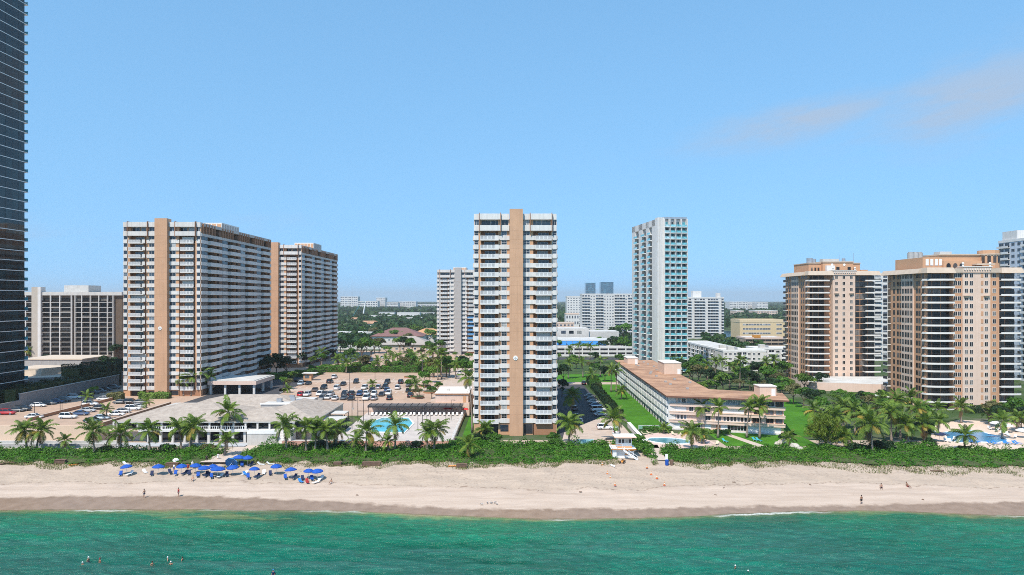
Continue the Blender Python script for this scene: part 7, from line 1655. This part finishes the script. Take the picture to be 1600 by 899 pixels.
x, y, z = B(275, 723.5); u = umbrella('white umbrella lying tilted near the thicket', x, y, z + .25, M_whitec, .75, 1.1, (RAD(55), RAD(-20)), None)
# fence panels, bins, boards and cones on the sand
def planks(label, px, py, w, h, col=M_wood):
    x, y, z = B(px, py); root = thing('wooden_bin', label, 'wooden box', (x, y, z))
    for k in range(4): add('plank', MB().box(-w / 2, w / 2, -.03, .03, k * h / 4, (k + .9) * h / 4, col), root)
    for k in range(4): add('plank', MB().box(-w / 2, w / 2, .9, .96, k * h / 4, (k + .9) * h / 4, col), root)
    for s in (-1, 1): add('post', MB().box(s * w / 2 - .05, s * w / 2 + .05, -.09, 1.0, -.1, h + .1, col), root)
    add('lid', MB().box(-w / 2 - .1, w / 2 + .1, -.1, 1.05, h + .103, h + .18, col), root)
for a in (('dark wooden box on the sand at the left', 93, 726, 2.3, .85), ('dark wooden box behind the left umbrellas', 268, 730, 2.6, .7), ('dark wooden box below the palms of the pool', 580, 729, 4.0, .75), ('dark wooden box left of the beached kayak', 721, 731, 2.2, .6), ('dark wooden box at the right of the umbrellas', 527, 728, 1.6, .6)): planks(*a)
def boat(label, px, py, col, L=2.6, rz=.1):
    x, y, z = B(px, py); m = MB(); st = [(-1, .02, .30), (-.8, .26, .26), (-.3, .38, .24), (.3, .38, .24), (.8, .24, .26), (1, .02, .32)]; n = len(st); k = 0; i = m._m(col)
    for t, w, zt in st: m.v += [(t * L / 2, -w, zt), (t * L / 2, -w * .55, .03), (t * L / 2, w * .55, .03), (t * L / 2, w, zt), (t * L / 2, w * .55, zt - .07), (t * L / 2, -w * .55, zt - .07)]
    for a in range(n - 1):
        for b_ in range(6): c = (b_ + 1) % 6; m.f.append([a * 6 + b_, (a + 1) * 6 + b_, (a + 1) * 6 + c, a * 6 + c]); m.mi.append(i)
    add('kayak', m, None, (x, y, z), rz, label=label, cat='kayak')
boat('orange kayak pulled up by the thicket before the central tower', 709, 729.5, M_orangep, 2.6); boat('tan boat hull on the sand near the left box', 115, 727.5, M_orangep, 2.0, .2); boat('white paddle board lying before the lifeguard tower', 957, 729, M_whitec, 2.2, 1.9); boat('brown log on the sand at the left edge', 15, 724.5, M_wood, 2.6, .1); boat('long driftwood plank on the sand at the right', 1464, 737, M_wood, 3.0, 0); boat('dark driftwood at the left margin of the sand', 2, 726, M_wood, 1.4, .4)
for i, (px, py, lab) in enumerate(((941, 727, 'orange cone beside the lifeguard tower, left line, first from the thicket'), (949, 741, 'orange cone of the left line, second from the thicket'), (953.5, 748, 'orange cone of the left line, third from the thicket'), (961, 758.5, 'orange cone of the left line, nearest the water'), (1011, 731.5, 'orange cone of the right line, first from the thicket'), (1017.5, 742, 'orange cone of the right line, second from the thicket'), (1026.5, 748, 'orange cone of the right line, third from the thicket'), (1038, 758.5, 'orange cone of the right line, nearest the water'))):
    x, y, z = B(px, py); r = thing('traffic_cone', lab, 'cone', (x, y, z), 0, 'cones before the lifeguard tower'); add('cone', cached('cone', lambda: MB().tube([(0, 0, .05), (0, 0, .75)], [.17, .04], 8, M_orangep).mesh('cone')), r); add('base', cached('coneb', lambda: MB().box(-.24, .24, -.24, .24, 0, .05, M_redp).mesh('base')), r); add('band', cached('conec', lambda: MB().tube([(0, 0, .35), (0, 0, .5)], [.118, .088], 8, M_whitec).mesh('band')), r)
def binn(label, px, py, m, h=1.1):
    x, y, z = B(px, py); r = thing('rubbish_bin', label, 'bin', (x, y, z)); add('drum', MB().cyl(0, 0, 0, h, .38, 12, m, .42), r); add('rim', MB().tube([(0, 0, h), (0, 0, h + .06)], .45, 12, m), r); add('lid', MB().ball(0, 0, h + .03, .4, .4, .14, m, 10, 4), r)
binn('blue rubbish bin at the foot of the sand path', 1042, 727, M_blue); binn('brown rubbish bin beside the blue bin', 1049.5, 727, M_wood)
x, y, z = B(1041.5, 722); sg = thing('notice_board', 'white notice board on posts behind the blue bin', 'sign', (x, y, z)); add('panel', MB().box(-.3, .3, -.03, .03, .5, 1.8, M_white2), sg); add('post', MB().box(-.05, .05, .031, .09, -.2, 1.7, M_steel), sg)
x, y, z = B(973, 724); at = thing('beach_buggy', 'dark quad bike parked at the foot of the lifeguard tower', 'quad bike', (x, y, z), 1.2)
add('body', MB().hexa([(-.8, -.3, .35), (.8, -.3, .35), (.8, .3, .35), (-.8, .3, .35)], [(-.7, -.22, .72), (.75, -.2, .66), (.75, .2, .66), (-.7, .22, .72)], M_orangep), at); add('seat', MB().box(-.5, .15, -.17, .17, .72, .86, M_black), at); add('handlebar', MB().tube([(.3, -.4, 1.0), (.35, 0, .92), (.3, .4, 1.0)], .025, 5, M_black).tube([(.35, 0, .65), (.35, 0, .92)], .03, 5, M_black), at)
for a in (-.55, .6):
    for b_ in (-.38, .38): add('wheel', WH, at, (a, b_, .3), scale=(.85, 1.1, .85))
def bird(label, px, py, rz):
    x, y, z = B(px, py); m = MB(); m.ball(0, 0, .22, .20, .085, .09, M_grey, 8, 5).ball(.19, 0, .33, .055, .05, .055, M_white2, 6, 4).tube([(.23, 0, .33), (.31, 0, .32)], [.018, .006], 5, M_orangep).tube([(-.14, 0, .23), (-.36, 0, .2)], [.06, .02], 5, M_dark)
    for s in (-.04, .04): m.tube([(0, s, 0), (0, s, .16)], .01, 4, M_orangep)
    add('shore_bird', m, None, (x, y, z), rz, 1.3, label=label, cat='bird', group='shore birds on the damp sand')
for i, (px, py) in enumerate(((753, 790), (761.5, 787.5), (767, 787.5), (773, 787), (776, 789))): bird('small grey shore bird on the damp sand, ' + ('leftmost of the flock of five', 'second of the flock of five', 'middle of the flock of five', 'fourth of the flock of five', 'rightmost of the flock of five')[i], px, py, i * 1.3)
for i, (px, py) in enumerate(((907, 769), (841, 768), (1145, 754), (1147, 754), (1131, 763), (1266, 758), (558, 774), (411, 752), (1442, 781), (1118, 774))):
    x, y, z = B(px, py); add('seaweed_clump', MB().ball(0, 0, .05, .35, .18, .10, M_wood, 7, 4), None, (x, y, z), i, label=('clump of dark seaweed on open sand', 'scrap of dark seaweed on open sand')[i % 2] + f' {"below the lifeguard tower,below the central tower,right of the cones,close beside its neighbour,under the peach house beach,in the middle of the right beach,left of the birds,before the umbrellas,at the far right,near the right cones".split(",")[i]}', cat='seaweed')

# ================================================================== POOLS AND TERRACES
def pool(label, pts, z, cop, water, name='swimming_pool'):
    c = (sum(p[0] for p in pts) / len(pts), sum(p[1] for p in pts) / len(pts)); root = thing(name, label, 'pool', (*c, z)); P = [(p[0] - c[0], p[1] - c[1]) for p in pts]
    O = []
    for i, p in enumerate(P): L = math.hypot(*p); O.append((p[0] * (1 + .55 / L), p[1] * (1 + .55 / L)))
    cm = MB()
    for i in range(len(P)):
        j = (i + 1) % len(P); cm.hexa([(*O[i], 0), (*O[j], 0), (*P[j], 0), (*P[i], 0)], [(*O[i], .16), (*O[j], .16), (*P[j], .16), (*P[i], .16)], cop)
    add('coping', cm, root); wm = MB(); wm.face([(*p, .09) for p in P], water); add('water', wm, root); return root
def poolw(name, c):
    m, n, l, b = nt(name); geo = n.new('ShaderNodeNewGeometry'); q = n.new('ShaderNodeTexNoise'); q.inputs['Scale'].default_value = .16; q.inputs['Detail'].default_value = 5; l.new(geo.outputs['Position'], q.inputs['Vector'])
    cr = n.new('ShaderNodeValToRGB'); cr.color_ramp.elements[0].position = .3; cr.color_ramp.elements[0].color = (*[v * .55 for v in c], 1); cr.color_ramp.elements[1].position = .7; cr.color_ramp.elements[1].color = (*c, 1); l.new(q.outputs['Fac'], cr.inputs[0]); l.new(cr.outputs[0], b.inputs['Base Color'])
    b.inputs['Roughness'].default_value = .05; q2 = n.new('ShaderNodeTexNoise'); q2.inputs['Scale'].default_value = 3; l.new(geo.outputs['Position'], q2.inputs['Vector']); bp = n.new('ShaderNodeBump'); bp.inputs['Strength'].default_value = .3; bp.inputs['Distance'].default_value = .1; l.new(q2.outputs['Fac'], bp.inputs['Height']); l.new(bp.outputs[0], b.inputs['Normal']); return m
PW1 = poolw('pool_water_turquoise', (.05, .50, .62)); PW2 = poolw('pool_water_pale', (.10, .36, .46)); PW3 = poolw('pool_water_blue', (.05, .33, .62))
pool('bright turquoise clubhouse pool with angled ends', [G(px, py, 4.05) for px, py in ((581, 675), (632, 676), (645, 662), (638, 653.5), (599, 653), (578, 661))], 4.0, M_white2, PW1)
sheet('pool_patio', [G(*p, 3.02) for p in ((1010, 700), (1088, 701), (1120, 693), (1085, 679), (1030, 676), (1004, 680))], 3.02, pm('pink_patio', (.60, .44, .38), var=.08), 'pink patio round the oval pool')
ex, ey = G(1046, 689.5, 3.03)
pool('oval pool of the peach house with a white rim', [(ex + 5.6 * math.cos(t) * math.cos(-.42) - 3.6 * math.sin(t) * math.sin(-.42), ey + 5.6 * math.cos(t) * math.sin(-.42) + 3.6 * math.sin(t) * math.cos(-.42)) for t in [i * math.pi / 12 for i in range(24)]], 3.03, M_white2, PW2)
sheet('pool_patio', [G(*p, 3.02) for p in ((1448, 702), (1640, 703), (1640, 664), (1500, 656), (1462, 664), (1455, 680))], 3.02, pm('peach_patio', (.62, .48, .38), var=.08), 'peach patio round the curved pool')
pool('curved blue pool of the tan towers', [G(px, py, 3.04) for px, py in ((1476, 677), (1482, 689), (1500, 692), (1530, 691), (1558, 692), (1576, 689), (1562, 683), (1545, 679), (1530, 674), (1508, 673), (1490, 674))], 3.04, M_white2, PW3)
rn = random.Random(3)
def near(px, items): return min(items, key=lambda q: abs(q[0] - px))[1]
for i in range(22):
    px = 580 + i * 6.7; x, y = X(px, 225.5), 225.5
    lounger(f'white lounger in the row before the dark pergola, {["leftmost", "second from left", "third from left", "fourth from left", "fifth from left", "sixth from left", "seventh from left", "eighth from left", "ninth from left", "tenth from left", "eleventh from left", "eleventh from right", "tenth from right", "ninth from right", "eighth from right", "seventh from right", "sixth from right", "fifth from right", "fourth from right", "third from right", "second from right", "rightmost"][i]}', x, y, 4.01, rn.uniform(-.1, .1), M_whitec, 'loungers before the pergola')
spots = [(1478, 691), (1484, 692), (1489, 689), (1494, 692), (1522, 693), (1527, 694), (1532, 693), (1553, 695), (1558, 696), (1563, 695), (1576, 696), (1581, 695), (1591, 696), (1597, 695), (1548, 672), (1555, 675), (1562, 678), (1570, 680), (1578, 683), (1586, 685)]
for i, (px, py) in enumerate(spots):
    x, y = G(px, py, 3.04); blue = 4 <= i < 14
    grp = 'left of the curved pool' if i < 4 else 'before the curved pool' if i < 7 else 'right of the pool palm' if i < 10 else 'at the picture edge by the pool' if i < 14 else 'behind the curved pool'
    base = [0, 0, 0, 0, 4, 4, 4, 7, 7, 7, 10, 10, 10, 10, 14, 14, 14, 14, 14, 14][i]
    lounger(f'{"blue" if blue else "white"} pool lounger {grp}, {["first", "second", "third", "fourth", "fifth", "last"][i - base]} from left', x, y, 3.05, rn.uniform(-.4, .4) + (.2 if blue else -.6), M_blue2 if blue else M_whitec, 'loungers round the curved pool')
for (px, py, m, lab) in ((1456, 688, M_whitec, 'white umbrella left of the curved pool'), (1468, 690, M_navy, 'navy umbrella left of the curved pool'), (1556, 672, M_whitec, 'white umbrella behind the curved pool, left'), (1573, 676, M_whitec, 'white umbrella behind the curved pool, right'), (1597, 684, M_whitec, 'white umbrella at the picture edge by the pool'), (1384, 628, M_whitec, 'white umbrella on the terrace between the tan towers'), (1374, 626, M_whitec, 'white umbrella under the white podium')):
    x, y = G(px, py, 3.04); umbrella(lab, x, y, 3.04, m, 1.6, 2.5, (0, 0), 'pool umbrellas')
for (px, py, lab) in ((1137, 692, 'teal covered chair on the garden path'), (1184, 690, 'teal chair left on the peach house lawn'), (1190, 690.5, 'teal chair right on the peach house lawn')):
    x, y = G(px, py, 3.02); lounger(lab, x, y, 3.02, .5, M_teal, 'teal garden chairs')
for (px, py, lab, rz) in ((1012, 680, 'cream lounger at the left end of the oval pool', 1.2), (1020, 679, 'cream lounger behind the oval pool, left', 1.0), (1055, 681, 'cream lounger behind the oval pool, middle', .3), (1067, 682, 'cream lounger behind the oval pool, right', .1), (1089, 690, 'cream lounger right of the oval pool, first', -.7), (1093, 693, 'cream lounger right of the oval pool, second', -.7), (1119, 696, 'cream lounger on the garden path edge', -.5)):
    x, y = G(px, py, 3.03); lounger(lab, x, y, 3.04, rz, pm('cream_canvas', (.62, .52, .36), var=.06), 'cream loungers of the oval pool')
# white rail wall and lawn fence by the oval pool
wr = thing('white_wall', 'narrow white wall running from the lawn fence to the sand path', 'wall', (33.4, 185.5, 3.0)); add('wall', MB().hexa([(0, 0, 0), (.35, 0, 0), (.35, 26, 0), (0, 26, 0)], [(0, 0, 1.1), (.35, 0, 1.1), (.35, 26, 1.3), (0, 26, 1.3)], M_white), wr); add('coping', MB().hexa([(-.1, -.1, 1.1), (.9, -.1, 1.1), (.9, 26, 1.3), (-.1, 26, 1.3)], [(-.1, -.1, 1.2), (.9, -.1, 1.2), (.9, 26, 1.4), (-.1, 26, 1.4)], M_white2), wr)
fn = thing('garden_fence', 'white-framed fence with green panels across the lawn end', 'fence', (36.0, 207.6, 3.0))
for q in range(6): add('panel', MB().box(q * 1.55 + .06, q * 1.55 + 1.49, -.02, .02, .15, 1.15, pm('fence_mesh_green', (.20, .42, .30), var=.08)), fn)
for q in range(7): add('post', MB().box(q * 1.55 - .05, q * 1.55 + .05, -.05, .05, 0, 1.3, M_white2), fn)
add('rail', MB().box(0, 9.3, -.04, .04, 1.153, 1.25, M_white2), fn)
gt = thing('painted_gate', 'pale teal mural panel beside the thick palm trunk', 'panel', (*G(905, 695, 3.0), 3.0)); add('board', MB().box(-.3, 3.6, 0, .1, .15, 1.35, pm('mural_teal', (.28, .52, .56), var=.35, scale=1.5)), gt); add('post', MB().box(-.45, -.31, 0, .12, -.1, 1.5, M_white2).box(3.61, 3.75, 0, .12, -.1, 1.5, M_white2), gt)
bar = thing('barrier', 'dark low barrier at the seaward edge of the apron', 'barrier', (*G(946, 690.5, 3.0), 3.0)); add('rail', MB().box(0, 2.4, 0, .1, .5, .9, M_dark), bar); add('post', MB().box(.2, .32, .12, .24, 0, .95, M_dark).box(2.1, 2.22, .12, .24, 0, .95, M_dark), bar)
for i, (px, py, s) in enumerate(((1222, 694, 1.3), (1214, 696, 1.0), (1241, 702, 1.5), (1250, 705, 1.0), (1230, 688, 1.2))):
    x, y = G(px, py, 3.0); rr = np.random.default_rng(i); m = MB(); m.ball(0, 0, .35, 1.0, .7, .65, pm('pale_rock', (.52, .47, .40), var=.15, scale=2, bump=.6), 9, 6)
    m.v = [tuple(np.array(v) * (1 + rr.uniform(-.16, .16))) for v in m.v]; add('rock', m, None, (x, y, 2.98), i, s, label='pale rock beside the grove garden, ' + ('behind the low dark palm', 'leftmost of the five', 'nearest the dune thicket', 'under the feathery tree', 'topmost of the five')[i], cat='rock')
# lamp posts
def lamp_post(label, x, y, z, h=5.0, arms=1):
    r = thing('street_lamp', label, 'lamp post', (x, y, z), 0, 'lamp posts'); add('pole', cached(('lp', h), lambda: MB().tube([(0, 0, 0), (0, 0, h)], [.09, .06], 6, M_black).mesh('pole')), r)
    for s in (1, -1)[:arms]: add('lamp_head', cached(('lh', s), lambda: MB().box(min(0, s * 1.1), max(0, s * 1.1), -.06, .06, 0, .1, M_black).box(min(s * .7, s * 1.3), max(s * .7, s * 1.3), -.16, .16, -.06, -.003, M_black).mesh('lamp_head')), r, (0, 0, h))
    add('base', cached('lbase', lambda: MB().cyl(0, 0, 0, .5, .2, 8, M_lgrey).mesh('base')), r)
for (px, py, z, h, a, lab) in ((24.5, 634, 7, 5, 1, 'lamp post at the near end of the side-lot wall'), (97.5, 621, 7, 5, 1, 'lamp post on the middle of the side-lot wall'), (130, 614, 7, 5, 1, 'lamp post on the far half of the side-lot wall'), (167, 605, 7, 5, 1, 'lamp post at the far end of the side-lot wall'), (54, 654, 7, 4, 1, 'lamp post at the near end of the brown divider'), (94, 646, 7, 4, 1, 'lamp post in the middle of the brown divider'), (97, 675, 3, 8, 1, 'dark post before the deck wall'), (127, 638, 7, 4, 1, 'lamp post at the far end of the brown divider'), (202, 646, 7, 3.5, 1, 'lamp post on the clubhouse parapet'),
                                (550, 671, 4, 8, 2, 'lamp post left of the pool'), (559, 659, 4, 7, 2, 'lamp post at the left of the terrace, farther one'), (568, 664, 4, 7, 2, 'lamp post close to the pool edge'), (551.5, 640, 7, 5, 2, 'lamp post behind the clubhouse canopies'), (653, 674, 4, 6, 1, 'lamp post right of the pool, nearest'), (660, 668, 4, 6, 1, 'lamp post right of the pool, second'), (667, 662, 4, 6, 1, 'lamp post right of the pool, third'), (705, 657, 4, 6, 1, 'lamp post at the right of the terrace'), (546, 614, 7, 7, 2, 'twin lamp in the central lot'), (586, 606, 7, 7, 2, 'twin lamp right in the central lot')):
    x, y = G(px, py, z); lamp_post(lab, x, y, z, h, a)
def goal(label, px0, px1, py):
    (x0, y), (x1, _) = G(px0, py, 4), G(px1, py, 4); r = thing('shade_frame', label, 'frame', (x0, y, 4)); L = X(px1, y) - x0
    add('beam', MB().box(0, L, -.06, .06, 3.2, 3.35, M_black), r); add('post', MB().box(0, .12, -.059, .059, 0, 3.19, M_black), r); add('post', MB().box(L - .12, L, -.059, .059, 0, 3.19, M_black), r)
goal('dark frame on the terrace right of the pool', 672, 697, 662); goal('dark frame on the terrace left of the pool', 559, 580, 660)
for i, (px, py, m, w, lab) in enumerate(((700, 646, M_redp, 3.0, 'red canopy by the right end of the pergola'), (727, 647, M_redp, 2.0, 'red canopy below the service building'))):
    x, y = G(px, py, 4); r = thing('canopy', lab, 'canopy', (x, y, 4)); add('cloth', MB().hexa([(-w / 2, -1, 1.4), (w / 2, -1, 1.4), (w / 2, 1, 1.4), (-w / 2, 1, 1.4)], [(-w / 2 + .4, -.5, 1.8), (w / 2 - .4, -.5, 1.8), (w / 2 - .4, .5, 1.8), (-w / 2 + .4, .5, 1.8)], m), r)
    for sx in (-w / 2 + .1, w / 2 - .1): add('post', MB().box(sx - .04, sx + .04, -.9, -.82, 0, 1.4, M_white2), r)
tf = thing('terrace_fence', 'low white fence along the right edge of the pool terrace', 'fence', (-15.3, 187, 4.0))
for q in range(22): add('post', cached('tfp', lambda: MB().box(-.04, .04, -.04, .04, 0, 1.0, M_white2).mesh('post')), tf, (0, q * 2.0, 0))
add('rail', MB().box(-.03, .03, 0, 42, 1.003, 1.07, M_white2).box(-.025, .025, 0, 42, .5, .56, M_white2), tf)
for q in range(5):
    x, y = G((646, 652, 664, 672, 640)[q], (612, 622, 604, 614, 590)[q], 7); m = MB(); m.cyl(0, 0, 0, .5, 2.4, 14, M_brown, 2.4); m.cyl(0, 0, .502, .55, 2.2, 14, M_soil); add('planter', m, None, (x, y, 7.0), label='round brown planter under the trees right of the lot, ' + ('middle', 'nearest the pergola', 'farthest of the front three', 'beside the driveway', 'at the lot rear corner')[q], cat='planter')
# ================================================================== HAZE
def haze():
    m = bpy.data.materials.new('haze_air'); m.use_nodes = True; n, l = m.node_tree.nodes, m.node_tree.links; n.clear()
    o = n.new('ShaderNodeOutputMaterial'); v = n.new('ShaderNodeVolumePrincipled'); v.inputs['Color'].default_value = (.93, .92, .90, 1); v.inputs['Density'].default_value = HAZE; v.inputs['Anisotropy'].default_value = .2
    l.new(v.outputs[0], o.inputs['Volume'])
    add('haze', MB().box(-12500, 12500, -1800, 12500, -7.5, 160, m), label='thin sea haze over the whole coast', kind='stuff')
HAZE = 0.00011
haze()
